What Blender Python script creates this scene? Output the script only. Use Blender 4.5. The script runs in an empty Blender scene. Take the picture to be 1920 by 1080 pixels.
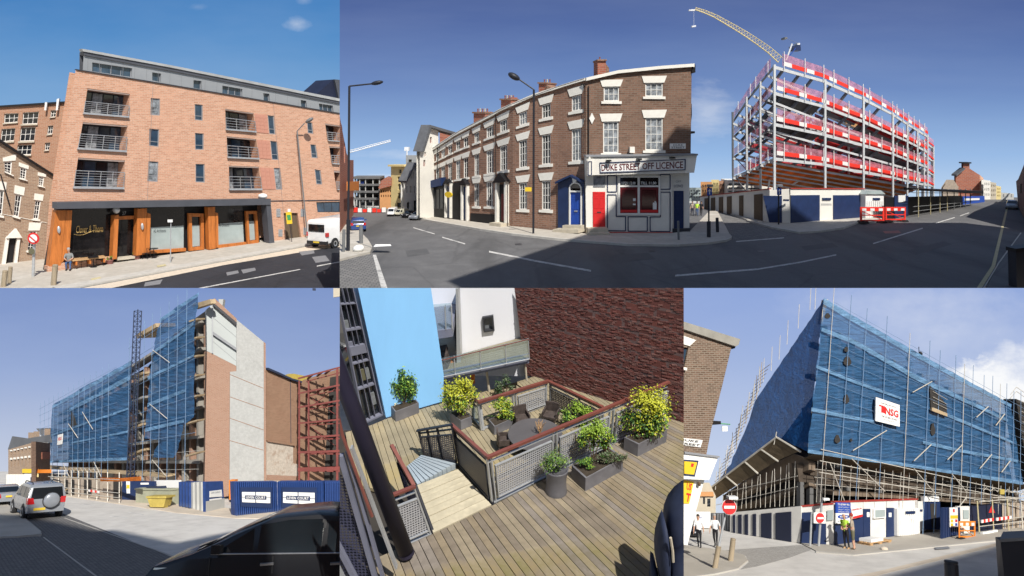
import bpy,bmesh,math,random
from mathutils import Vector,Matrix
from mathutils.geometry import tessellate_polygon
R=math.radians
V=Vector
sc=bpy.context.scene
# ------------------------------------------------------------------ camera
F,CX,CY=1400.0,960.0,400.0            # focal length and principal point in photo pixels
PITCH=Matrix.Rotation(-math.atan(160/F),3,'X')
cam_data=bpy.data.cameras.new('camera')
cam=bpy.data.objects.new('camera',cam_data)
sc.collection.objects.link(cam)
cam.matrix_world=(PITCH @ Matrix.Rotation(math.pi/2,3,'X')).to_4x4()
cam_data.sensor_width=36
cam_data.lens=36*F/1920
cam_data.shift_y=-(540 - CY)/1920
cam_data.clip_start=0.02
cam_data.clip_end=1000
sc.camera=cam
# ------------------------------------------------------------------ daylight
SUN_AZ,SUN_EL=R(25),R(50)
to_sun=V((math.sin(SUN_AZ)*math.cos(SUN_EL),-math.cos(SUN_AZ)*math.cos(SUN_EL),math.sin(SUN_EL)))
w=bpy.data.worlds.new('World'); sc.world=w; w.use_nodes=True
wn=w.node_tree.nodes; wl=w.node_tree.links
sky=wn.new('ShaderNodeTexSky'); sky.sky_type='NISHITA'; sky.sun_disc=False
sky.sun_elevation=SUN_EL; sky.sun_rotation=math.pi - SUN_AZ
wl.new(sky.outputs[0],wn['Background'].inputs[0]); wn['Background'].inputs[1].default_value=0.09
sl=bpy.data.lights.new('sun','SUN'); sl.energy=4.8; sl.angle=R(0.5); sl.color=(1,.95,.87)
sun=bpy.data.objects.new('sun',sl); sc.collection.objects.link(sun)
sun.rotation_euler=(-to_sun).to_track_quat('-Z','Y').to_euler()
sun.location=(0,-20,40)
vs=sc.view_settings
vs.view_transform='Standard'; vs.look='None'; vs.gamma=1; vs.use_curve_mapping=False; vs.exposure=0.25
rng=random.Random(7)
# ------------------------------------------------------------------ materials
M={}; MS=1.0     # MS: grain of plain materials follows the size of the set being built
def newmat(name):
    m=bpy.data.materials.new(name); m.use_nodes=True
    M[name]=m
    return m,m.node_tree.nodes,m.node_tree.links,m.node_tree.nodes['Principled BSDF']
def lin(c):
    return tuple(((x/255)/12.92 if x <= 10 else (((x/255)+.055)/1.055) ** 2.4) for x in c)
def node(n,t,**kw):
    x=n.new(t)
    for k,v_ in kw.items(): setattr(x,k,v_)
    return x
def mixc(n,l,fac,a,b,mode='MIX'):
    x=n.new('ShaderNodeMix'); x.data_type='RGBA'; x.blend_type=mode
    for s,val in ((0,fac),(6,a),(7,b)):
        if hasattr(val,'is_linked') or hasattr(val,'links'): l.new(val,x.inputs[s])
        elif s == 0: x.inputs[0].default_value=val
        else: x.inputs[s].default_value=(*val[:3],1)
    return x.outputs[2]
def noise(n,l,scale,detail=4,coord='Object',rough=.6,stretch=None):
    tc=n.new('ShaderNodeTexCoord'); tx=n.new('ShaderNodeTexNoise')
    tx.inputs['Scale'].default_value=scale; tx.inputs['Detail'].default_value=detail; tx.inputs['Roughness'].default_value=rough
    src=tc.outputs[coord]
    if stretch:
        mp=n.new('ShaderNodeMapping'); mp.inputs['Scale'].default_value=stretch; l.new(src,mp.inputs[0]); src=mp.outputs[0]
    l.new(src,tx.inputs['Vector'])
    return tx.outputs[0]
def ramp(n,l,src,p0,p1,c0=(0,0,0),c1=(1,1,1)):
    r=n.new('ShaderNodeValToRGB'); e=r.color_ramp.elements
    e[0].position=p0; e[1].position=p1; e[0].color=(*c0,1); e[1].color=(*c1,1)
    l.new(src,r.inputs[0]); return r.outputs[0]
def bump(n,l,b,src,strength=.3,dist=.02):
    x=n.new('ShaderNodeBump'); x.inputs['Strength'].default_value=strength; x.inputs['Distance'].default_value=dist
    l.new(src,x.inputs['Height']); l.new(x.outputs[0],b.inputs['Normal'])
def pm(name,col,rough=.75,var=.18,scale=3.,metal=0.,bmp=0.,spec=.35,stain=None,coord='Object',stretch=None):
    """plain procedural material: base colour with two scales of noise and optional stains"""
    m,n,l,b=newmat(name)
    b.inputs['Roughness'].default_value=rough; b.inputs['Metallic'].default_value=metal
    b.inputs['Specular IOR Level'].default_value=spec; scale=scale*MS
    if var:
        nz=noise(n,l,scale,5,coord,.65,stretch)
        c=mixc(n,l,ramp(n,l,nz,.3,.7),[x*(1 - var) for x in col],[min(1,x*(1+var)) for x in col])
        if stain:
            nz2=noise(n,l,scale*.23,5,coord,.7,stretch)
            c=mixc(n,l,ramp(n,l,nz2,.52,.66),c,stain)
        l.new(c,b.inputs['Base Color'])
        if bmp: bump(n,l,b,nz,bmp,.02)
    else: b.inputs['Base Color'].default_value=(*col,1)
    return m
def brick(name,c1,c2,mortar,bw=.38,rh=.125,ms=.02,stain=None,sscale=.35,bmp=.4,rough=.88):
    m,n,l,b=newmat(name)
    tc=n.new('ShaderNodeTexCoord'); t=n.new('ShaderNodeTexBrick')
    l.new(tc.outputs['UV'],t.inputs['Vector'])
    t.inputs['Scale'].default_value=1; t.inputs['Brick Width'].default_value=bw; t.inputs['Row Height'].default_value=rh
    t.inputs['Mortar Size'].default_value=ms; t.inputs['Bias'].default_value=0
    t.inputs['Color1'].default_value=(*c1,1); t.inputs['Color2'].default_value=(*c2,1); t.inputs['Mortar'].default_value=(*mortar,1)
    nz=noise(n,l,sscale*26,6,'UV',.75,(1,2.5,1))
    c=mixc(n,l,1,t.outputs[0],ramp(n,l,nz,.25,.75,(.62,.62,.62),(1.32,1.3,1.26)),'MULTIPLY')
    if stain:
        nz2=noise(n,l,sscale,6,'UV',.75)
        c=mixc(n,l,ramp(n,l,nz2,.48,.8,(0,0,0),(.7,.7,.7)),c,stain)
    l.new(c,b.inputs['Base Color']); b.inputs['Roughness'].default_value=rough; b.inputs['Specular IOR Level'].default_value=.2
    bump(n,l,b,t.outputs['Fac'],-bmp,.01)
    return m
def glass(name,col=(.015,.02,.028),rough=.04,spec=.8,var=.5,scale=.8):
    m,n,l,b=newmat(name)
    nz=noise(n,l,scale,3)
    l.new(mixc(n,l,ramp(n,l,nz,.35,.65),[x*(1 - var) for x in col],[x*(1+var) for x in col]),b.inputs['Base Color'])
    b.inputs['Roughness'].default_value=rough; b.inputs['Specular IOR Level'].default_value=spec
    return m
def clearglass(name,tint=(.85,.92,.95),fac=.88):
    m,n,l,b=newmat(name)
    t=n.new('ShaderNodeBsdfTransparent'); t.inputs[0].default_value=(*tint,1)
    x=n.new('ShaderNodeMixShader'); x.inputs[0].default_value=fac
    b.inputs['Base Color'].default_value=(.5,.58,.62,1); b.inputs['Roughness'].default_value=.05
    l.new(b.outputs[0],x.inputs[1]); l.new(t.outputs[0],x.inputs[2]); l.new(x.outputs[0],n['Material Output'].inputs[0])
    return m
def netting(name,col,opac=.8,scale=1.2,stretch=(1,1,1),dark=.6,light=1.5,tlu=.25):
    """woven sheeting: partly see-through, with folds and uneven density"""
    m,n,l,b=newmat(name)
    nz=noise(n,l,scale,6,'UV',.62,stretch); nf=noise(n,l,scale*14,3,'UV',.6)
    c=mixc(n,l,ramp(n,l,nz,.3,.7),[x*dark for x in col],[min(1,x*light) for x in col])
    l.new(c,b.inputs['Base Color']); b.inputs['Roughness'].default_value=.7; b.inputs['Specular IOR Level'].default_value=.2
    bump(n,l,b,nz,.5,.2)
    tr=n.new('ShaderNodeBsdfTransparent'); tl=n.new('ShaderNodeBsdfTranslucent'); l.new(c,tl.inputs[0])
    mx=n.new('ShaderNodeMixShader'); mx.inputs[0].default_value=tlu
    l.new(b.outputs[0],mx.inputs[1]); l.new(tl.outputs[0],mx.inputs[2])
    m2=n.new('ShaderNodeMixShader')
    l.new(ramp(n,l,nf,.3,.7,(opac - .12,)*3,(min(1,opac+.12),)*3),m2.inputs[0])
    l.new(tr.outputs[0],m2.inputs[1]); l.new(mx.outputs[0],m2.inputs[2]); l.new(m2.outputs[0],n['Material Output'].inputs[0])
    return m
def perforated(name,col,pitch=.05,hole=.32,metal=.3):
    """expanded metal sheet: round holes on a UV grid"""
    m,n,l,b=newmat(name)
    b.inputs['Base Color'].default_value=(*col,1); b.inputs['Roughness'].default_value=.5; b.inputs['Metallic'].default_value=metal
    tc=n.new('ShaderNodeTexCoord'); vo=n.new('ShaderNodeTexVoronoi'); vo.inputs['Scale'].default_value=1/pitch; vo.inputs['Randomness'].default_value=0
    l.new(tc.outputs['UV'],vo.inputs['Vector'])
    g=n.new('ShaderNodeMath'); g.operation='GREATER_THAN'; g.inputs[1].default_value=hole; l.new(vo.outputs['Distance'],g.inputs[0])
    tr=n.new('ShaderNodeBsdfTransparent'); mx=n.new('ShaderNodeMixShader')
    l.new(g.outputs[0],mx.inputs[0]); l.new(tr.outputs[0],mx.inputs[1]); l.new(b.outputs[0],mx.inputs[2])
    l.new(mx.outputs[0],n['Material Output'].inputs[0])
    return m
# ------------------------------------------------------------------ projection helpers
def ray(px,py): return PITCH @ V(((px - CX)/F,1,-(py - CY)/F))
PT=PITCH.transposed()
def proj(p):
    c=PT @ p
    if c.y < 1e-4: return None
    return CX+F*c.x/c.y,CY - F*c.z/c.y
def depth(p): return (PT @ p).y
class Pl:
    """a plane of the place: origin, horizontal direction, up and outward normal"""
    def __init__(s,o,t,up,S):
        s.o=o; s.t=t.normalized(); s.S=S
        s.up=(up - s.t*up.dot(s.t)).normalized(); s.n=s.t.cross(s.up).normalized()
        if s.n.dot(-o) < 0: s.n=-s.n
    def at(s,px,py,d=0.):
        r=ray(px,py); k=s.o.dot(s.n)/r.dot(s.n)
        return r*k+s.n*(d*s.S.s)
    def off(s,d): return Pl(s.o+s.n*d*s.S.s,s.t,s.up,s.S)
class Set:
    def __init__(s,yh,h,scale,rect):
        k=(CY - yh)/F
        s.up=(PITCH @ V((0,-k,1))).normalized(); s.h=h; s.s=scale; s.rect=rect
        s.fw=V((1,0,0)).cross(s.up)*-1
        if s.fw.y < 0: s.fw=-s.fw
    def g(s,px,py,z=0.):
        r=ray(px,py); k=(-s.h+z*s.s)/r.dot(s.up)
        return r*k
    def wall(s,a,b): 
        A,B=s.g(*a),s.g(*b); return Pl(A,B - A,s.up,s)
    def card(s,px,py,ang=0.,z=0.):
        t=Matrix.Rotation(R(ang),3,s.up) @ V((1,0,0)); return Pl(s.g(px,py,z),t,s.up,s)
    def ground(s,z=0.):
        p=Pl(s.g(CX,1000 if s.rect[1] > 500 else 500,z),V((1,0,0)),s.fw,s)
        if p.n.dot(s.up) < 0: p.n=-p.n
        return p
def hom(q):
    """unit square -> pixel quad (tl, tr, br, bl)"""
    (x0,y0),(x1,y1),(x2,y2),(x3,y3)=q
    dx1,dx2,dx3=x1 - x2,x3 - x2,x0 - x1+x2 - x3; dy1,dy2,dy3=y1 - y2,y3 - y2,y0 - y1+y2 - y3
    den=dx1*dy2 - dx2*dy1
    g=(dx3*dy2 - dx2*dy3)/den; h=(dx1*dy3 - dx3*dy1)/den
    a,b,c=x1 - x0+g*x1,x3 - x0+h*x3,x0; d,e,f_=y1 - y0+g*y1,y3 - y0+h*y3,y0
    return lambda u,v: ((a*u+b*v+c)/(g*u+h*v+1),(d*u+e*v+f_)/(g*u+h*v+1))
def sub(q,u0,v0,u1,v1):
    H=hom(q); return [H(u0,v0),H(u1,v0),H(u1,v1),H(u0,v1)]
def rect(x0,y0,x1,y1): return [(x0,y0),(x1,y0),(x1,y1),(x0,y1)]
def lerp(a,b,t): return tuple(p+(q - p)*t for p,q in zip(a,b))
def interp(tab,x):
    for (a,b),(c,d) in zip(tab,tab[1:]):
        if x <= c: return b+(d - b)*(x - a)/(c - a)
    (a,b),(c,d)=tab[-2:]; return b+(d - b)*(x - a)/(c - a)
# ------------------------------------------------------------------ mesh building
col=sc.collection
def tag(o,label=None,cat=None,group=None,kind=None):
    if label: o['label']=label
    if cat: o['category']=cat
    if group: o['group']=group
    if kind: o['kind']=kind
    return o
def E(name,loc,label=None,cat=None,group=None):
    o=bpy.data.objects.new(name,None); col.objects.link(o); o.location=loc; o.empty_display_size=.1
    return tag(o,label,cat,group)
def wloc(o):
    p=o.location.copy()
    while o.parent: o=o.parent; p += o.location
    return p
class MB:
    def __init__(s,P=None,S=None):
        s.v=[]; s.f=[]; s.mi=[]; s.m=0; s.P=P; s.S=S or (P.S if P else None)
    def face(s,*pts):
        i=len(s.v); s.v += [V(p) for p in pts]; s.f.append(list(range(i,i+len(pts)))); s.mi.append(s.m); return s
    def solid(s,A,B):
        """prism between two congruent loops"""
        i=len(s.v); n=len(A); s.v += list(A)+list(B)
        s.f.append(list(range(i,i+n))); s.f.append(list(range(i+2*n - 1,i+n - 1,-1)))
        for k in range(n): s.f.append([i+(k+1) % n,i+k,i+n+k,i+n+(k+1) % n])
        s.mi += [s.m]*(n+2); return s
    def prism(s,P,pts,d0,d1):
        return s.solid([P.at(x,y,d1) for x,y in pts],[P.at(x,y,d0) for x,y in pts])
    def box(s,P,q,d0,d1): return s.prism(P,q,d0,d1)
    def holed(s,P,outer,holes,d=0.,dep=.2):
        loops=[[P.at(x,y,d) for x,y in L] for L in [outer]+holes]
        flat=[p for L in loops for p in L]; i=len(s.v); s.v += flat
        # planar coordinates keep the tessellation robust
        l2=[[V(((p - P.o).dot(P.t),(p - P.o).dot(P.up),0)) for p in L] for L in loops]
        for t in tessellate_polygon(l2): s.f.append([i+k for k in t]); s.mi.append(s.m)
        for L in loops[1:]:
            n=len(L); j=len(s.v); s.v += [p.copy() for p in L]+[p - P.n*dep*P.S.s for p in L]
            for k in range(n): s.f.append([j+k,j+(k+1) % n,j+n+(k+1) % n,j+n+k]); s.mi.append(s.m)
        return s
    def bar(s,p,q,w,h=None,up=None,n=6):
        d=(q - p)
        if d.length < 1e-6: return s
        d.normalize(); u=up or (V((0,0,1)) if abs(d.z) < .9 else V((1,0,0)))
        a=d.cross(u).normalized(); b=a.cross(d).normalized()
        if h is None: prof=[(math.cos(k*2*math.pi/n)*w,math.sin(k*2*math.pi/n)*w) for k in range(n)]
        else: prof=[(-w/2,-h/2),(w/2,-h/2),(w/2,h/2),(-w/2,h/2)]
        return s.solid([p+a*x+b*y for x,y in prof],[q+a*x+b*y for x,y in prof])
    def pole(s,P,a,b,wpx,d=0.,n=6,w2=None):
        """bar between two pixels of plane P, width in photo pixels"""
        p,q=P.at(*a,d),P.at(*b,d); r=wpx*depth((p+q)/2)/F/2
        return s.bar(p,q,r,n=n) if w2 is None else s.bar(p,q,2*r,w2*P.S.s,up=P.n)
    def path(s,pts,r,n=6):
        for a,b in zip(pts,pts[1:]): s.bar(a,b,r,n=n)
        return s
    def lathe(s,c,up,prof,n=14,ax=None):
        a=(ax or V((1,0,0))); a=(a - up*a.dot(up)).normalized(); b=up.cross(a)
        i=len(s.v)
        for r,z in prof:
            for k in range(n):
                t=2*math.pi*k/n; s.v.append(c+up*z+a*(r*math.cos(t))+b*(r*math.sin(t)))
        for j in range(len(prof) - 1):
            for k in range(n):
                s.f.append([i+j*n+k,i+j*n+(k+1) % n,i+(j+1)*n+(k+1) % n,i+(j+1)*n+k]); s.mi.append(s.m)
        s.f.append([i+k for k in range(n)][::-1]); s.f.append([i+(len(prof) - 1)*n+k for k in range(n)]); s.mi += [s.m]*2
        return s
    def ell(s,c,ax,n=10,m=6):
        """ellipsoid with the three axis vectors ax"""
        i=len(s.v); A,B,C_=ax
        for j in range(m+1):
            ph=math.pi*(j/m - .5); cr=max(math.cos(ph),.03)
            for k in range(n):
                t=2*math.pi*k/n; s.v.append(c+A*(cr*math.cos(t))+B*(cr*math.sin(t))+C_*math.sin(ph))
        for j in range(m):
            for k in range(n): s.f.append([i+j*n+k,i+j*n+(k+1) % n,i+(j+1)*n+(k+1) % n,i+(j+1)*n+k]); s.mi.append(s.m)
        s.f.append([i+k for k in range(n)][::-1]); s.f.append([i+m*n+k for k in range(n)]); s.mi += [s.m]*2
        return s
    def loft(s,rings,cap=True):
        i=len(s.v); n=len(rings[0])
        for r in rings: s.v += list(r)
        for j in range(len(rings) - 1):
            for k in range(n): s.f.append([i+j*n+k,i+j*n+(k+1) % n,i+(j+1)*n+(k+1) % n,i+(j+1)*n+k]); s.mi.append(s.m)
        if cap:
            s.f.append([i+k for k in range(n)][::-1]); s.f.append([i+(len(rings) - 1)*n+k for k in range(n)]); s.mi += [s.m]*2
        return s
    def build(s,name,mats,parent=None,label=None,cat=None,group=None,kind=None,smooth=False,clip=True,recalc=True,bevel=0):
        me=bpy.data.meshes.new(name)
        if not s.v: s.face(V((0,0,0)),V((0,0,.001)),V((.001,0,0)))
        me.from_pydata(s.v,[],s.f)
        me.polygons.foreach_set('material_index',s.mi)
        S=s.S; bm=None
        need=[]
        if clip and S:
            x0,y0,x1,y1=S.rect; pr=[proj(p) for p in s.v]; pr=[p if p else (1e4,1e4) for p in pr]
            if x0 > 1 and min(p[0] for p in pr) < x0: need.append(((x0,y0),(x0,y1),1))
            if x1 < 1919 and max(p[0] for p in pr) > x1: need.append(((x1,y0),(x1,y1),-1))
            if y0 > 1 and min(p[1] for p in pr) < y0: need.append(((x0,y0),(x1,y0),2))
            if y1 < 1079 and max(p[1] for p in pr) > y1: need.append(((x0,y1),(x1,y1),-2))
        if need or recalc or bevel:
            bm=bmesh.new(); bm.from_mesh(me)
            if recalc: bmesh.ops.recalc_face_normals(bm,faces=bm.faces)
            if bevel: bmesh.ops.bevel(bm,geom=bm.edges[:],offset=bevel,segments=1,affect='EDGES')
            for a,b,k in need:
                nn=ray(*a).cross(ray(*b)).normalized()
                inside=ray((S.rect[0]+S.rect[2])/2,(S.rect[1]+S.rect[3])/2)
                if nn.dot(inside) < 0: nn=-nn
                r=bmesh.ops.bisect_plane(bm,geom=bm.verts[:]+bm.edges[:]+bm.faces[:],plane_co=(0,0,0),plane_no=-nn,clear_outer=True)
            bm.to_mesh(me); bm.free()
        # uv in metres of the set
        u=S.s if S else 1.
        if s.P: t,up,o=s.P.t,s.P.up,s.P.o
        elif S: t,up,o=V((1,0,0)),S.up,V((0,0,0))
        else: t,up,o=V((1,0,0)),V((0,0,1)),V((0,0,0))
        nn=t.cross(up); uv=me.uv_layers.new(name='uv').data
        for p in me.polygons:
            fn=p.normal; c=(abs(fn.dot(nn)),abs(fn.dot(up)),abs(fn.dot(t))); k=c.index(max(c))
            a,b=((t,up),(t,nn),(nn,up))[k]
            for li in p.loop_indices:
                q=me.vertices[me.loops[li].vertex_index].co - o
                uv[li].uv=(q.dot(a)/u,q.dot(b)/u)
        for m in ([mats] if isinstance(mats,str) else mats): me.materials.append(M[m])
        if smooth: me.polygons.foreach_set('use_smooth',[True]*len(me.polygons))
        if me.vertices:
            lo=V((min(v.co.x for v in me.vertices),min(v.co.y for v in me.vertices),min(v.co.z for v in me.vertices)))
            hi=V((max(v.co.x for v in me.vertices),max(v.co.y for v in me.vertices),max(v.co.z for v in me.vertices)))
            loc=V(((lo.x+hi.x)/2,(lo.y+hi.y)/2,lo.z))
        else: loc=V((0,0,0))
        me.transform(Matrix.Translation(-loc))
        o=bpy.data.objects.new(name,me); col.objects.link(o)
        if parent is not None: o.parent=parent; o.location=loc - wloc(parent)
        else: o.location=loc
        if not me.vertices: bpy.data.objects.remove(o); return None
        return tag(o,label,cat,group,kind)
def text_mb(P,txt,quad,d=.02,th=.01,bold=0.,fit=True,spacing=1.0):
    """lettering laid on a quad of plane P"""
    cu=bpy.data.curves.new('t','FONT'); cu.body=txt; cu.align_x='LEFT'; cu.offset=bold; cu.resolution_u=2; cu.space_character=spacing
    ob=bpy.data.objects.new('t',cu); col.objects.link(ob)
    me=bpy.data.meshes.new_from_object(ob); bpy.data.objects.remove(ob); bpy.data.curves.remove(cu)
    xs=[v.co.x for v in me.vertices]; ys=[v.co.y for v in me.vertices]
    x0,x1,y0,y1=min(xs),max(xs),min(ys),max(ys); H=hom(quad); mb=MB(P)
    mb.v=[P.at(*H((v.co.x - x0)/(x1 - x0),(y1 - v.co.y)/(y1 - y0)),d) for v in me.vertices]
    mb.f=[list(p.vertices) for p in me.polygons]; mb.mi=[0]*len(mb.f)
    bpy.data.meshes.remove(me)
    return mb
# ------------------------------------------------------------------ shared materials
brick('brick_orange',(.47,.235,.15),(.62,.35,.24),(.55,.40,.31),bw=.42,rh=.14,ms=.022,stain=(.60,.33,.22))
brick('brick_tan',(.25,.165,.115),(.34,.235,.165),(.36,.30,.24),stain=(.21,.16,.125),sscale=.5)
brick('brick_rust',(.36,.17,.10),(.42,.22,.14),(.40,.29,.22))
brick('brick_plum',(.20,.105,.075),(.30,.165,.115),(.27,.20,.16),stain=(.13,.085,.07),sscale=.3)
brick('brick_umber',(.145,.082,.058),(.235,.135,.097),(.20,.16,.13),stain=(.11,.08,.065))
brick('brick_near',(.10,.065,.045),(.20,.13,.095),(.26,.22,.18),bw=.62,rh=.2,ms=.035,stain=(.12,.085,.07),sscale=.6); brick('brick_red',(.30,.09,.06),(.38,.13,.08),(.32,.2,.16))
brick('brick_new',(.31,.17,.115),(.36,.21,.15),(.34,.26,.21),stain=(.38,.25,.19))
brick('brick_brown',(.25,.14,.088),(.32,.185,.12),(.30,.22,.165),stain=(.22,.12,.08),sscale=.6)
brick('brick_dark_red',(.11,.045,.042),(.19,.07,.06),(.15,.10,.10),stain=(.10,.05,.055),sscale=.5,bmp=.15)
pm('tile_salmon',(.52,.25,.18),.6,.1,2)
brick('setts',(.16,.16,.165),(.24,.235,.235),(.09,.09,.09),bw=.32,rh=.2,ms=.03,bmp=.8)
brick('flags',(.40,.38,.34),(.46,.43,.39),(.28,.26,.24),bw=.9,rh=.6,ms=.015,bmp=.3)
pm('cladding_grey',(.36,.375,.39),.38,.06,.3,.35)
pm('zinc_dark',(.075,.08,.095),.5,.15,.6)
pm('zinc_edge',(.45,.46,.46),.45,.15,.6,.3)
pm('navy_metal',(.015,.02,.045),.5,.2,1)
pm('frame_dark',(.04,.042,.05),.45,.1)
pm('frame_grey',(.25,.26,.28),.5,.1)
pm('white_paint',(.76,.75,.71),.6,.06,1.5)
pm('white_sill',(.74,.72,.66),.7,.1,2)
pm('cream_paint',(.74,.72,.66),.7,.1,.5,stain=(.58,.55,.49))
pm('navy_paint',(.016,.032,.095),.45,.2,1.5)
pm('blue_door',(.02,.07,.36),.35,.12,2)
pm('red_door',(.62,.03,.03),.35,.1,2)
pm('oxblood',(.12,.012,.015),.4,.2,2)
pm('black_paint',(.012,.012,.014),.45,.2,2)
pm('soffit',(.32,.25,.22),.8,.1,1)
pm('timber_orange',(.46,.15,.035),.45,.3,6,stretch=(1,1,.12))
pm('timber_pale',(.48,.30,.15),.6,.2,5,stretch=(.2,.2,1))
pm('timber_grey',(.32,.26,.18),.8,.3,6,stretch=(1,1,.15))
pm('steel_rail',(.42,.43,.44),.35,.1,3,.6)
pm('galv',(.50,.52,.54),.45,.15,4,.5)
def asphalt(name,c,crack=.5,sp=1.,worn=1.45):
    m,n,l,b=newmat(name)
    a=noise(n,l,45*sp,3); mid=noise(n,l,.9*sp,6,rough=.7); st=noise(n,l,.35*sp,4,stretch=(1,.18,1))
    k=mixc(n,l,ramp(n,l,a,.3,.7),[x*.72 for x in c],[x*1.3 for x in c])
    k=mixc(n,l,ramp(n,l,mid,.45,.7,(0,0,0),(.6,.6,.6)),k,[x*worn for x in c]); k=mixc(n,l,ramp(n,l,st,.5,.68,(0,0,0),(.75,.75,.75)),k,[x*.62 for x in c])
    tc=n.new('ShaderNodeTexCoord'); vo=n.new('ShaderNodeTexVoronoi'); vo.feature='DISTANCE_TO_EDGE'; vo.inputs['Scale'].default_value=.22*sp
    wp=mixc(n,l,.16,tc.outputs['Object'],noise_col(n,l,1.3*sp)); l.new(wp,vo.inputs['Vector'])
    k=mixc(n,l,ramp(n,l,vo.outputs['Distance'],.004,.012,(crack,)*3,(0,0,0)),k,[x*.35 for x in c])
    l.new(k,b.inputs['Base Color']); l.new(ramp(n,l,mid,.35,.7,(.72,.72,.72),(.92,.92,.92)),b.inputs['Roughness']); b.inputs['Specular IOR Level'].default_value=.3
    bump(n,l,b,a,.35,.01); return m
def noise_col(n,l,scale):
    tc=n.new('ShaderNodeTexCoord'); tx=n.new('ShaderNodeTexNoise'); tx.inputs['Scale'].default_value=scale; tx.inputs['Detail'].default_value=4; l.new(tc.outputs['Object'],tx.inputs['Vector']); return tx.outputs['Color']
asphalt('asphalt',(.118,.117,.119),.22); asphalt('asphalt_patch',(.09,.09,.092),.1); glass('glass_poster',(.055,.008,.01),.08,.4); asphalt('asphalt_dark_shaded',(.030,.031,.038),.3)
pm('asphalt_pale',(.40,.385,.36),.9,.14,6,bmp=.2,stain=(.48,.46,.43))
pm('pavement',(.42,.39,.34),.85,.12,2,stain=(.5,.47,.42))
pm('kerb_stone',(.46,.44,.40),.85,.15,2)
pm('dust',(.58,.50,.40),.9,.15,3)
pm('line_white',(.50,.49,.47),.8,.35,5,stain=(.17,.17,.17))
pm('line_yellow',(.50,.44,.26),.8,.25,8)
pm('patch_grey',(.20,.20,.21),.85,.15,3)
glass('glass_dark'); glass('glass_blue',(.03,.06,.10),.05,.9,.5,.5); glass('glass_shop',(.012,.011,.012),.06,.35)
glass('glass_curtain',(.22,.24,.26),.25,.6,.7,2.5)
glass('glass_frost',(.34,.40,.40),.35,.4,.1)
pm('terracotta',(.24,.10,.09),.6,.15,3)
pm('gold',(.60,.42,.16),.4,.1,3,.4)
pm('rubber',(.015,.015,.016),.7,.1)
pm('sign_red',(.58,.03,.03),.4,.08); pm('sign_blue',(.02,.07,.36),.4,.08); pm('sign_white',(.78,.78,.76),.45,.04)
pm('sign_yellow',(.72,.50,.03),.45,.08); pm('sign_green',(.05,.30,.10),.45,.08); pm('sign_orange',(.70,.22,.03),.5,.1)
pm('lamp_black',(.02,.022,.03),.5,.1); pm('lamp_grey',(.16,.165,.17),.5,.12)
pm('roof_slate',(.11,.115,.125),.7,.2,2)
pm('stone',(.48,.43,.34),.8,.15,2); pm('stone_yellow',(.66,.54,.26),.8,.12,1); pm('stone_orange',(.55,.28,.12),.8,.15,1)
pm('concrete',(.42,.42,.40),.85,.12,1.2,stain=(.50,.495,.475)); pm('concrete_dark',(.13,.13,.13),.85,.2,1)
pm('leaf_dark',(.035,.085,.022),.6,.4,20); pm('leaf_mid',(.07,.17,.03),.55,.4,20); pm('leaf_yellow',(.42,.44,.035),.55,.35,20)
pm('leaf_lime',(.25,.38,.045),.55,.3,20); pm('leaf_grey',(.12,.16,.09),.6,.3,20); pm('leaf_red',(.22,.06,.06),.6,.3,20)
pm('petal_cream',(.70,.62,.40),.6,.1,20); pm('bark',(.12,.085,.055),.85,.3,20); pm('soil',(.045,.035,.025),.95,.3,20)
pm('skin',(.50,.29,.20),.55,.08); pm('hair_dark',(.03,.022,.018),.7,.2); pm('hair_grey',(.30,.29,.28),.7,.2)
pm('denim',(.05,.10,.22),.8,.25,6); pm('cloth_black',(.012,.012,.016),.8,.2,6); pm('cloth_white',(.75,.75,.76),.7,.06,5)
pm('cloth_grey',(.20,.21,.21),.8,.2,6); pm('cloth_khaki',(.12,.115,.07),.8,.2,6); pm('cloth_hivis',(.50,.75,.08),.6,.12,6)
pm('cloth_taupe',(.36,.30,.24),.8,.2,6); pm('cloth_navy',(.02,.028,.06),.7,.25,5); pm('cloth_red',(.35,.04,.03),.7,.2,5)
for nm_,c_ in (('car_silver',(.25,.27,.30)),('car_blue',(.02,.06,.22)),('car_black',(.010,.011,.014)),('car_white',(.78,.78,.78)),('car_beige',(.55,.53,.42)),('car_grey',(.2,.22,.25))):
    m_=pm(nm_,c_,.25,.06,1.5,.1 if nm_ != 'car_white' else 0,0,.6); m_.node_tree.nodes['Principled BSDF'].inputs['Coat Weight'].default_value=.6 if nm_ != 'car_black' else .15
glass('car_glass',(.01,.014,.018),.05,.9); pm('lens_red',(.45,.012,.015),.15,.1,3,0,0,.8); pm('lens_clear',(.6,.62,.65),.1,.1,3,.3,0,.9)
pm('plate_yellow',(.70,.50,.05),.5,.1); pm('plastic_black',(.02,.02,.022),.55,.1); pm('alloy',(.45,.46,.48),.3,.1,3,.7)

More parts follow.
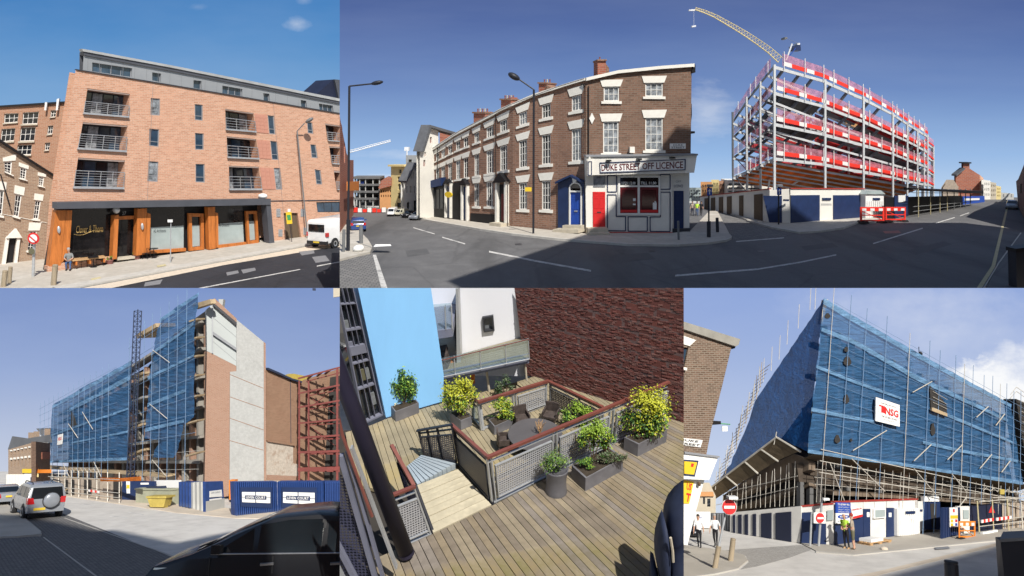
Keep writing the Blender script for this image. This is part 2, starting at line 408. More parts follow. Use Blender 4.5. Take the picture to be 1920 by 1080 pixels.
# ------------------------------------------------------------------ shared builders
def ring(mb,P,q,fu,fv,d0,d1):
    """picture-frame of four butted members inside quad q"""
    mb.prism(P,sub(q,0,0,1,fv),d0,d1); mb.prism(P,sub(q,0,1 - fv,1,1),d0,d1)
    mb.prism(P,sub(q,0,fv,fu,1 - fv),d0,d1); mb.prism(P,sub(q,1 - fu,fv,1,1 - fv),d0,d1)
def qsize(q): return max(abs(q[1][0] - q[0][0]),1),max(abs(q[3][1] - q[0][1]),1)
def window(P,q,parent,cols=1,rows=1,fm='frame_dark',gm='glass_dark',dep=.15,fpx=1.2,bpx=.7,name='window',th=.06,mids=None):
    W,H_=qsize(q); fu,fv=min(.3,fpx/W),min(.3,fpx/H_)
    mb=MB(P); ring(mb,P,q,fu,fv,-dep,-dep+th)
    for k in range(1,cols):
        u=k/cols; h=bpx/W/2; mb.prism(P,sub(q,u - h,fv,u+h,1 - fv),-dep,-dep+th*.7)
    for k in range(1,rows):
        v=(mids[k - 1] if mids else k/rows); h=bpx/H_/2; mb.prism(P,sub(q,fu,v - h,1 - fu,v+h),-dep,-dep+th*.6)
    o=mb.build(name,fm,parent)
    if o is None: return None
    MB(P).prism(P,sub(q,fu*.6,fv*.6,1 - fu*.6,1 - fv*.6),-dep - .03,-dep+th*.2).build('pane',gm,o)
    return o
def strip(P,q,d0,d1,name,mat,parent=None,**kw): return MB(P).prism(P,q,d0,d1).build(name,mat,parent,**kw)
def wall_obj(P,outer,holes,mat,parent,name='wall',dep=.25,back=None):
    mb=MB(P).holed(P,outer,holes,0,dep)
    return mb.build(name,mat,parent,recalc=False)
def sky_backdrop(S,dist,q,name,label,cols,cloud=None):
    """the sky seen behind one set: a curved dome segment of light"""
    m,n,l,b=newmat('sky_'+name)
    tc=n.new('ShaderNodeTexCoord'); sp=n.new('ShaderNodeSeparateXYZ'); l.new(tc.outputs['UV'],sp.inputs[0])
    r=n.new('ShaderNodeValToRGB'); e=r.color_ramp.elements
    for k,(p,c) in enumerate(cols):
        if k < 2: x=e[k]; x.position=p
        else: x=e.new(p)
        x.color=(*lin(c),1)
    l.new(sp.outputs[1],r.inputs[0]); c=r.outputs[0]
    nz=noise(n,l,2.2,5,'UV',.55,(1,2.2,1))
    c=mixc(n,l,ramp(n,l,nz,.35,.8,(0,0,0),(.10,.10,.10)),c,lin((200,214,236)))
    if cloud:
        for cx,cy,rx,ry,soft,amt in cloud:
            mp=n.new('ShaderNodeMapping'); mp.inputs['Location'].default_value=(-cx/rx,-cy/ry,0); mp.inputs['Scale'].default_value=(1/rx,1/ry,0)
            l.new(tc.outputs['UV'],mp.inputs[0])
            ln=n.new('ShaderNodeVectorMath'); ln.operation='LENGTH'; l.new(mp.outputs[0],ln.inputs[0])
            cz=noise(n,l,9 if rx > .1 else 30,7,'UV',.6)
            ad=n.new('ShaderNodeMath'); ad.operation='MULTIPLY_ADD'; ad.inputs[1].default_value=1.6; l.new(cz,ad.inputs[0]); l.new(ln.outputs['Value'],ad.inputs[2])
            c=mixc(n,l,ramp(n,l,ad.outputs[0],1.0 - 0.0,1.0+soft,(amt,)*3,(0,0,0)) if False else cl_ramp(n,l,ad.outputs[0],soft,amt),c,lin((250,251,253)))
    em=n.new('ShaderNodeEmission'); l.new(c,em.inputs[0]); em.inputs[1].default_value=.84
    l.new(em.outputs[0],n['Material Output'].inputs[0])
    H=hom(q); nx,ny=24,12; me=bpy.data.meshes.new('sky'); vv=[]; uv=[]
    for j in range(ny+1):
        for i in range(nx+1):
            x,y=H(i/nx,j/ny); r_=ray(x,y); vv.append(r_.normalized()*dist); uv.append((i/nx,1 - j/ny))
    ff=[[j*(nx+1)+i,j*(nx+1)+i+1,(j+1)*(nx+1)+i+1,(j+1)*(nx+1)+i] for j in range(ny) for i in range(nx)]
    me.from_pydata(vv,[],ff); ul=me.uv_layers.new(name='uv').data
    for p in me.polygons:
        for li in p.loop_indices: ul[li].uv=uv[me.loops[li].vertex_index]
    me.materials.append(m); o=bpy.data.objects.new('sky',me); col.objects.link(o)
    return tag(o,kind='structure')
def cl_ramp(n,l,src,soft,amt):
    mr=n.new('ShaderNodeMapRange'); mr.inputs[1].default_value=1.75 - soft; mr.inputs[2].default_value=1.75+soft*.3
    mr.inputs[3].default_value=amt; mr.inputs[4].default_value=0; l.new(src,mr.inputs[0]); return mr.outputs[0]
def lamp_post(S,base,top,elbow,head,hw,hh,mat,label,wpx=4,group=None,thick=None,name='street_lamp'):
    """post, arm and lantern; positions are pixels on the upright plane through the base"""
    P=S.card(*base); o=E(name,P.at(*base),label,'street lamp',group)
    mb=MB(P); mb.pole(P,base,top,wpx,n=8)
    mb.build('post',mat,o)
    if thick: MB(P).pole(P,base,lerp(base,top,thick),wpx*1.6,n=8).build('base_sleeve',mat,o)
    a=MB(P); a.pole(P,top,elbow,wpx*.75,n=6); a.build('arm',mat,o)
    c=P.at(*head); k=depth(c)/F; ax=(P.at(head[0]+1,head[1]) - c).normalized()
    d=(P.at(*head) - P.at(*elbow)); d=d.normalized() if d.length > 1e-5 else ax
    h=MB(P).ell(c,(d*hw*k/2,P.n*hw*k/3,d.cross(P.n).normalized()*hh*k/2),12,6).build('lantern',mat,o,smooth=True)
    return o
def bollard(S,base,top,wpx,mat,label,name='bollard',group=None,cap=None):
    P=S.card(*base); p,q=P.at(*base),P.at(*top); r=wpx*depth(p)/F/2; L=(q - p).length; u=(q - p).normalized()
    o=E(name,p,label,'bollard',group)
    MB(P).lathe(p,u,[(r,0),(r,L*.86),(r*.92,L*.9),(r,L*.93),(r*.95,L*.99),(r*.6,L)],12).build('shaft',mat,o)
    if cap: MB(P).lathe(p+u*L*.82,u,[(r*1.06,0),(r*1.06,L*.05)],12).build('band',cap,o)
    return o
def leaves(S,c,rad,n,size,mats,weights=None,seed=0,flat=.4,shell=.45,top=None):
    """leaf-sized faces spread through a crown; returns one mesh builder per material"""
    r=random.Random(seed); out={m: MB(None,S) for m in mats}; ax=(V((1,0,0)),S.fw,S.up)
    cl=[(V([r.gauss(0,1) for _ in range(3)]).normalized()*(shell+(1 - shell)*r.random())*r.uniform(.7,1.08)) for _ in range(max(6,n // 75))]
    for _ in range(n):
        q=r.choice(cl)+V([r.gauss(0,.17) for _ in range(3)])
        if q.length > 1.3: q=q.normalized()*(1.1+.2*r.random())
        p=c+ax[0]*q.x*rad[0]+ax[1]*q.y*rad[1]+ax[2]*q.z*rad[2]
        nrm=(V([r.gauss(0,.7) for _ in range(3)])+S.up*.8+V(q)*.6).normalized()
        a=nrm.cross(V([r.gauss(0,1) for _ in range(3)])).normalized(); b=nrm.cross(a); s_=size*r.uniform(.6,1.3)
        if top and q.z > .15+.5*r.random() - .25: m=top
        else: m=r.choices(mats,weights)[0]
        out[m].face(p - a*s_,p - b*s_*.45+nrm*s_*.1,p+a*s_,p+b*s_*.45+nrm*s_*.1)
    return out

def core(P,pts,mat,parent,name='core',d=-.4,k=1.12):
    """the body of a building behind its front"""
    A=[P.at(x,y,d) for x,y in pts]; c=sum((p for p in A),V())/len(A)
    return MB(P).solid(A,[p*k for p in A]).build(name,mat,parent)
# ------------------------------------------------------------------ vehicles
CARS={
 'suv': dict(w=.88,z0=.32,st=[(-2.02,.62,.98,.97),(-1.98,.98,1.02,1.04),(-1.84,1.0,1.60,.86),(-1.6,1.0,1.70,.84),(.1,1.0,1.70,.84),(.6,.99,1.60,.84),(1.2,1.0,1.08,.94),(1.85,.9,.95,.96),(2.0,.66,.74,.97)],
             rear=((-2.0,1.04),(-1.86,1.55)),front=((1.15,1.1),(.62,1.56)),side=[[(-1.75,1.06),(-.95,1.06),(-.95,1.55),(-1.62,1.55)],[(-.85,1.06),(.05,1.06),(.05,1.55),(-.85,1.55)],[(.15,1.06),(.98,1.06),(.52,1.52),(.15,1.55)]],wheels=((-1.25,.36),(1.25,.36))),
 'saloon': dict(w=.86,z0=.25,st=[(-2.2,.5,.82,.97),(-2.12,.88,.92,.96),(-1.55,.92,.98,.94),(-.95,.93,1.34,.78),(-.2,.92,1.42,.76),(.35,.92,1.38,.77),(1.1,.9,.96,.92),(1.9,.76,.8,.95),(2.12,.5,.58,.96)],
             rear=((-1.58,.98),(-1.0,1.30)),front=((1.08,.97),(.42,1.33)),side=[[(-1.2,.98),(-.35,.98),(-.35,1.34),(-.85,1.29)],[(-.27,.98),(.85,.98),(.4,1.30),(-.27,1.34)]],wheels=((-1.3,.31),(1.32,.31))),
 'hatch': dict(w=.88,z0=.25,st=[(-2.0,.5,.9,.97),(-1.95,.9,.98,1.0),(-1.75,.96,1.38,.84),(-1.45,.97,1.50,.8),(-.5,.96,1.57,.78),(.15,.95,1.52,.78),(.75,.94,1.28,.84),(1.35,.92,.99,.93),(1.9,.78,.82,.95),(2.08,.5,.62,.96)],
             rear=((-1.94,1.0),(-1.7,1.40)),front=((1.3,1.01),(.25,1.47)),side=[[(-1.6,1.0),(-.7,1.0),(-.7,1.44),(-1.42,1.40)],[(-.62,1.0),(.35,1.0),(.35,1.38),(-.1,1.45),(-.62,1.46)],[(.42,1.0),(1.0,1.0),(.45,1.33)]],wheels=((-1.28,.32),(1.3,.32))),
 'van': dict(w=.95,z0=.35,st=[(-2.55,.7,1.2,1.0),(-2.53,1.25,2.0,.98),(-2.45,1.3,2.18,.92),(1.0,1.3,2.2,.92),(1.4,1.28,2.05,.9),(2.05,1.15,1.25,.95),(2.5,.95,1.02,.96),(2.65,.6,.8,.96)],
             rear=((-2.55,1.3),(-2.53,1.85)),front=((2.0,1.3),(1.45,1.98)),side=[[(.75,1.3),(1.75,1.3),(1.35,1.9),(.75,1.95)]],wheels=((-1.6,.36),(1.75,.36)))}
def car(S,base,yaw,wpx,kind,paint,name,label,group=None,spare=False,roof_rail=False,cat='car',rearglass=True,z=0.,plate=True):
    K=CARS[kind]; B=S.g(*base,z); k=wpx*depth(B)/F/(2*K['w'])
    fw=Matrix.Rotation(R(yaw),3,S.up) @ S.fw; lf=S.up.cross(fw)
    T=lambda x,y,z_: B+(fw*x+lf*y+S.up*z_)*k
    st=K['st']; w=K['w']
    def sec(x):
        xs=[s[0] for s in st]; x=min(max(x,xs[0]),xs[-1])
        for a,b in zip(st,st[1:]):
            if x <= b[0]: t=(x - a[0])/(b[0] - a[0]); return [p+(q - p)*t for p,q in zip(a,b)]
    def taper(x): return 1 - .10*max(0,(abs(x) - 1.3)/1.2) ** 2
    def ringat(x):
        _,zb,zr,wr=sec(x); ww=w*taper(x); z0=K['z0']+(.12 if abs(x) > abs(st[-1][0]) - .1 else 0); zb=min(zb,zr - .01)
        right=[(ww*.86,z0),(ww*.98,z0+.1),(ww,z0+(zb - z0)*.55),(ww*.97,zb),(ww*wr,zr - .05*min(1,(zr - zb)*4)),(ww*wr*.8,zr)]
        return [T(x,y,z_) for y,z_ in right]+[T(x,-y,z_) for y,z_ in reversed(right)]
    xs=sorted(set([s[0] for s in st]+[-1.0,-.5,0,.9,1.6]))
    xs=[x for x in xs if st[0][0] <= x <= st[-1][0]]
    o=E(name,B,label,cat,group)
    b=MB(None,S).loft([ringat(x) for x in xs]).build('body',paint,o,smooth=False)
    if b:
        mod=b.modifiers.new('bevel','BEVEL'); mod.width=.03*k; mod.segments=2; mod.limit_method='ANGLE'; mod.angle_limit=R(20)
        b.data.polygons.foreach_set('use_smooth',[True]*len(b.data.polygons))
    def yat(x,z_):
        _,zb,zr,wr=sec(x); ww=w*taper(x); zb=min(zb,zr - .01); t=(z_ - zb)/max(.05,zr - .05 - zb); return ww*(.97+(wr - .97)*min(1,max(0,t)))
    for sd in (1,-1):
        for poly in K['side']:
            o1=[T(x,sd*(yat(x,z_)+.012),z_) for x,z_ in poly]; o2=[T(x,sd*(yat(x,z_) - .05),z_) for x,z_ in poly]
            MB(None,S).solid(o1,o2).build('side_window','car_glass',o)
        for x in (-.9,.1,1.05):
            if kind != 'van': 
                d0=[T(x - .008,sd*(w*1.004),K['z0']+.12),T(x+.008,sd*(w*1.004),K['z0']+.12),T(x+.008,sd*(w*.985),.95),T(x - .008,sd*(w*.985),.95)]
                MB(None,S).face(*d0).build('door_gap','plastic_black',o)
        MB(None,S).solid([T(.85,sd*(w+.02),1.0),T(.98,sd*(w+.02),1.0),T(.98,sd*(w+.2),1.02),T(.85,sd*(w+.2),1.02)],[T(.85,sd*(w+.02),1.13),T(.98,sd*(w+.02),1.12),T(.98,sd*(w+.2),1.15),T(.85,sd*(w+.2),1.15)]).build('wing_mirror',paint,o)
        for wx,wr in K['wheels']:
            c=T(wx,sd*(w - .12),wr); ax=lf*sd
            wl_=MB(None,S).lathe(c - ax*.1*k,ax,[(wr*.7*k,0),(wr*k,.02*k),(wr*k,.2*k),(wr*.85*k,.24*k)],16,fw).build('wheel','rubber',o)
            if wl_: MB(None,S).lathe(c+ax*.1*k,ax,[(wr*.62*k,0),(wr*.6*k,.055*k),(wr*.2*k,.03*k)],12,fw).build('rim','alloy',wl_)
            MB(None,S).lathe(c - ax*.02*k,ax,[(wr*1.16*k,0),(wr*1.16*k,.145*k)],16,fw).build('wheel_arch','plastic_black',o)
        tz=.62 if kind == 'saloon' else (.95 if kind == 'van' else .78)
        xr=st[0][0]
        MB(None,S).solid([T(xr - .015,sd*w*.62 if kind != 'van' else sd*w*.84,tz),T(xr - .015,sd*w*.97,tz),T(xr - .015,sd*w*.97,tz+.3),T(xr - .015,sd*w*.72 if kind != 'van' else sd*w*.84,tz+.3)],
                          [T(xr+.25,sd*w*.62,tz),T(xr+.25,sd*w*1.005,tz),T(xr+.25,sd*w*1.0,tz+.3),T(xr+.25,sd*w*.72,tz+.3)]).build('tail_light','lens_red',o)
        xf=st[-1][0]; hz=.62
        MB(None,S).solid([T(xf - .02,sd*w*.5,hz),T(xf - .1,sd*w*.93,hz),T(xf - .2,sd*w*.95,hz+.18),T(xf - .1,sd*w*.55,hz+.16)],[T(xf - .4,sd*w*.5,hz),T(xf - .4,sd*w*.96,hz),T(xf - .5,sd*w*.97,hz+.18),T(xf - .4,sd*w*.55,hz+.16)]).build('headlight','lens_clear',o)
    for nm,(pa,pb) in (('rear_window',K['rear']),('windscreen',K['front'])):
        if nm == 'rear_window' and not rearglass: continue
        (xa,za),(xb,zb_)=pa,pb; s_=-1 if nm == 'rear_window' else 1
        q=[T(xa+s_*.03,yat(xa,za)*.86,za),T(xb+s_*.03,yat(xb,zb_)*.86,zb_+.0),T(xb+s_*.03,-yat(xb,zb_)*.86,zb_),T(xa+s_*.03,-yat(xa,za)*.86,za)]
        q2=[p - fw*(s_*.12*k) for p in q]
        MB(None,S).solid(q,q2).build(nm,'car_glass',o)
    xr=st[0][0]
    for x0,dd,nm in ((xr,-.05,'bumper'),(st[-1][0],.05,'bumper')):
        c=w*.93
        MB(None,S).solid([T(x0+dd,c,.36),T(x0+dd,-c,.36),T(x0+dd,-c,.6),T(x0+dd,c,.6)],[T(x0 - dd*3,c*1.06,.34),T(x0 - dd*3,-c*1.06,.34),T(x0 - dd*3,-c*1.06,.62),T(x0 - dd*3,c*1.06,.62)]).build(nm,paint if kind != 'van' else 'plastic_black',o)
    if kind == 'hatch':
        for sd in (1,-1):
            pts=[(x,sd*(yat(x,.985)+.014),.985) for x in (-1.7,-1.2,-.6,0,.5,1.05)]; MB(None,S).path([T(*p) for p in pts],.011*k,5).build('window_trim','alloy',o)
            for x in (-.78,.28): MB(None,S).bar(T(x,sd*(w+.012),.84),T(x - .2,sd*(w+.012),.85),.03*k,.03*k).build('door_handle','alloy',o)
            MB(None,S).solid([T(-.66,sd*(yat(-.66,1.2)+.016),1.0),T(-.6,sd*(yat(-.6,1.2)+.016),1.0),T(-.6,sd*(yat(-.6,1.45)+.016),1.46),T(-.66,sd*(yat(-.66,1.45)+.016),1.45)],[T(-.66,sd*(yat(-.66,1.2) - .03),1.0),T(-.6,sd*(yat(-.6,1.2) - .03),1.0),T(-.6,sd*(yat(-.6,1.45) - .03),1.46),T(-.66,sd*(yat(-.66,1.45) - .03),1.45)]).build('door_pillar','plastic_black',o)
        MB(None,S).bar(T(1.34,.5,1.03),T(1.12,-.15,1.08),.012*k).build('wiper','plastic_black',o)
    if plate:
        pz=.47 if kind in ('suv','van') else .66; py=.3 if kind == 'suv' else 0.
        MB(None,S).solid([T(xr - .07,py+.26,pz),T(xr - .07,py - .26,pz),T(xr - .07,py - .26,pz+.12),T(xr - .07,py+.26,pz+.12)],[T(xr - .0,py+.26,pz),T(xr - .0,py - .26,pz),T(xr - .0,py - .26,pz+.12),T(xr - .0,py+.26,pz+.12)]).build('number_plate','plate_yellow',o)
    if spare:
        c=T(xr - .02,-.18,.92); sp_=MB(None,S).lathe(c,-fw,[(.37*k,0),(.38*k,.1*k),(.36*k,.2*k),(.30*k,.24*k),(.1*k,.27*k)],20,lf).build('spare_wheel_cover',paint,o,smooth=True)
        if sp_: MB(None,S).lathe(c,-fw,[(.395*k,0),(.395*k,.12*k)],20,lf).build('tyre','rubber',sp_)
    if roof_rail:
        for sd in (1,-1): MB(None,S).path([T(-1.5,sd*.62,1.7),T(-1.4,sd*.62,1.78),(T(.1,sd*.62,1.78)),T(.3,sd*.62,1.68)],.025*k).build('roof_rail','plastic_black',o)
    o['k']=k
    return o,T
# ------------------------------------------------------------------ people
def person(S,base,yaw,hpx,mats,label,pose='stand',name='person',z=0.,group=None,hair='hair_dark',bald=False,arms=None,sit=0.,fingers=True):
    """one continuous skinned body; mats = (head, top, sleeves, hands/forearm, hips, thighs, shins, shoes)"""
    B=S.g(*base,z); H=hpx*depth(B)/F; k=H/1.75
    fw=Matrix.Rotation(R(yaw),3,S.up) @ S.fw; lf=S.up.cross(fw)
    J={}
    def j(n,x,y,zz,r,m): J[n]=(V((x,y,zz)),r,m)
    hd,tp,sl_,fa,hp,th,sh,so=range(8)
    st_=arms or 'down'
    hz=.93 - sit
    j('pel',0,0,hz,.15,hp); j('wst',0,.0,hz+.17,.135,tp); j('chs',.02,0,hz+.37,.165,tp); j('nkb',0,0,hz+.54,.075,tp); j('nk',.01,0,hz+.60,.055,hd)
    j('hd1',.03,0,hz+.68,.085,hd); j('hd2',.02,0,hz+.76,.095,hd); j('top',.01,0,hz+.815,.06,hd)
    ed=[('pel','wst'),('wst','chs'),('chs','nkb'),('nkb','nk'),('nk','hd1'),('hd1','hd2'),('hd2','top')]
    for s_,nm in ((1,'L'),(-1,'R')):
        j('sh'+nm,0,.175*s_,hz+.49,.07,sl_)
        if st_ == 'down': e,w_=(-.02,.24*s_,hz+.2),(.08,.25*s_,hz - .04)
        elif st_ == 'bent': e,w_=(-.06,.25*s_,hz+.2),(.18,.10*s_,hz+.12)
        elif st_ == 'cross': e,w_=(.02,.24*s_,hz+.22),(.2,-.02*s_,hz+.26)
        elif st_ == 'knee': e,w_=(.12,.24*s_,hz+.22),(.34,.10*s_,hz+.14)
        else: e,w_=((-.14 if s_ > 0 else .10),.24*s_,hz+.22),((-.12 if s_ > 0 else .28),.25*s_,hz - .02)
        j('el'+nm,*e,.05,sl_); j('wr'+nm,*w_,.03,fa)
        d=(V(w_) - V(e)).normalized(); j('pa'+nm,*(V(w_)+d*.07),.036,fa)
        ed += [('chs','sh'+nm),('sh'+nm,'el'+nm),('el'+nm,'wr'+nm),('wr'+nm,'pa'+nm)]
        if pose == 'sit': kn,an=(.42,.12*s_,hz - .02),(.40+(.14 if s_ > 0 else 0),.12*s_,.09)
        elif pose == 'walk': kn,an=(.16 if s_ > 0 else .03,.09*s_,hz - .43),((.24,.09*s_,.09) if s_ > 0 else (-.22,.09*s_,.14))
        else: kn,an=(.02,.11*s_,hz - .44),(0,.12*s_,.09)
        j('hp'+nm,0,.09*s_,hz - .06,.10,th); j('kn'+nm,*kn,.062,th); j('an'+nm,*an,.042,sh); j('to'+nm,an[0]+.17,an[1],.035,.04,so); j('he'+nm,an[0] - .03,an[1],.04,.04,so)
        ed += [('pel','hp'+nm),('hp'+nm,'kn'+nm),('kn'+nm,'an'+nm),('an'+nm,'to'+nm),('an'+nm,'he'+nm)]
    names=list(J); me=bpy.data.meshes.new('sk'); me.from_pydata([J[n][0] for n in names],[(names.index(a),names.index(b)) for a,b in ed],[])
    ob=bpy.data.objects.new('sk',me); col.objects.link(ob); md=ob.modifiers.new('s','SKIN'); md.branch_smoothing=.4
    for i,n in enumerate(names):
        r=J[n][1]; fl_=.78 if n in ('pel','wst','chs') else 1; me.skin_vertices[0].data[i].radius=(r,r*1.0)
        me.skin_vertices[0].data[i].use_root=(n == 'pel')
    sb=ob.modifiers.new('u','SUBSURF'); sb.levels=1
    dg=bpy.context.evaluated_depsgraph_get(); m2=bpy.data.meshes.new_from_object(ob.evaluated_get(dg)); bpy.data.objects.remove(ob)
    mb=MB(None,S); mb.v=[B+(fw*v.co.x+lf*v.co.y+S.up*v.co.z)*k for v in m2.vertices]; mb.f=[list(p.vertices) for p in m2.polygons]
    segs=[(J[a][0],J[b][0],J[b][2] if b[:2] not in ('hp',) else hp) for a,b in ed]
    def near(c):
        best=9e9; r_=0
        for a,b,m in segs:
            d=b - a; t=max(0,min(1,(c - a).dot(d)/max(d.length_squared,1e-9))); e=(a+d*t - c).length
            if e < best: best,r_=e,m
        return r_
    for p in m2.polygons: mb.mi.append(near(sum((m2.vertices[i].co for i in p.vertices),V())/len(p.vertices)))
    o=E(name,B,label,'person',group)
    mb.build('body',list(mats),o,smooth=True)
    T=lambda x,y,zz: B+(fw*x+lf*y+S.up*zz)*k
    hc=J['hd2'][0]
    if not bald: MB(None,S).ell(T(hc.x - .025,0,hc.z+.03),(fw*.10*k,lf*.098*k,S.up*.105*k),12,8).build('hair',hair,o,smooth=True)
    f=MB(None,S)
    for s_ in (1,-1): f.ell(T(hc.x+.092,.035*s_,hc.z - .005),(fw*.012*k,lf*.016*k,S.up*.01*k),6,4)
    f.build('eyes','hair_dark',o)
    MB(None,S).solid([T(hc.x+.09,.012,hc.z - .01),T(hc.x+.09,-.012,hc.z - .01),T(hc.x+.09,-.02,hc.z - .05),T(hc.x+.09,.02,hc.z - .05)],[T(hc.x+.095,.005,hc.z - .01),T(hc.x+.095,-.005,hc.z - .01),T(hc.x+.125,-.01,hc.z - .047),T(hc.x+.125,.01,hc.z - .047)]).build('nose',mats[0],o)
    if fingers:
        for nm in 'LR':
            d=(J['pa'+nm][0] - J['wr'+nm][0]).normalized(); sx=d.cross(V((0,1,0))).normalized() if abs(d.y) < .9 else V((1,0,0)); g=MB(None,S)
            for i,ln in enumerate((.07,.08,.075,.06)):
                a=J['pa'+nm][0]+sx*(.03 - .02*i)+d*.015; b=a+d*ln+V((.015,0,0)); g.bar(T(*a),T(*b),.009*k,n=5)
            a=J['wr'+nm][0]+sx*.03+d*.02; g.bar(T(*a),T(*(a+d*.05+sx*.04)),.01*k,n=5)
            g.build('fingers',mats[3],o)
    return o,T,k
# ================================================================== SET 1: the brick apartment block on the corner
S1=Set(240,11.0,1.0,(0,0,637,540))
sky_backdrop(S1,170,[(-60,-60),(637,-60),(637,460),(-60,460)],'one','',[(0,(150,188,225)),(.45,(128,172,216)),(.75,(88,143,200)),(1,(52,118,184))],
             [(.885,.80,.028,.022,1.4,.4),(.905,.885,.018,.014,1.4,.22),(.62,.86,.02,.01,1.4,.12)])
G1=S1.ground()
MB().face(V((-500,-300,-17)),V((500,-300,-17)),V((500,600,-17)),V((-500,600,-17))).build('ground','pavement',kind='structure',recalc=False)
strip(G1,[(-60,380),(700,380),(700,560),(-60,560)],-.3,0,'ground','asphalt_dark_shaded',kind='structure')  # dark tarmac, with the street's shade put into its colour
strip(G1,[(-40,445),(88,490),(640,425),(640,452),(600,452),(320,502),(100,541),(60,560),(-40,560)],0,.10,'pavement','pavement',kind='structure')
strip(G1,[(-40,496),(86,478),(100,466),(60,452),(-40,470)],.1,.105,'road','asphalt',kind='structure')
strip(G1,[(100,541),(320,502),(600,452),(640,452),(640,457),(602,457),(322,508),(112,547)],0,.13,'kerb','kerb_stone',kind='structure')
strip(G1,[(322,508.5),(602,457.5),(640,457.5),(640,463),(606,466),(420,497),(130,556),(112,548)],0,.004,'gutter','dust',kind='structure')
for a,b in (((372,541),(563,505)),((594,499),(640,490.5))):
    strip(G1,[(a[0],a[1] - 1),(b[0],b[1] - .7),(b[0],b[1]+.7),(a[0],a[1]+1)],0,.004,'road_marking','line_white',kind='structure')
for q in ([(585,482),(610,479),(618,489),(592,493)],[(452,506),(478,502),(480,507),(456,513)],[(424,511),(446,507),(448,512),(426,517)],[(560,472),(588,469),(590,475),(566,479)],[(272,530),(305,524),(300,533),(270,537)]):
    strip(G1,q,.004,.008,'road_patch','patch_grey',kind='structure')
strip(G1,[(170,526),(188,522),(190,525),(172,529)],.13,.134,'road_marking','line_yellow',kind='structure')
strip(G1,[(294,501),(310,498),(312,501),(296,504)],.13,.134,'road_marking','line_yellow',kind='structure')
# ---- apartment block
W1=S1.wall((88,511),(582,444.5))
apt=E('apartment_block',W1.at(320,480),'five storey orange brick apartment block with grey metal top floor and recessed balconies','building')
BAL=[([(164,165.5),(243.8,176),(240.5,220),(157.5,213)],.53),([(155.5,229),(239.5,235.5),(235.5,284.5),(146.7,279)],.46),([(146.5,295.5),(234.5,301),(231,353.5),(139,352)],.44),
       ([(422.2,204),(475.5,212.2),(479,247.8),(424,243)],.45),([(425,255.5),(480.5,261),(484.5,298.2),(427,295.5)],.45),([(429,310.7),(485.5,312.7),(490,355.5),(430.5,355.5)],.47),
       ([(609.5,231.5),(638,235.5),(638,265.5),(614.5,263.8)],.45),([(617,274),(638,275.5),(638,308),(622,307)],.45),([(625.5,319.5),(638,320.5),(638,355.5),(631,355.5)],.45)]
NW=[[(282.7,183.8),(300.4,185),(300,216.5),(282,215.5)],[(280,241),(299,242.7),(297.8,275.5),(279.5,273.3)],[(278.5,302),(297.3,303.3),(296,341),(276.2,340)],
      [(365,195),(380.4,196.7),(380.4,226.2),(365.5,225)],[(365.5,249.3),(382.2,250.4),(382.2,281),(366,280.7)],[(366.7,307.3),(383.8,307.8),(384.4,342.2),(366.7,341.8)],
      [(501.8,216),(513.8,217.3),(516.7,252.2),(505,251)],[(506.7,263.8),(519.5,265.5),(522.7,300),(510,299.5)],[(513.3,315),(525.5,315),(530,355.5),(517.8,355.5)],
      [(575.5,228),(585.5,230),(588.2,251),(577.3,250)],[(581.8,270.5),(592.2,271.5),(596.2,296.7),(584.4,296)],[(590,317.3),(601,319),(604.5,346.2),(593.3,345.5)]]
DOOR1=[(532,399.3),(558,399.3),(565,446.6),(536,450)]
LOWW=[(593,379),(638,378),(638,398),(595.5,398)]
outer=[(142,131),(320,160),(640,214),(640,437),(583,444.4),(504,454.8),(496,376),(104,379),(109,335),(126,225)]
wall_obj(W1,outer,[b for b,_ in BAL]+NW+[DOOR1,LOWW],'brick_orange',apt,dep=1.2)
for q in NW: window(W1,q,apt,1,2,'frame_grey',rng.choice(['glass_blue','glass_curtain','glass_blue']),.12,1.6,1.2,mids=[.72])
window(W1,LOWW,apt,3,1,'frame_dark','glass_blue',.12)
d_=strip(W1,sub(DOOR1,.03,.03,.97,1),-.25,-.2,'door','bark',apt)
strip(W1,sub(DOOR1,.49,.05,.51,1),-.2,-.18,'door_joint','black_paint',d_)
for x0,y0,x1,y1 in ((518,391.5,525.5,407),(563.5,391.5,570.5,406),(521.8,430,529.3,443.3),(568.5,426.7,576,440)):
    v_=strip(W1,rect(x0,y0,x1,y1),.002,.05,'vent','galv',apt)
    mb=MB(W1)
    for k in range(5): mb.prism(W1,rect(x0+.8,y0+(k+.3)*(y1 - y0)/5,x1 - .8,y0+(k+.6)*(y1 - y0)/5),.05,.07)
    mb.build('louvre','frame_grey',v_)
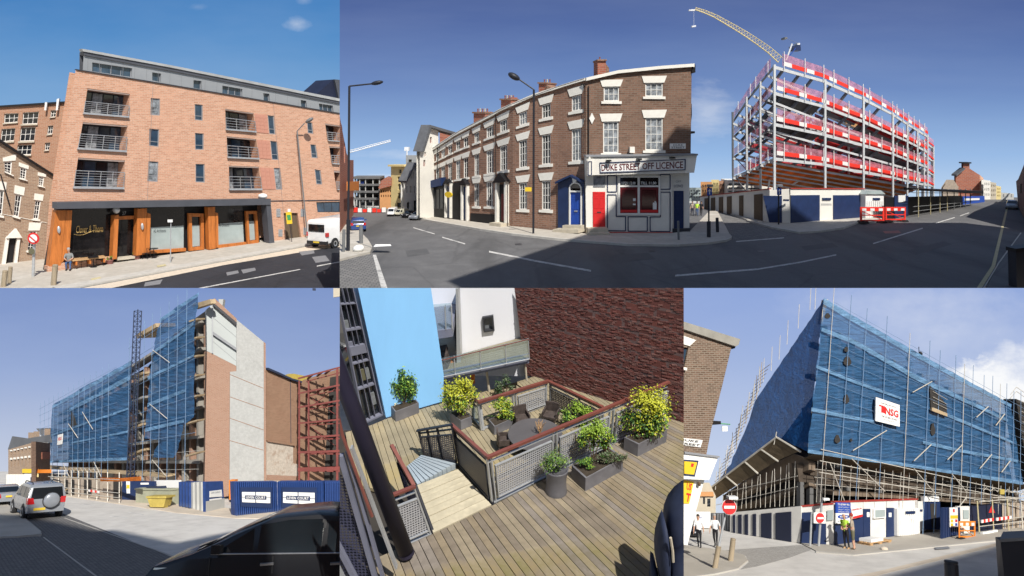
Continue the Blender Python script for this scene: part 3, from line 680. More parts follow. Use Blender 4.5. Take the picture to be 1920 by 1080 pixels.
for q,rl in BAL:
    Pb=W1.off(-1.1)
    b=strip(W1,sub(q,-.02,-.02,1.02,1.0),-1.35,-1.18,'balcony','frame_dark',apt)
    strip(W1,sub(q,.01,.0,.99,.06),-1.15,-.03,'balcony_ceiling','soffit',b)
    n_=4 if q[1][0] - q[0][0] > 60 else 3
    for k in range(n_):
        strip(W1,sub(q,(k+.06)/n_,.12,(k+.94)/n_,.97),-1.17,-1.12,'pane',['glass_blue','glass_dark','glass_curtain','glass_dark'][(k+int(q[0][1])) % 4],b)
    H=hom(q); mb=MB(W1); hw=3 if n_ == 4 else 2
    for k in range(7 if n_ == 4 else 5):
        v=rl+(1 - rl)*k/(6 if n_ == 4 else 4)*.92; mb.pole(W1,H(-.03,v),H(1.0,v),.9 if k else 1.6,.12)
    for k in range(hw+2): mb.pole(W1,H(-.02+k*1.01/(hw+1),rl),H(-.02+k*1.01/(hw+1),.95),1.3,.14)
    rr=mb.build('railing','steel_rail',b)
    strip(W1,sub(q,-.03,.95,1.0,1.02),.003,.22,'balcony_edge','galv',b)
for q in ([(475.5,212.2),(501,215.5),(504.5,251.5),(479.5,249)],[(480.5,261),(506,263.3),(509,299.5),(484.5,298.2)],[(485.5,312.7),(513,314.5),(517.8,356.2),(491,356.2)]):
    p_=strip(W1,sub(q,.05,.02,.97,.98),.002,.03,'tile_panel','tile_salmon',apt)
    for i in range(3):
        for j in range(5): strip(W1,sub(q,.06+.3*i,.03+.188*j,.345+.3*i,.205+.188*j),.03,.045,'tile','tile_salmon',p_)
strip(W1,[(500,376),(640,374.5),(640,376.5),(500,378)],.002,.03,'string_course','frame_dark',apt)
for x0,y0,x1,y1 in ((287,160,276,375),(512,192,536,450)):
    MB(W1).pole(W1,(x0,y0),(x1,y1),.8,.01).build('movement_joint','soffit',apt)
# grey metal top floor
W1p=W1.off(-.12)
PW=[[(173,117),(248,128),(247,145),(173,134)],[(285.5,135.5),(302,138),(302,154.5),(285.5,151)],[(362.7,150),(377.8,152),(378,168),(363,165.5)],[(417,160.5),(454.5,167),(454.5,181),(417,175)],
      [(493.3,174.5),(505,176),(506,190),(494.5,188.5)],[(564,187.3),(574.5,189),(575.5,202),(565,200.7)],[(598,194),(624,198),(625.5,210),(599.5,206)]]
ph=wall_obj(W1p,[(157,101),(640,194),(640,215),(320,161),(155,133)],PW,'cladding_grey',apt,'top_floor',.3)
for q in PW: window(W1p,q,ph,4 if q[1][0] - q[0][0] > 60 else (3 if q[1][0] - q[0][0] > 20 else 1),1,'frame_grey','glass_blue',.25,1,1.2)
for x in range(165,636,22): MB(W1p).pole(W1p,(x,104+(x - 157)*.193),(x - 1,132+(x - 157)*.169),.6,.01).build('cladding_seam','frame_grey',ph)
strip(W1,[(153,91.5),(320,122.5),(641,186),(641,191),(320,127),(155,96.5)],-.5,.12,'roof_edge','zinc_edge',apt)
strip(W1,[(155,96.5),(320,127),(641,191),(641,195.5),(320,133),(158,103.5)],-.5,.03,'eaves','zinc_dark',apt)
core(W1,[(157,97),(640,191),(640,213),(157,131)],'zinc_dark',apt,'upper_storey_core',-.8)
core(W1,[(144,134),(640,215),(640,430),(96,503),(106,378)],'brick_orange',apt,'core',-1.4)
strip(W1,[(142,129.5),(320,158.5),(641,212.5),(641,214.3),(320,160.3),(142,131.3)],-.2,.1,'coping','frame_dark',apt)
W1t=W1.off(-2.5); st=strip(W1t,[(593,177),(624.5,149),(632,185),(632,188)],-3,0,'stair_tower','navy_metal',apt)
strip(W1t,[(624.5,149),(641,150.5),(641,190),(632,186)],-2,.3,'stair_tower_side','zinc_dark',apt)
# ---- shopfront with dark canopy and orange timber
sf=strip(W1,[(96.7,377.8),(495.5,371.5),(495.5,382.5),(320,386),(96.7,390)],.1,1.1,'shop_canopy','zinc_dark',apt)
strip(W1,[(488,382.8),(496,376),(503.5,454.4),(494.4,456.5)],.1,1.0,'canopy_leg','zinc_dark',apt)
strip(W1,[(112,388),(488,380),(494,456),(420,466),(90,508)],-1.0,-.6,'shop_back','black_paint',apt)
for q in ([(101,394),(121,394),(110.5,497),(88.5,499)],[(121.5,394),(132,394),(126.5,480),(111.5,492)],[(211,404),(219.5,402),(215.5,484),(207.5,486)],[(254.5,391),(272,390),(268,476),(251.5,478.5)],[(272.5,398),(279,401),(277,472),(268.7,475)],
          [(386,388),(399.5,387),(401,465),(388.5,467.5)],[(400.5,398),(405,399),(406,463),(402,464)]):
    strip(W1,q,-.3,.35,'timber_pier','timber_orange',apt)
strip(W1,[(85.5,498),(110,497),(112,492),(207,481),(207,489),(144,502),(85.5,511)],-.3,.4,'plinth','brick_orange',apt)
w1_=strip(W1,[(133,394),(211,390),(206.5,481),(127,488)],-.5,-.42,'shop_window','glass_shop',apt)
text_mb(W1,'Clover & Thorn',[(147,424),(198,422),(196.5,436),(146,438)],-.38).build('lettering','gold',w1_)
mb=MB(W1)
for k in range(14):
    a=k/13; b=(k+1)/13
    f_=lambda t: (142+55*t,440+3*math.sin(t*6.3) - 6*t)
    mb.pole(W1,f_(a),f_(min(1,b)),.7,-.38)
mb.build('flourish','gold',w1_)
dr=strip(W1,[(221,413),(252,411.5),(250,480),(217.5,483)],-.9,-.5,'doorway','glass_shop',apt)
strip(W1,[(219.5,406),(253.5,404.5),(252.5,411),(219.5,412.5)],-.35,-.1,'door_header','timber_orange',dr)
text_mb(W1,'27',[(233.5,397.5),(240.5,397),(240,403.5),(233,404)],-.38).build('house_number','steel_rail',dr)
strip(W1,[(218,483),(250,480),(249,484),(217,487.5)],-.4,.35,'doorstep','stone',apt)
for q,tx in (([(279.5,391),(350,387.5),(350,467),(277.5,472)],[(292,431),(315,430),(315,436),(292,437)]),([(405.5,388),(459,385),(463,455.5),(406.5,462)],[(408,420.5),(434,419.5),(434,425),(408,426)])):
    a=strip(W1,q,-.5,-.42,'shop_window','glass_shop',apt)
    strip(W1,sub(q,.02,.46,.98,.98),-.42,-.40,'frosted_film','glass_frost',a)
    text_mb(W1,'A2 Architects',tx,-.38).build('lettering','frame_dark',a)
    strip(W1,sub(q,.0,.98,1.0,1.05),-.42,-.1,'window_sill','timber_orange',a)
for q in ([(355,400),(383.5,400.5),(384.5,468),(356.5,471)],[(462.5,396),(483.5,395.5),(487,455.8),(466,458)]):
    a=MB(W1); ring(a,W1,q,.2,.09,-.4,-.12); a=a.build('shop_door','timber_orange',apt)
    strip(W1,sub(q,.2,.09,.8,.91),-.42,-.38,'pane','glass_shop',a); strip(W1,sub(q,.22,.32,.78,.9),-.38,-.36,'frosted_film','glass_frost',a)
for x,y in ((106,430),(262,424)): MB(W1).ell(W1.at(x,y,.45),(V((.12,0,0)),V((0,.12,0)),V((0,0,.3)))).build('wall_lamp','galv',apt,smooth=True)
MB(W1).ell(W1.at(215,393,.3),(V((.3,0,0)),V((0,.2,0)),V((0,0,.3)))).build('security_light','galv',apt,smooth=True)
MB(W1).ell(W1.at(487,367,.5),(V((.45,0,0)),V((0,.3,0)),V((0,0,.25)))).build('security_camera','sign_white',apt,smooth=True)
# ---- old terrace on the left
W2=S1.wall((-20,500),(88,487))
ob_=E('terraced_house',W2.at(45,495),'old tan brick terraced house with white lintels on the side street','building')
OW=[[(8,303),(23,302),(21,327),(9,322)],[(38,313),(50,317),(48,337),(37,334)],[(73,330),(83,332),(81,350),(72,348)],[(-3,356),(8,358),(4,404),(-6,402)],[(29,364),(41,367),(35,407),(25,404)],[(66,375.5),(77,377),(72,411),(62,410)],[(56,433),(70,433),(62,471),(51,470)]]
ODO=[(16,446),(31,445),(25,493),(9,496)]
wall_obj(W2,[(-30,243),(0,264),(54,300),(109,335.5),(103,400),(88,489),(-30,503)],OW+[ODO],'brick_tan',ob_,dep=.25)
for q in OW:
    window(W2,q,ob_,2,4,'white_paint','glass_dark',.12,1.6,.8)
    strip(W2,sub(q,-.25,-.32,1.25,-.02),.002,.06,'lintel','white_sill',ob_); strip(W2,sub(q,-.2,1.0,1.2,1.1),.002,.2,'sill','white_sill',ob_)
strip(W2,ODO,-.2,-.15,'door','black_paint',ob_)
for q in ([(10,446),(16,446),(9,496),(2,497)],[(31,445),(37,445),(31,492),(25,493)]): strip(W2,q,.002,.2,'pilaster','white_sill',ob_)
strip(W2,[(10,446),(28,428),(39,445)],.002,.35,'pediment','white_sill',ob_)
strip(W2,[(-30,243),(0,262),(54,298),(110,333.5),(110,337),(54,302),(0,267),(-30,248)],-.5,.35,'eaves','black_paint',ob_)
core(W2,[(-30,247),(107,337),(90,486),(-30,500)],'brick_tan',ob_,'core',-.4)
MB(W2).pole(W2,(-2,400),(88,418),1.2,.04).build('string_course','white_sill',ob_)
mb=MB(W2); mb.pole(W2,(-3,326),(15,386),2.2,.5); mb.build('flagpole','black_paint',ob_)
# ---- flats behind
W3=S1.wall((-20,458),(140,452))
fl=E('warehouse_flats',W3.at(60,455),'rust brick warehouse flats with wide windows behind the old terrace','building')
FW_=[[(8,213),(35,212),(33,229),(7,231)],[(43,211),(73,209),(70,232),(41,233)],[(3,242),(29,240),(26,264),(0,266)],[(39,239),(67,238),(64,264),(36,265)],[(33,272),(60,271),(58,290),(30,291)],
       [(95,207),(106,206),(104,219),(94,220)],[(90,236),(100,235),(98,251),(88,252)],[(84.5,268),(94.5,267),(92,281.5),(83.5,282)]]
wall_obj(W3,[(-40,204),(0,200.5),(134,190.5),(145,190.5),(120,452),(-40,458)],FW_,'brick_rust',fl,dep=.3)
for q in FW_: window(W3,q,fl,3 if q[1][0] - q[0][0] > 20 else 2,2,'white_paint','glass_dark',.2,1.2,.8); strip(W3,sub(q,-.05,1.,1.05,1.12),.002,.15,'sill','stone',fl)
strip(W3,[(-40,201),(0,198),(146,188.5),(146,192),(0,201.5),(-40,204.5)],-.5,.2,'coping','black_paint',fl)
for q in ([(87.5,192),(91.5,192),(89.5,207),(86,207)],[(109.5,186),(114,185),(111,207),(107.5,207)]): strip(W3,q,.1,.5,'flue','sign_white',fl)
core(W3,[(-40,205),(142,192),(120,449),(-40,455)],'brick_rust',fl,'core',-.6)
# ---- things on the pavement of set 1
car(S1,(634,458),-24,46,'van','car_white','delivery_van','white delivery van with roof rack parked in front of the brick apartment block',cat='van')
lamp_post(S1,(577,448),(557,246),(571,231),(580,225.5),18,7,'lamp_grey','grey street lamp leaning beside the brown double door of the brick apartment block',2.6)
P=S1.card(543,455)
o=E('parking_sign',P.at(547,455),'yellow and green parking sign on a thin pole by the brown double door','sign')
MB(P).pole(P,(547.5,455),(543.5,420),1.4).build('pole','lamp_black',o)
strip(P,[(536.5,398),(546.5,397),(548.5,419),(538.5,420)],.02,.12,'board','sign_yellow',o); strip(P,[(538.5,403),(545.5,402.5),(546.5,412),(540,412.5)],.12,.14,'green_panel','sign_green',o)
strip(P,[(540,391.5),(545,391.5),(545,397),(540,397)],.02,.1,'small_plate','sign_white',o)
P=S1.card(321,495)
o=E('sign_post',P.at(321,495),'thin silver sign post with small white plate on the pavement before the frosted windows','sign')
MB(P).pole(P,(319.5,495),(320.5,412),1.8).build('pole','galv',o); strip(P,rect(315.5,411.5,324.5,416.5),.05,.12,'plate','sign_white',o)
P=S1.card(64,521)
o=E('no_entry_sign',P.at(62,521),'round red and white road sign on a grey pole beside the old tan brick house','sign')
MB(P).pole(P,(62,521),(64.5,450),5,n=8).build('pole','galv',o)
c=P.at(67,446,.25); k=depth(c)/F
disc=lambda mb,r,d: mb.lathe(c+P.n*d,P.n,[(r*k,0),(r*k,.03)],20,P.t)
disc(MB(P),11,0).build('disc','sign_red',o); disc(MB(P),7.5,.031).build('inner_disc','sign_white',o)
MB(P).pole(P,(60,441),(73,452),2,.34,w2=.03).build('bar','sign_red',o)
MB(P).lathe(P.at(63.5,470,.25),P.n,[(6*k,0),(6*k,.03)],16,P.t).build('small_disc','cloth_khaki',o)
bollard(S1,(6,540),(10,507),9,'timber_grey','leaning timber bollard nearest the left kerb corner','timber_bollard','timber bollards')
bollard(S1,(17,534),(20,500),7,'timber_grey','timber bollard just behind the leaning one at the kerb corner','timber_bollard','timber bollards')
bollard(S1,(100,537),(104,496),9.5,'timber_grey','single timber bollard in front of the orange timber corner pier','timber_bollard','timber bollards')
def pot(S,base,wpx,hpx,mat,label,leafm,pn='plant_pot',seed=1):
    P=S.card(*base); p=P.at(*base); k=depth(p)/F; r,h=wpx*k/2,hpx*k
    o=E(pn,p,label,'plant pot','terracotta pots')
    MB(P).lathe(p,S.up,[(r*.7,0),(r*.95,h*.4),(r,h*.8),(r*1.08,h*.85),(r*1.08,h),(r*.9,h),(r*.85,h*.8)],16).build('pot',mat,o,smooth=True)
    for m,mb in leaves(S,p+S.up*(h*1.35),(r*1.1,r*1.1,h*.7),160,r*.22,leafm,seed=seed).items(): mb.build('foliage',m,o)
pot(S1,(206,497),12,10,'terracotta','round terracotta pot with green plant left of the shop doorway',['leaf_mid','leaf_lime'],seed=3)
pot(S1,(256.5,488),12,10,'terracotta','round terracotta pot with yellow flowers right of the shop doorway',['leaf_mid','leaf_yellow'],seed=4)
Pb=W1.off(1.0)
o=E('timber_bench',Pb.at(168,492),'long low timber bench below the dark shop window with gold lettering','bench')
for k in range(2): strip(Pb,[(136,486.5+k),(199,480+k),(199,482.5+k),(136,489+k)],-.6+k*.35,-.3+k*.35,'seat','timber_pale',o)
for x,y in ((142,488.5),(168,486),(194,483)): strip(Pb,rect(x,y,x+3,y+9),-.5,0,'leg','timber_orange',o)
def chair_set(S,base,k,mat,name,label,yaw=0,group=None,table=False):
    p=S.g(*base,.1); fw=Matrix.Rotation(R(yaw),3,S.up) @ S.fw; lf=S.up.cross(fw); T=lambda x,y,z: p+(fw*x+lf*y+S.up*z)*k
    o=E(name,p,label,'table' if table else 'chair',group)
    if table:
        MB(None,S).lathe(T(0,0,.7),S.up,[(.32*k,0),(.34*k,.02*k),(.34*k,.04*k)],16).build('table_top',mat,o)
        MB(None,S).bar(T(0,0,0),T(0,0,.7),.025*k).build('leg',mat,o); MB(None,S).lathe(T(0,0,0),S.up,[(.22*k,0),(.2*k,.02*k)],12).build('base',mat,o)
    else:
        MB(None,S).solid([T(-.2,.2,.44),T(.2,.2,.44),T(.2,-.2,.44),T(-.2,-.2,.44)],[T(-.2,.2,.47),T(.2,.2,.47),T(.2,-.2,.47),T(-.2,-.2,.47)]).build('seat',mat,o)
        for x,y in ((.19,.19),(.19,-.19),(-.19,.19),(-.19,-.19)): MB(None,S).bar(T(x*1.1,y*1.1,0),T(x,y,.44 if x > 0 else .86),.018*k).build('leg',mat,o)
        for z in (.62,.72,.82): MB(None,S).bar(T(-.19,.2,z),T(-.19,-.2,z),.03*k,.02*k).build('back_slat',mat,o)
    return o
chair_set(S1,(155,501),1.15,'black_paint','cafe_chair','black folding cafe chair nearest the seated man',60,'cafe chairs')
chair_set(S1,(176,501),1.15,'black_paint','cafe_table','small round black cafe table before the timber bench',0,None,True)
chair_set(S1,(188,498),1.15,'black_paint','cafe_chair','black folding cafe chair between round table and left terracotta pot',-70,'cafe chairs')
chair_set(S1,(275,485.5),1.1,'black_paint','cafe_chair','black folding cafe chair right of the pot with yellow flowers',80,'cafe chairs')
chair_set(S1,(289,483.5),1.1,'black_paint','cafe_table','small round black cafe table before the frosted office window',0,None,True)
person(S1,(131,505),200,52,('skin','cloth_grey','cloth_grey','skin','denim','denim','denim','cloth_black'),'man in grey jumper and jeans sitting on the bench end by the timber pier','sit',z=.1,arms='knee',sit=.42,hair='hair_grey',fingers=True)
# ================================================================== SET 2: the street with the corner shop and the steel frame
S2=Set(240,6.4,1.0,(637,0,1920,540))
sky_backdrop(S2,190,[(637,-60),(1990,-60),(1990,440),(637,440)],'two','',[(0,(206,222,240)),(.14,(190,214,240)),(.3,(150,185,228)),(.55,(108,138,192)),(.8,(84,108,164)),(1,(72,92,146))],
             [(.51,.46,.035,.10,.9,.30),(.10,.18,.10,.012,.8,.45),(.12,.22,.09,.01,.8,.4),(.13,.30,.10,.02,.8,.25)])
G2=S2.ground()
strip(G2,[(600,385),(660,385),(780,395),(1290,380),(1345,386),(1800,376),(1880,370),(1990,370),(1990,560),(600,560)],-.3,0,'road','asphalt',kind='structure')
strip(G2,[(780,402),(803,408),(923,423),(1047,436),(1098,441),(1135,440),(1260,440),(1294,436),(1330,398),(1345,398),(1368,442),(1372,447),(1362,452),(1330,457),(1270,461),(1180,460),(1110,455),(1040,449),(960,440),(900,431),(830,419),(780,410)],0,.11,'pavement','pavement',kind='structure')
kp=[(780,410),(830,419),(900,431),(960,440),(1040,449),(1110,455),(1180,460),(1270,461),(1330,457),(1362,452),(1372,447),(1368,442)]
for a,b in zip(kp,kp[1:]): strip(G2,[a,b,(b[0],b[1]+1.5),(a[0],a[1]+1.5)],0,.125,'kerb','kerb_stone',kind='structure')
strip(G2,[(1340,396),(1370,402),(1440,424),(1500,438),(1455,446),(1380,452),(1373,449),(1374,444)],0,.006,'cobbled_street','setts',kind='structure')
strip(G2,[(1345,394),(1443,419),(1480,420),(1540,414),(1625,410),(1660,408),(1640,417),(1611,417),(1582,428),(1540,434),(1500,437),(1450,428),(1400,414)],0,.11,'pavement','pavement',kind='structure')
kp=[(1660,408.5),(1640,417.5),(1611,417.5),(1582,428.5),(1540,434.5),(1500,437.5),(1450,428.5),(1400,414.5)]
for a,b in zip(kp,kp[1:]): strip(G2,[a,b,(b[0],b[1]+1.3),(a[0],a[1]+1.3)],0,.125,'kerb','kerb_stone',kind='structure')
strip(G2,[(630,424),(662,424),(690,452),(698,466),(694,476),(668,482),(630,492)],0,.11,'pavement','pavement',kind='structure')
strip(G2,[(630,492),(668,482),(695,476),(702,482),(722,545),(630,545)],0,.006,'cobbled_street','setts',kind='structure')
strip(G2,[(699,478),(705,478),(728,545),(716,545)],.006,.012,'road_marking','line_white',kind='structure')
def mark(a,b,w,mat='line_white'): 
    strip(G2,[(a[0],a[1] - w/2),(b[0],b[1] - w/2),(b[0],b[1]+w/2),(a[0],a[1]+w/2)],.004,.009,'road_marking',mat,kind='structure')
for a,b,w in (((917,472),(1012,491),3),((1012,491),(1108,508),3.2),((829,445),(872,457.5),2),((775,427),(815,439),1.6),((1266,517),(1420,505),3),((1420,505),(1500,492),2.6),((1500,492),(1568,478),2.4),((1637,457),(1730,428),2),((1755,418.5),(1790,408),1.6),((1800,405),(1817,399),1.3),((1380,453),(1470,446),1.6)): mark(a,b,w)
strip(G2,[(1828,545),(1838,545),(1866,500),(1890,390),(1886.5,390),(1859,499)],.004,.009,'road_marking','line_yellow',kind='structure')
strip(G2,[(1848,545),(1872,500),(1915,440),(1990,420),(1990,560),(1848,560)],0,.11,'pavement','asphalt',kind='structure')
for a,b in (((1846,545),(1872,500)),((1872,500),(1915,440))): strip(G2,[(a[0] - 3,a[1]),(b[0] - 2,b[1]),b,a],0,.125,'kerb','kerb_stone',kind='structure')
strip(G2,[(1655,434),(1685,432),(1690,437),(1660,438)],.004,.008,'manhole_cover','terracotta',kind='structure')
# ---- brick terrace, a gentle curve of five house fronts
TOP=[(803,286.5),(855,251.7),(929,213),(940,206),(1003,178),(1078.5,154),(1098,148.5),(1158,134.5),(1237,126.5),(1300,122)]
BOT=[(803,407.6),(866,415.5),(923.5,422.5),(962,427.5),(1047,434.5),(1098,439),(1292,436.5)]
tT=lambda x: interp(TOP,x); tB=lambda x: interp(BOT,x)
def fr(x,v): return (x,tT(x)+(tB(x) - tT(x))*v)
SEG=[803,866,930.5,962,1046,1098]
WT=[S2.wall((a,tB(a)),(b,tB(b))) for a,b in zip(SEG,SEG[1:])]
houses=[]
HL=['brown brick terraced house at the far end of the row with dark shopfront','brown brick terraced house with yellow oval sign on its ground floor','brown brick terraced house with white porch columns and dark red door','brown brick terraced house behind the grey street lamp','brown brick terraced house with royal blue arched door']
COLS={810: 0,820: 0,830.7: 0,843.7: 0,858.7: 0,873.3: 1,893.7: 1,918: 1,944: 2,980.6: 3,1024: 3,1080.5: 4}
def colq(x,v0,v1,wf=.062):
    w_=(tB(x) - tT(x))*wf*(.8 if x < 900 else 1)/2
    return [fr(x - w_,v0),fr(x+w_,v0),fr(x+w_,v1),fr(x - w_,v1)]
for i,P in enumerate(WT):
    a,b=SEG[i],SEG[i+1]; o=E('terraced_house',P.at((a+b)/2,tB((a+b)/2)),HL[i],'house','brick terrace'); houses.append(o)
    xs=[x for x in COLS if COLS[x] == i]; holes=[]
    for x in xs:
        holes += [colq(x,.092,.19),colq(x,.311,.523)]
        if x in (980.6,1024): holes.append(colq(x,.642,.85))
        if x in (893.7,918): holes.append(colq(x,.60,.83))
    nseg=4; top=[fr(a+(b - a)*k/nseg,0) for k in range(nseg+1)]; bot=[fr(b - (b - a)*k/nseg,1) for k in range(nseg+1)]
    if i == 4: holes.append([(1070.5,346),(1080,343),(1091.5,346),(1091.5,420),(1070.5,420)])
    wall_obj(P,top+bot,holes,'brick_plum',o,dep=.22)
    core(P,[(p[0],p[1]+.6) for p in top]+[(p[0],p[1] - 3) for p in bot],'brick_plum',o,'core',-.6)
    for x in xs:
        ws=[(.092,.19,2),(.311,.523,4)]+([(.642,.85,4)] if x in (980.6,1024) else [])+([(.60,.83,4)] if x in (893.7,918) else [])
        for v0,v1,r_ in ws:
            q=colq(x,v0,v1); window(P,q,o,3 if x > 880 else 2,r_,'white_paint',rng.choice(['glass_dark','glass_curtain','glass_dark']),.1,1.5 if x > 900 else 1,.75 if x > 900 else .5)
            w_=(q[1][0] - q[0][0]); L=lambda u,v: fr(q[0][0]+w_*u,v)
            strip(P,[L(-.42,v0 - .058),L(1.42,v0 - .058),L(1.15,v0 - .004),L(-.15,v0 - .004)],.002,.05,'lintel','white_sill',o)
            strip(P,[L(-.3,v1),L(1.3,v1),L(1.3,v1+.022),L(-.3,v1+.018)],.002,.07,'sill','white_sill',o)
    strip(P,[(p[0],p[1] - 2) for p in top]+[(p[0],p[1]+2.6) for p in reversed(top)],-.2,.18,'cornice','cream_paint',o)
    MB(P).solid([P.at(p[0],p[1] - 1,.2) for p in (top[0],top[-1])]+[P.at(p[0],p[1] - 1.4,.2) for p in (top[-1],top[0])],[P.at(p[0],p[1] - 1,-3) for p in (top[0],top[-1])]+[P.at(p[0],p[1] - 1.4,-3) for p in (top[-1],top[0])]).build('roof','roof_slate',o)
for i,x,y0,y1 in ((2,931.5,214,422),(0,823,276,345),(4,1096.5,158,290)): MB(WT[i]).pole(WT[i],(x,y0),(x,y1),1.6,.12).build('downpipe','black_paint',houses[i])
MB(WT[4]).pole(WT[4],(1091,157),(1097,161),2.4,.12).build('rainwater_head','black_paint',houses[4])
# ground floor of the far houses: painted shopfronts and porches
P=WT[0]; o=houses[0]
strip(P,[fr(804,.46),fr(836,.46),fr(836,.56),fr(804,.56)],.002,.45,'shop_fascia','navy_paint',o)
strip(P,[fr(804,.56),fr(836,.56),fr(836,.98),fr(804,.98)],.002,.1,'shopfront','black_paint',o)
for x in (807,814,821,828): strip(P,[fr(x,.60),fr(x+5,.60),fr(x+5,.86),fr(x,.86)],.1,.13,'shop_window','glass_dark',o)
for x in (838,847): strip(P,[fr(x,.55),fr(x+2,.55),fr(x+2,.97),fr(x,.97)],.002,.25,'porch_column','white_sill',o)
strip(P,[fr(840,.58),fr(847,.58),fr(847,.97),fr(840,.97)],.002,.06,'door','navy_paint',o)
strip(P,[fr(836,.55),fr(842.5,.49),fr(850,.55)],.002,.35,'porch_roof','black_paint',o)
strip(P,[fr(851,.56),fr(865,.56),fr(865,.98),fr(851,.98)],.002,.1,'shopfront','black_paint',o)
c=P.at(852,364,.5); k=depth(c)/F
sg=MB(P).lathe(c,P.n,[(10*k,0),(10*k,.08)],20,P.t); 
for v in sg.v: v -= P.up*((v - c).dot(P.up)*.45)
sg.build('oval_sign','sign_yellow',houses[1])
P=WT[1]; o=houses[1]
for x in (868.5,878): strip(P,[fr(x,.60),fr(x+2.2,.60),fr(x+2.2,.98),fr(x,.98)],.002,.25,'porch_column','white_sill',o)
strip(P,[fr(870.7,.62),fr(878,.62),fr(878,.97),fr(870.7,.97)],.002,.06,'door','navy_paint',o); strip(P,[fr(866.5,.6),fr(874.5,.53),fr(882,.6)],.002,.4,'porch_roof','black_paint',o)
strip(P,[fr(883,.9),fr(930,.9),fr(930,.995),fr(883,.995)],.002,.06,'plinth','black_paint',o)
P=WT[2]; o=houses[2]
for x in (934,951): strip(P,[fr(x,.62),fr(x+3.5,.62),fr(x+3.5,.96),fr(x,.96)],.002,.3,'porch_column','white_sill',o)
strip(P,[fr(937.5,.64),fr(951,.64),fr(951,.97),fr(937.5,.97)],.002,.05,'door_surround','black_paint',o); strip(P,[fr(942,.72),fr(949.5,.72),fr(949.5,.95),fr(942,.95)],.05,.1,'door','oxblood',o)
strip(P,[fr(932,.62),fr(944.5,.54),fr(958,.62)],.002,.45,'porch_roof','black_paint',o); strip(P,[fr(934,.96),fr(955,.96),fr(955,1.0),fr(934,1.0)],.002,.8,'step','stone',o)
# blue arched door
P=WT[4]; o=houses[4]
ds=MB(P).holed(P,[(1047.8,338),(1074.6,328),(1097.5,338),(1097.5,428.5),(1047.8,426.5)],[[(1068,352),(1072,345),(1080.5,341),(1089,345),(1094,352),(1094,421),(1068,421)]],.12,.12).build('door_surround','navy_paint',o,recalc=False)
strip(P,[(1046.5,340),(1074.6,327),(1098,339),(1098,342.5),(1074.6,331),(1046.5,344)],.12,.4,'porch_gable','navy_paint',ds)
mb=MB(P); arc=[(1080.8+11.8*math.cos(t),353 - 11.5*math.sin(t)) for t in [math.pi*k/10 for k in range(11)]]; arc2=[(1080.8+9.8*math.cos(t),353 - 9.2*math.sin(t)) for t in [math.pi*k/10 for k in range(11)]]
for k in range(10): mb.prism(P,[arc[k],arc[k+1],arc2[k+1],arc2[k]],.0,.16)
mb.prism(P,[(1069,353),(1071,353),(1071,421),(1069,421)],0,.16); mb.prism(P,[(1090.6,353),(1092.6,353),(1092.6,421),(1090.6,421)],0,.16); mb.prism(P,[(1071,357),(1090.6,357),(1090.6,360),(1071,360)],0,.14)
mb.prism(P,[(1076,334),(1085,334),(1083,343),(1078,343)],.12,.24)
mb.build('arch','white_paint',ds)
strip(P,arc2,-.02,.06,'fanlight','glass_dark',ds)
bd=strip(P,rect(1071.2,360.5,1090.4,420.5),-.05,.06,'door','blue_door',o)
for x in (1073,1082): 
    for y0,y1 in ((363,369),(372,392),(400,417)): 
        mb=MB(P); ring(mb,P,rect(x,y0,x+7,y1),.1,.06,.06,.075); mb.build('door_panel','blue_door',bd)
strip(P,rect(1078,394.5,1084,397),.06,.1,'letterbox','steel_rail',bd)
for k in range(2): strip(P,[(1062 - k*12,421+k*6),(1097,421+k*6),(1097,427+k*7),(1062 - k*12,427+k*6.5)],.002,.5+k*.4,'step','stone',o)
# ---- the corner shop
PP=S2.wall((1098,439),(1292,436.5))
pub=E('corner_shop',PP.at(1195,438),'three storey brown brick corner off licence with white shopfront and navy trim','shop')
PWIN=[(rect(1132,163,1161,190),2),(rect(1210,156,1243,181),2),(rect(1131,228.5,1160,287),4),(rect(1210,221.6,1243,282),4)]
ptop=[(x,tT(x)) for x in (1098,1120,1158,1200,1237,1270,1297)]
SHOPW=rect(1160.7,332.4,1232,398.7)
wall_obj(PP,ptop+[(1295,296),(1098,300)],[q for q,_ in PWIN],'brick_umber',pub,dep=.22)
core(PP,[(1100,150),(1158,136),(1237,128),(1295,123),(1291,430),(1100,436)],'brick_umber',pub,'core',-.5)
for q,r_ in PWIN:
    window(PP,q,pub,3,r_,'white_paint','glass_curtain',.1,2,.9)
    (x0,y0),(x1,_),(_,y1),_=q; hh=13 if r_ == 2 else 15
    strip(PP,[(x0 - 7,y0 - hh),(x1+7,y0 - hh - 1),(x1+2,y0 - 1),(x0 - 3,y0 - .5)],.002,.05,'lintel','white_sill',pub); strip(PP,[(x0 - 5,y1),(x1+4,y1),(x1+4,y1+5),(x0 - 5,y1+4.5)],.002,.09,'sill','white_sill',pub)
strip(PP,[(p[0],p[1] - 2.5) for p in ptop]+[(1300,119.5),(1300,126)]+[(p[0],p[1]+3.4) for p in reversed(ptop)],-.2,.22,'cornice','cream_paint',pub)
strip(PP,[(1296.5,121),(1303,121),(1303,136),(1296.5,138)],-1.5,.1,'gutter_end','black_paint',pub)
MB(PP).pole(PP,(1103,161),(1103,292),2,.1).build('downpipe','black_paint',pub)
strip(PP,[(1109.5,211.5),(1115,222),(1109.5,232.5),(1104.5,222)],.002,.06,'tie_plate','white_paint',pub)
strip(PP,rect(1179,275,1188,286.5),.002,.3,'alarm_box','cream_paint',pub)
ss=strip(PP,[(1255.7,269),(1285.3,269),(1285.3,279),(1255.7,279)],.002,.05,'street_sign','sign_white',pub)
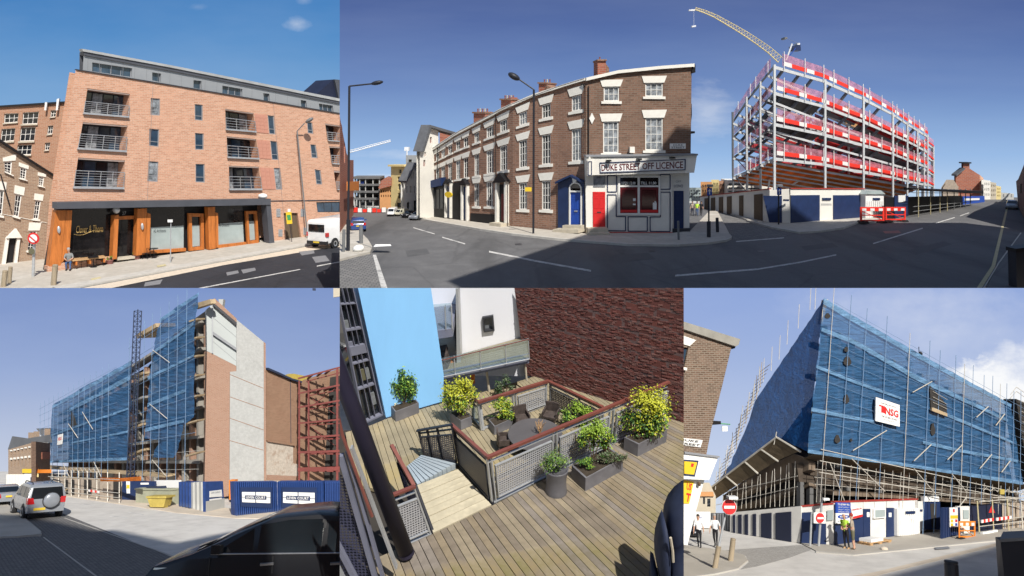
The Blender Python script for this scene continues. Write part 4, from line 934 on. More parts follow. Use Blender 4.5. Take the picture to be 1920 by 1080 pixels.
text_mb(PP,'DUKE',rect(1262,270.2,1279.5,273.6),.06).build('lettering','black_paint',ss); text_mb(PP,'STREET',rect(1258.5,274.7,1283,278),.06).build('lettering','black_paint',ss)
# white shopfront, stepped forward
sh_=strip(PP,[(1096.3,324),(1258.6,322),(1258.6,438.3),(1098,440)],.002,.22,'shopfront','cream_paint',pub)
strip(PP,[(1258.7,322),(1292,321),(1292,436.5),(1258.7,438)],.002,.08,'shopfront_return','cream_paint',pub)
fa=strip(PP,[(1095.4,293),(1299,290.5),(1294,322.5),(1096.3,327)],.002,.75,'fascia','cream_paint',pub)
strip(PP,[(1094,290),(1300,287.5),(1300,290.6),(1094,293.2)],.002,.85,'fascia_capping','frame_grey',pub)
SQ=[(1119,303.6),(1277.4,297),(1277.4,317.6),(1120,322.6)]
mb=MB(PP); ring(mb,PP,SQ,.008,.07,.75,.82); mb.build('sign_border','navy_paint',fa)
strip(PP,sub(SQ,.008,.07,.992,.93),.75,.77,'sign_board','sign_white',fa)
text_mb(PP,'DUKE STREET OFF LICENCE',sub(SQ,.022,.2,.975,.82),.79,bold=.012).build('lettering','oxblood',fa)
bk=strip(PP,[(1096,300),(1100,292),(1104.5,300),(1104.5,328),(1096,328)],.75,.95,'bracket','cream_paint',fa)
mb=MB(PP); ring(mb,PP,rect(1096.6,301,1104,327),.18,.04,.95,.98); mb.build('bracket_border','navy_paint',bk)
for x in (1135,1191,1252): strip(PP,rect(x - 4,298.5 - (x - 1135)*.045,x+4,301.5 - (x - 1135)*.045),.75,1.1,'sign_lamp','black_paint',fa)
rd=strip(PP,[(1110,359),(1133,359),(1133,424),(1110.5,425)],.22,.27,'red_door','red_door',pub,label='bright red panelled door')
for x in (1112,1122.5):
    for y0,y1 in ((361,367),(370,390),(398,420)): mb=MB(PP); ring(mb,PP,rect(x,y0,x+8.5,y1),.09,.05,.27,.285); mb.build('door_panel','red_door',rd)
strip(PP,rect(1118,396,1125,398),.27,.3,'letterbox','frame_dark',rd)
window(PP,rect(1111,329.5,1133,349.5),pub,5,4,'frame_grey','glass_curtain',-.24,.8,.4,'transom_light',.03)
strip(PP,[(1098,425),(1134,424),(1135,432),(1097,433)],.22,.9,'step','stone',pub); strip(PP,[(1097,432),(1135,431),(1136,439),(1096,440.5)],.22,1.3,'step','stone',pub)
pk=lambda x,y: (940+x/5.053,280+y/5.053)
def border(pts,t=1.7):
    mb=MB(PP); n=len(pts)
    for a,b in zip(pts,pts[1:]+pts[:1]): mb.pole(PP,a,b,t,.235,w2=.04)
    mb.build('trim','navy_paint',sh_)
for L in ([(997,247),(1083,247),(1083,400),(997,400)],[(997,427),(1080,427),(1080,632),(1168,632),(1168,767),(997,765)],[(1192,634),(1373,634),(1373,770),(1192,770)],[(1400,636),(1497,636),(1497,402),(1588,402),(1588,773),(1400,772)],[(1495,237),(1588,237),(1588,375),(1495,375)]): border([pk(*p) for p in L])
strip(PP,[(1136,434),(1258.7,434.5),(1258.7,438.6),(1136,438.6)],.22,.26,'skirting','red_door',pub)
sw=MB(PP); ring(sw,PP,rect(1157,329,1236,402),.045,.045,.22,.30); sw.prism(PP,rect(1193.5,332,1197.5,399),.22,.29); sw.prism(PP,rect(1160.5,347,1193.5,350),.22,.285); sw.prism(PP,rect(1197.5,347,1232.5,350),.22,.285); sw=sw.build('shop_window','white_paint',pub)
for x0,x1,t in ((1160.5,1193.5,'OPEN 12.00'),(1197.5,1232.5,'TILL 11.00')):
    strip(PP,rect(x0,332.3,x1,347),.222,.235,'pane','glass_shop',sw); p_=strip(PP,rect(x0,350,x1,398.8),.222,.235,'pane','glass_poster',sw)
    text_mb(PP,t,rect(x0+2,340,x1 - 4,345.5),.245,bold=.02).build('lettering','sign_white',sw)
    mb=MB(PP); ring(mb,PP,rect(x0+.4,350.5,x1 - .4,398.4),.10,.09,.236,.245); mb.build('poster_border','oxblood',sw); strip(PP,rect(x0+1,392.5,x1 - 1,397.5),.246,.25,'poster_strip','sign_red',sw)
for q in (rect(1185,371,1190,376),rect(1185,381,1190,384),rect(1222,379,1229,392),rect(1225,376.5,1228,380)): strip(PP,q,.246,.252,'notice','sign_white',sw)
nd=strip(PP,[(1262.6,357.5),(1280.4,357.5),(1280.4,427.5),(1262.6,428.5)],.08,.14,'side_door','navy_paint',pub)
for y0,y1 in ((362,385),(390,406),(410,424)): mb=MB(PP); ring(mb,PP,rect(1264.5,y0,1278.5,y1),.07,.06,.14,.155); mb.build('door_panel','navy_paint',nd)
text_mb(PP,'OFF',rect(1266,338,1276,342),.1).build('lettering','frame_grey',pub); text_mb(PP,'LICENCE',rect(1263.5,346,1279.5,351),.1).build('lettering','navy_paint',pub)
strip(PP,[(1258,428),(1292,427),(1292,436.8),(1258,438.5)],.08,.2,'step','frame_dark',pub)
for q in ([(1294,196),(1299,194),(1299.5,215),(1295.5,250),(1293,252)],[(1296,246),(1305,246),(1305,250),(1296,251)]): strip(PP,q,-.8,-.2,'wall_bracket','black_paint',pub)
# chimneys
def chimney(P,q,pots,label,mat='brick_red',d=(-2.2,-1)):
    o=strip(P,q,d[0],d[1],'chimney_stack',mat,pub if P is PP else houses[COLS.get(label,3)])
    (x0,y0),(x1,_),*_=q
    strip(P,rect(x0 - 1,y0 - 2.5,x1+1,y0+.5),d[0] - .1,d[1]+.1,'chimney_cap','brick_plum',o)
    for k in range(pots):
        x=x0+(x1 - x0)*(k+.5)/pots; p=P.at(x,y0 - 2,(d[0]+d[1])/2); r=1.6*depth(p)/F
        MB(P).lathe(p,S2.up,[(r*1.1,0),(r*.8,r*2),(r*1.0,r*4),(r*.7,r*4.2)],10).build('chimney_pot','stone' if k % 2 else 'terracotta',o)
chimney(PP,[(1127,111),(1143,111),(1143,142),(1127,144)],1,0); chimney(WT[3],[(995,155),(1010,155),(1010,180),(995,186)],3,1024)
chimney(WT[2],[(931,187),(950,182),(950,212),(931,219)],5,944,d=(-1,-.4)); chimney(WT[1],[(880,212),(902,209),(902,234),(880,243)],5,893.7,d=(-1,-.4))
strip(PP,[(1143.2,111),(1152.5,124),(1152.5,141),(1143.2,143)],-2.6,-1.5,'chimney_side','brick_plum',pub)
MB(WT[3]).solid([WT[3].at(999,180,-1),WT[3].at(1020,172,-1),WT[3].at(1020,165,-1),WT[3].at(1010,157,-1)],[WT[3].at(999,180,-2),WT[3].at(1020,172,-2),WT[3].at(1020,165,-2),WT[3].at(1010,157,-2)]).build('chimney_side','brick_plum',houses[3])
lamp_post(S2,(1000,441),(1001,168),(972,148),(963.7,143.4),25,12,'lamp_black','tall grey street lamp in front of the brick terrace',4,'street lamps',None)
lamp_post(S2,(652.5,474),(655,161.5),(698,157),(707,155.3),24,8,'lamp_black','tall black street lamp at the far left kerb with horizontal arm',4.4,'street lamps',.2)
P=S2.card(1000,441); sgn=strip(P,rect(984,351,996.5,358.5),.1,.16,'small_sign','sign_yellow',label='small yellow sign board mounted on the tall grey street lamp',cat='sign')
bollard(S2,(1272.5,453),(1271.5,414),4.2,'lamp_grey','slim grey bollard before the navy side door of the shop','bollard','slim bollards')
bollard(S2,(1345.5,438.5),(1344.5,408),6,'lamp_black','black bollard beside the blue arrow sign','bollard','slim bollards')
bollard(S2,(644,476),(645,430),6,'lamp_grey','grey bollard at the left picture edge of the street','bollard','slim bollards')
bollard(S2,(677,460),(677,422),7.5,'lamp_grey','grey bollard behind the white sandbag','bollard','slim bollards')
def arrow_sign(base,top,sq,label,sleeve):
    P=S2.card(*base); o=E('arrow_sign',P.at(*base),label,'sign','blue arrow signs')
    MB(P).pole(P,base,(base[0],top),3,n=8).build('pole','lamp_black',o)
    if sleeve: MB(P).pole(P,base,(base[0],base[1] - 33),7.5,n=8).build('base_sleeve','lamp_black',o)
    b=strip(P,sq,.12,.18,'board','sign_blue',o); x0,y0=sq[0]; x1,y1=sq[2]; cx=(x0+x1)/2
    MB(P).prism(P,[(cx,y0+2),(x1 - 1.5,y0+6),(cx+.8,y0+6),(cx+.8,y1 - 2),(cx - .8,y1 - 2),(cx - .8,y0+6),(x0+1.5,y0+6)],.18,.2).build('arrow','sign_white',b)
    strip(P,rect(cx - 4.5,y0 - 6.5,cx+5.5,y0 - 2.5),.05,.3,'lamp','frame_grey',o)
arrow_sign((1329,448),347,rect(1324.5,352,1333.5,366),'blue one way arrow sign on a black pole at the pavement corner',True)
arrow_sign((1460,424),350,rect(1455.5,352,1463.5,365),'blue one way arrow sign against the navy hoarding corner',False)
# ---- steel frame under construction
pm('steel_grey',(.58,.60,.61),.5,.12,1.5,.2); pm('steel_dark',(.16,.17,.19),.5,.15,1.5,.2); pm('board_red',(.75,.04,.025),.5,.08); pm('board_white',(.75,.72,.70),.5,.08)
pm('deck_orange',(.62,.17,.04),.7,.3,.4); pm('deck_tan',(.48,.27,.12),.7,.15,.6)
netting('net_pink',(.75,.30,.38),.34,3); netting('net_orange',(.85,.27,.06),.93,.6,tlu=.65); netting('net_red',(.55,.05,.05),.75,2)
PF=S2.wall((1452,395),(1768,386)); PL=S2.wall((1374.5,389),(1452,395))
frame=E('steel_frame_building',PF.at(1600,391),'unfinished grey steel frame building with red edge protection on every floor','building')
FX=[1452,1545,1600,1619,1674,1701,1720,1739]
LV=[[(1452,123),(1545,150),(1600,175),(1619,183),(1674,213),(1701,231),(1720,243),(1739,254.5)],[(1452,172),(1545,197.5),(1600,219),(1619,225.5),(1674,251),(1701,263),(1720,273),(1739,284)],
      [(1452,230.5),(1545,250),(1600,265),(1619,270),(1674,286.7),(1701,298),(1720,305),(1739,312)],[(1452,295),(1545,306),(1600,317.5),(1619,320),(1674,331),(1701,338),(1720,342),(1739,345.5)]]
LL=[[(1374.5,226),(1401,186),(1426,153),(1452,121)],[(1374.5,256),(1401,230),(1426,202),(1452,172)],[(1374.5,294),(1401,275),(1426,254),(1452,230.5)],[(1374.5,331),(1401,320),(1426,308),(1452,295)]]
lv=lambda k,x: interp(LV[k],x); ll=lambda k,x: interp(LL[k],x)
for x,w_ in ((1452,5.5),(1547,5),(1619,4.5),(1674,4),(1701,3.4),(1720,3),(1739,3)):
    MB(PF).pole(PF,(x,lv(0,x) - 2),(x,372 if x > 1500 else 385),w_*.8,0,w2=.12).build('column','steel_grey',frame)
for x,w_ in ((1374.5,3),(1401,3.6),(1426,4)): MB(PL).pole(PL,(x,ll(0,x)),(x,375),w_*.8,0,w2=.12).build('column','steel_dark',frame)
back=(PL.at(1374.5,389) - PL.at(1452,395))
for k in range(4):
    pts=LV[k]
    for (x0,y0),(x1,y1) in zip(pts,pts[1:]):
        if x1 - x0 > 1: strip(PF,[(x0,y0),(x1,y1),(x1,y1+(5 if x1 < 1650 else 3.6)),(x0,y0+(6 if x0 < 1650 else 4))],-.12,.03,'beam','steel_grey',frame)
    pts=LL[k]
    for (x0,y0),(x1,y1) in zip(pts,pts[1:]): strip(PL,[(x0,y0),(x1,y1),(x1,y1+6),(x0,y0+3.6)],-.12,.03,'beam','steel_dark' if k < 3 else 'steel_grey',frame)
    # joists and floor plates running back into the frame; the rear line keeps level with the left face
    xs=[1470,1500,1525,1560,1590,1630,1650,1690,1715]
    bl=PL.at(1374.5,ll(k,1374.5)) - PL.at(1452,ll(k,1452))
    for x in xs:
        p=PF.at(x,lv(k,x)+3,-.12); MB(PF).bar(p,p+bl,.18,.2,up=S2.up).build('joist','steel_dark',frame)
    for f_ in (.15,.33,.5,.66,.85,1.0):
        p=PF.at(1452,lv(k,1452)+3)+bl*f_; q=PF.at(1739,lv(k,1739)+3)+bl*f_; MB(PF).bar(p,q,.14,.16,up=S2.up).build('beam','steel_grey',frame)
        for x in (1452,1547,1619,1674,1720):
            if k and f_ in (.33,.66,1.0): 
                a=PF.at(x,lv(k,x))+bl*f_; b=PF.at(x,lv(k - 1,x))+bl*f_; MB(PF).bar(a,b,.13,.13,up=PF.n).build('inner_column','steel_grey' if f_ < 1 else 'steel_dark',frame)
    if k in (1,2,3):
        for x0,x1,f0,f1,mt in ((1456,1545,.0,.22,'concrete_dark'),(1550,1616,0,.12,'steel_dark'),(1622,1735,0,.3,'steel_dark')) if k < 3 else ((1456,1735,0,1,''),):
            if k == 3: mt='net_orange'; f0=.02; f1=1.0
            dz_=S2.up*(-.32 if mt == 'net_orange' else 0)
            A=[dz_+PF.at(x0,lv(k,x0)+1,-.32)+bl*f0,dz_+PF.at(x1,lv(k,x1)+1,-.32)+bl*f0,dz_+PF.at(x1,lv(k,x1)+1,-.32)+bl*f1,dz_+PF.at(x0,lv(k,x0)+1,-.32)+bl*f1]
            MB(PF).solid(A,[p+S2.up*.12 for p in A]).build('floor_deck',mt,frame)
    # edge protection
    n_=0; x=1456
    while x < 1738:
        stp=14 if x < 1560 else (11 if x < 1640 else 8); x2=min(x+stp,1739); y0,y1=lv(k,x),lv(k,x2); up_=3+(1739 - x)*.006; bh=5.2+(1739 - x)*.010
        if k == 0 and x < 1466: x=x2; continue
        strip(PF,[(x,y0 - up_ - bh),(x2,y1 - up_ - bh),(x2,y1 - up_),(x,y0 - up_)],.02,.06,'toe_board','board_red' if n_ % 3 else 'board_white',frame); n_ += 1; x=x2
    q=[]; xs=[1457 if k else 1467]+list(range(1480,1740,30))+[1739]
    hgt=lambda x: 15+(1739 - x)*.045
    MB(PF).solid([PF.at(x,lv(k,x) - hgt(x),.02) for x in xs]+[PF.at(x,lv(k,x) - 4,.02) for x in reversed(xs)],[PF.at(x,lv(k,x) - hgt(x),0) for x in xs]+[PF.at(x,lv(k,x) - 4,0) for x in reversed(xs)]).build('safety_net','net_pink',frame)
    for x in (1469,1508,1543,1562,1590,1617,1629,1652,1672,1680,1692,1702,1712,1722,1732): MB(PF).pole(PF,(x,lv(k,x)+2),(x,lv(k,x) - hgt(x) - 4),1.5 if x < 1640 else 1.1,.1).build('guard_post','sign_white',frame)
    xs=[1376,1401,1426,1445]
    MB(PL).solid([PL.at(x,ll(k,x) - 14 - (x - 1374)*.1,.02) for x in xs]+[PL.at(x,ll(k,x) - 2,.02) for x in reversed(xs)],[PL.at(x,ll(k,x) - 14 - (x - 1374)*.1,0) for x in xs]+[PL.at(x,ll(k,x) - 2,0) for x in reversed(xs)]).build('safety_net','net_pink',frame)
    for x in (1385,1408,1418,1441): MB(PL).pole(PL,(x,ll(k,x)+2),(x,ll(k,x) - 20),1.2,.1).build('guard_post','sign_white',frame)
    for f_,a,b in ((.12,1556,1735),(.4,1560,1730),(.6,1500,1735),(.85,1470,1730)):
        if k: 
            p=[PF.at(x,lv(k,x) - 6)+bl*f_ for x in (a,b)]; MB(PF).solid([p[0],p[1],p[1]+S2.up*.75,p[0]+S2.up*.75],[v+PF.n*.02 for v in (p[0],p[1],p[1]+S2.up*.75,p[0]+S2.up*.75)]).build('safety_net','net_red',frame)
for a,b in (((1376,256),(1400,275)),((1376,294),(1400,320)),((1428,202),(1450,230)),((1378,331),(1398,360)),((1404,230),(1424,254))): MB(PL).pole(PL,a,b,1.8,-.1).build('brace','steel_dark',frame)
strip(PF,[(1622,196),(1662,218),(1662,250),(1622,232)],-2.5,-2.3,'plywood_screen','deck_tan',frame); strip(PF,[(1525,235),(1538,238),(1538,290),(1525,288)],-3,-2.8,'plywood_screen','deck_tan',frame)
# far wing
for k,(y0,y1) in enumerate(((264.4,276.7),(289,302),(316.7,327.8),(343,350))):
    strip(PF,[(1748,y0),(1768,y1),(1768,y1+3),(1748,y0+3)],-1.3,-1,'beam','steel_grey',frame); strip(PF,[(1751,y0 - 14),(1768,y1 - 14),(1768,y1),(1751,y0)],-1,-.98,'safety_net','net_pink',frame)
    strip(PF,[(1751,y0 - 4),(1768,y1 - 4),(1768,y1 - 1),(1751,y0 - 1)],-.97,-.94,'toe_board','board_red',frame)
    strip(PF,[(1740,y0+2),(1750,y0+1),(1768,y1+1),(1757,y1+3)],-1.9,-1.4,'floor_deck','steel_dark',frame)
for x,y in ((1750,262),(1768,275)): MB(PF).pole(PF,(x,y),(x,375),2.4,-1.1,w2=.3).build('column','steel_grey',frame)
for a,b in (((1478,345),(1489,362)),((1514,350),(1526,342)),((1470,340),(1467,362))): MB(PF).pole(PF,a,b,3.5,-2).build('prop','white_paint',frame)
# pale site building behind the frame
PB=S2.wall((1330,378),(1480,378)); o=E('site_building',PB.at(1400,378),'long white site cabin with dark window strips behind the steel frame','building')
strip(PB,rect(1364,338,1460,377),-2,0,'wall','cream_paint',o)
for y in (344,351,358): strip(PB,rect(1366,y,1396,y+2.4),.01,.05,'window','glass_dark',o); strip(PB,rect(1402,y+1,1424,y+3),.01,.05,'window','glass_dark',o)
# cranes
def jib(P,pts,w0,w1,mat,name,label,d=-3,mast=None):
    P=P.off(d); d=0; o=E(name,P.at(*pts[0]),label,'crane'); n=len(pts)
    lo=MB(P); up_=MB(P); ln=MB(P); prev=None
    for i in range(n - 1):
        (x0,y0),(x1,y1)=pts[i],pts[i+1]; t0,t1=i/(n - 1),(i+1)/(n - 1); a0,a1=w0+(w1 - w0)*t0,w0+(w1 - w0)*t1
        dx,dy=x1 - x0,y1 - y0; L=math.hypot(dx,dy); nx,ny=-dy/L,dx/L
        if ny > 0: nx,ny=-nx,-ny
        A,B=(x0+nx*a0,y0+ny*a0),(x1+nx*a1,y1+ny*a1)
        lo.pole(P,pts[i],pts[i+1],2.0,d); up_.pole(P,A,B,1.3,d)
        m_=4
        for k in range(m_):
            u,v=k/m_,(k+.5)/m_
            ln.pole(P,lerp(pts[i],pts[i+1],u),lerp(A,B,v),.8,d); ln.pole(P,lerp(A,B,v),lerp(pts[i],pts[i+1],(k+1)/m_),.8,d)
    lo.build('lower_chord',mat,o); up_.build('upper_chord',mat,o); ln.build('lattice',mat,o)
    return o
pm('crane_yellow',(.62,.52,.24),.5,.15,1); pm('crane_white',(.70,.72,.74),.5,.1,1)
PC=S2.card(1460,385)
o=jib(PC,[(1459,117),(1440,99),(1420,84),(1400,70),(1380,57),(1360,45),(1340,33),(1320,24),(1303,18)],12,4,'crane_yellow','tower_crane','yellow lattice crane jib rising over the steel frame building',-6)
PC=PC.off(-6)
strip(PC,[(1292,18),(1304,17),(1304,20),(1292,20)],-.3,0,'jib_head','crane_white',o); strip(PC,[(1297,48.5),(1305,47),(1305,50),(1298,51)],-.3,0,'hook_block','crane_white',o); MB(PC).pole(PC,(1301,20),(1301,48),.4,0).build('cable','crane_white',o)
PC=PC.off(-6)
o=E('distant_crane',PC.at(1490,100),'small blue and white crane cab standing behind the steel frame roof','crane')
MB(PC).pole(PC,(1474,113),(1485,82),3,0).build('mast','crane_white',o); MB(PC).pole(PC,(1480,105),(1492,90),1.6,0).build('strut','sign_blue',o)
strip(PC,[(1486,86),(1501,84),(1502,95),(1488,95)],-1,0,'machinery','navy_paint',o); strip(PC,rect(1471.5,69.5,1476.5,73),-1,0,'counterweight','lamp_grey',o); MB(PC).pole(PC,(1475,72),(1498,82),.5,0).build('cable','lamp_grey',o); strip(PC,rect(1495,80.5,1500,84),-1,0,'cab','crane_white',o)
PC2=S2.card(700,395); jib(PC2,[(652,287),(675,281),(700,274),(733,265)],4,3,'crane_white','distant_crane','pale white crane jib far off in the sky beside the black street lamp',-12)
PC2=PC2.off(-14)
o=E('distant_crane',PC2.at(763,300),'white crane head poking up behind the pale gabled buildings','crane')
MB(PC2).pole(PC2,(763,310),(763,280),3,0).build('mast','crane_white',o); strip(PC2,rect(758,276,766,283),-1,0,'cab','crane_white',o)
# ---- hoarding round the site
HL_=S2.wall((1320.7,391),(1443,420)); HR=S2.wall((1482,421),(1621,410)); HM=S2.wall((1443,420),(1482,421))
ho=E('site_hoarding',HR.at(1540,414),'navy and white site hoarding around the steel frame with red capping','hoarding')
hx=[(1312,0),(1322,1),(1328,0),(1334,1),(1341,0),(1349,1),(1356,0),(1364,1),(1372,0),(1387,1),(1394,0),(1415,1),(1430,0),(1443,0)]
ht=lambda x: interp([(1312,369),(1345,365),(1443,355)],x); hb=lambda x: interp([(1312,389),(1320.7,391),(1443,420)],x)
for (a,dk),(b,_) in zip(hx,hx[1:]):
    strip(HL_,[(a,ht(a)),(b,ht(b)),(b,hb(b)),(a,hb(a))],-.1,0,'panel','cream_paint',ho)
    if dk: strip(HL_,[(a,ht(a)+4+(a - 1312)*.03),(b,ht(b)+4+(a - 1312)*.03),(b,hb(b)),(a,hb(a))],.002,.06,'gate','bark',ho)
strip(HL_,[(1312,368),(1345,364),(1443,353),(1443,355),(1345,365.5),(1312,369)],-.12,.05,'capping','cloth_red',ho)
strip(HM,[(1443,357),(1482,354),(1482,421),(1443,420)],-.1,0,'panel','cream_paint',ho); strip(HM,[(1430.5,367),(1466,367),(1466,421),(1443,420.5)],.002,.06,'panel','navy_paint',ho)
for x0,x1,mt in ((1482,1536,1),(1536,1561.6,0),(1561.6,1621,1)):
    b0,b1=421 - (x0 - 1482)*.079,421 - (x1 - 1482)*.079
    strip(HR,[(x0,354),(x1,354.5),(x1,b1),(x0,b0)],-.1,0,'panel','cream_paint',ho)
    if mt: strip(HR,[(x0,366),(x1,365.5),(x1,b1),(x0,b0)],.002,.05,'panel','navy_paint',ho)
strip(HR,[(1482,352.5),(1621,353),(1621,354.8),(1482,354.3)],-.12,.06,'capping','cloth_red',ho)
for q in (rect(1541,371,1557,375),rect(1468,373.5,1478,377)): strip(HR,q,.01,.07,'name_board','navy_paint',ho)
for y in (382,384): strip(HR,rect(1539,y,1559,y+.9),.005,.01,'lettering','frame_grey',ho)
PK=S2.wall((1623,412),(1657,409)); o=E('site_cabin',PK.at(1640,411),'small white ribbed site cabin with green roof between the red barriers','cabin')
strip(PK,rect(1623,364,1657,410.5),-1.5,0,'wall','sign_white',o); strip(PK,[(1621.5,364),(1626,357.5),(1650,357),(1658,364)],-1.6,.1,'roof','frost' if False else 'glass_frost',o); strip(PK,rect(1636,371,1649,375),.002,.05,'name_board','navy_paint',o)
for k in range(8): strip(PK,rect(1625+k*4,377,1626.4+k*4,408),.002,.05,'rib','sign_white',o)
PD=S2.wall((1676,410),(1803,384.5)); o=E('dark_hoarding',PD.at(1740,395),'long dark hoarding with scaffold walkway poles beyond the white cabin','hoarding')
strip(PD,[(1660,370),(1803,367),(1803,384.5),(1676,409),(1660,411)],-.1,0,'panel','black_paint',o); strip(PD,[(1676,367),(1702,367),(1702,404),(1676,409)],.002,.05,'panel','navy_paint',o); strip(PD,[(1682,366),(1695,366),(1695,378),(1682,379)],.06,.1,'poster','sign_white',o)
for x in (1700,1723,1741,1755,1768,1780,1790,1799): 
    yb=interp([(1700,406),(1803,386)],x); MB(PD).pole(PD,(x,yb),(x,353),1.6,.8).build('scaffold_pole','line_yellow' if x < 1760 else 'lamp_grey',o)
for y0,y1 in ((355,357),(360,361),(386,377),(395,381)): MB(PD).pole(PD,(1690,y0),(1803,y1),1.3,.8).build('scaffold_rail','lamp_grey',o)
strip(PD,[(1700,352),(1806,356),(1806,361),(1700,356)],-.2,1.5,'walkway_roof','black_paint',o)
PE=S2.wall((1804,384),(1845,379)); o=E('blue_hoarding',PE.at(1825,382),'bright blue hoarding with white lettering strip far up the right hand street','hoarding')
strip(PE,[(1804,368),(1846,367.5),(1846,379.5),(1804,384)],-.1,0,'panel','sign_blue',o); strip(PE,[(1808,372),(1836,371.5),(1836,375),(1808,376)],.002,.03,'lettering_strip','sign_white',o)
def barrier(S,P,x0,x1,yt,yb,mat,label,group,name='barrier',legs=True):
    o=E(name,P.at((x0+x1)/2,yb),label,'barrier',group); h=yb - yt
    q=rect(x0,yt,x1,yb - h*.12); mb=MB(P); ring(mb,P,q,.07,.1,0,.06); mb.build('frame',mat,o)
    strip(P,sub(q,.07,.1,.93,.3),.005,.05,'top_board',mat,o)
    n=5
    for k in range(n):
        if k % 2 == 0: strip(P,sub(q,.07+.86*k/n,.1,.07+.86*(k+1)/n,.28),.05,.07,'reflective_strip','board_white',o)
    strip(P,sub(q,.07,.55,.93,.62),.005,.05,'rail',mat,o)
    H=hom(q); MB(P).pole(P,H(.1,.32),H(.9,.9),1.4,.03).build('brace',mat,o)
    for u in (.12,.88): strip(P,[H(u - .05,.97),H(u+.05,.97),(H(u,1)[0]+h*.18,yb),(H(u,1)[0] - h*.18,yb)],-.3,.35,'foot','rubber',o)
    return o
PR=S2.wall((1611,420),(1697,415))
barrier(S2,PR,1612,1657,388,418,'board_red','red and white plastic barrier in front of the white ribbed cabin','street barriers'); barrier(S2,PR,1659,1697,388,416,'board_red','red and white plastic barrier right of the white ribbed cabin','street barriers')
# ---- distant buildings
def block(S,base,q,mat,name,label,wins=(),wm='glass_dark',roof=None,side=None,d=3.,cat='building',group=None,extra=None):
    P=S.wall(*base); o=E(name,P.at((q[0][0]+q[1][0])/2,max(p[1] for p in q)),label,cat,group)
    wall_obj(P,q,[list(x) for x in wins],mat,o,dep=.15); core(P,[((x - sum(p[0] for p in q)/len(q))*.97+sum(p[0] for p in q)/len(q),(y - sum(p[1] for p in q)/len(q))*.98+sum(p[1] for p in q)/len(q)) for x,y in q],mat,o,'core',-.3,1.05)
    for x in wins: w_=strip(P,x,-.14,-.1,'window',wm,o)
    if roof: strip(P,roof[0],-.5,.3,'roof',roof[1],o)
    return o,P
def grid(x0,y0,x1,y1,nx,ny,fw=.5,fh=.6): return [rect(x0+(x1 - x0)*(i+.5 - fw/2)/nx,y0+(y1 - y0)*(j+.5 - fh/2)/ny,x0+(x1 - x0)*(i+.5+fw/2)/nx,y0+(y1 - y0)*(j+.5+fh/2)/ny) for j in range(ny) for i in range(nx)]
block(S2,((787,414),(822,408)),[(787,408),(787,282),(802,236),(822,243),(822,285),(822,410)],'cream_paint','gabled_house','tall cream gabled house at the far end of the brick terrace',[rect(793,270,797,277),rect(806,257,810,268),rect(796,285,799,293),rect(794,300,798,312)],'terracotta',([(785,284),(800,234),(824,241),(856,250),(854,254),(824,246),(803,239),(789,284)],'roof_slate'))
P_=S2.card(840,400); strip(P_,[(822,244),(855,252),(855,262),(830,275),(822,275)],-3,-1,'roof_extension','brick_red',label='low red brick rear extension with slate roof behind the terrace',cat='building')
block(S2,((757,404),(790,399)),[(757,393),(757,338),(774,306),(790,324),(790,401)],'white_paint','white_gabled_house','white gabled house with arched doorway beyond the terrace',grid(760,344,788,366,4,1,.35,.6)+[rect(770,325,771.5,336),rect(774,322,775.5,335)]+[[(763,392),(763,381),(766,377),(769,381),(769,392)],rect(776,376,782,396)],'glass_dark',([(756,339),(774,304.5),(791,322),(791,327),(774,309),(757,342)],'roof_slate'))
block(S2,((733,391),(757,393)),rect(733,311,761,392),'stone_yellow','yellow_tower','yellow stone corner tower at the end of the left street',[rect(748,318,753,325),rect(745,331,755,338),[(746,356),(746,347),(749,344),(752,347),(752,356)],rect(746,362,752,372),rect(744,380,753,389)],'glass_dark',(rect(732,308.5,762,312),'stone_yellow'))
block(S2,((711,391),(735,391)),[(712,391),(712,352),(718,338),(735,333),(735,391)],'stone_orange','orange_building','orange stone building with red tiled roof next to the yellow tower',grid(713,354,734,372,5,2,.4,.5),'glass_dark',([(711,351),(716,338),(727,331),(735,333),(735,348),(712,354)],'brick_red'))
block(S2,((761,380),(787,380)),rect(761,291,788,378),'cladding_grey','glass_tower','grey clad modern tower behind the white gabled house',[rect(766,299,772,306),rect(782,299,787,306)])
o=E('concrete_frame',S2.card(685,390).at(685,390),'dark open concrete frame building at the end of the left street','building'); P=S2.card(685,390)
for k,y in enumerate((332,345,358,371)): strip(P,rect(660,y,713,y+3.5),-2,0,'slab','concrete_dark',o)
for x in (664,673,684,698,710): strip(P,rect(x,335,x+1.6,391),-.5,-.1,'column','concrete',o)
strip(P,rect(660,336,713,391),-2.2,-2,'back_wall','concrete_dark',o); strip(P,rect(668,341,681,345),-1,-.3,'screen','sign_blue',o)
for x in (676,690,697): strip(P,rect(x,373,x+4,380),-1,-.4,'panel','sign_white',o)
WR=S2.wall((637,440),(663,402)); o=E('red_brick_building',WR.at(650,420),'dark red brick building along the left edge of the street','building')
wall_obj(WR,[(630,180),(650,288),(656,300),(663,300),(663,402),(630,448)],[[(640,232),(642,240),(642,300),(640,298)],[(645,262),(647,270),(647,306),(645,304)],[(652,308),(654,310),(654,336),(652,336)]],'brick_red',o,dep=.1)
strip(WR,[(641,340.5),(664,340),(664,357),(641,358)],.3,.36,'road_works_sign','sign_orange',label='orange road works sign hanging beside the black street lamp',cat='sign')
o_,P=block(S2,((1792,372),(1837,372)),[(1792,372),(1792,326),(1806,316),(1806,306),(1818,306),(1818,316),(1837,328),(1837,372)],'brick_red','gabled_brick_house','dark red brick gable end house with chimney beside the right hand street',[],'glass_dark',([(1790,327),(1806,314.5),(1806,317),(1790,330)],'roof_slate'))
strip(P,rect(1805,304,1819,306.5),-.6,.2,'chimney_cap','black_paint',o_)
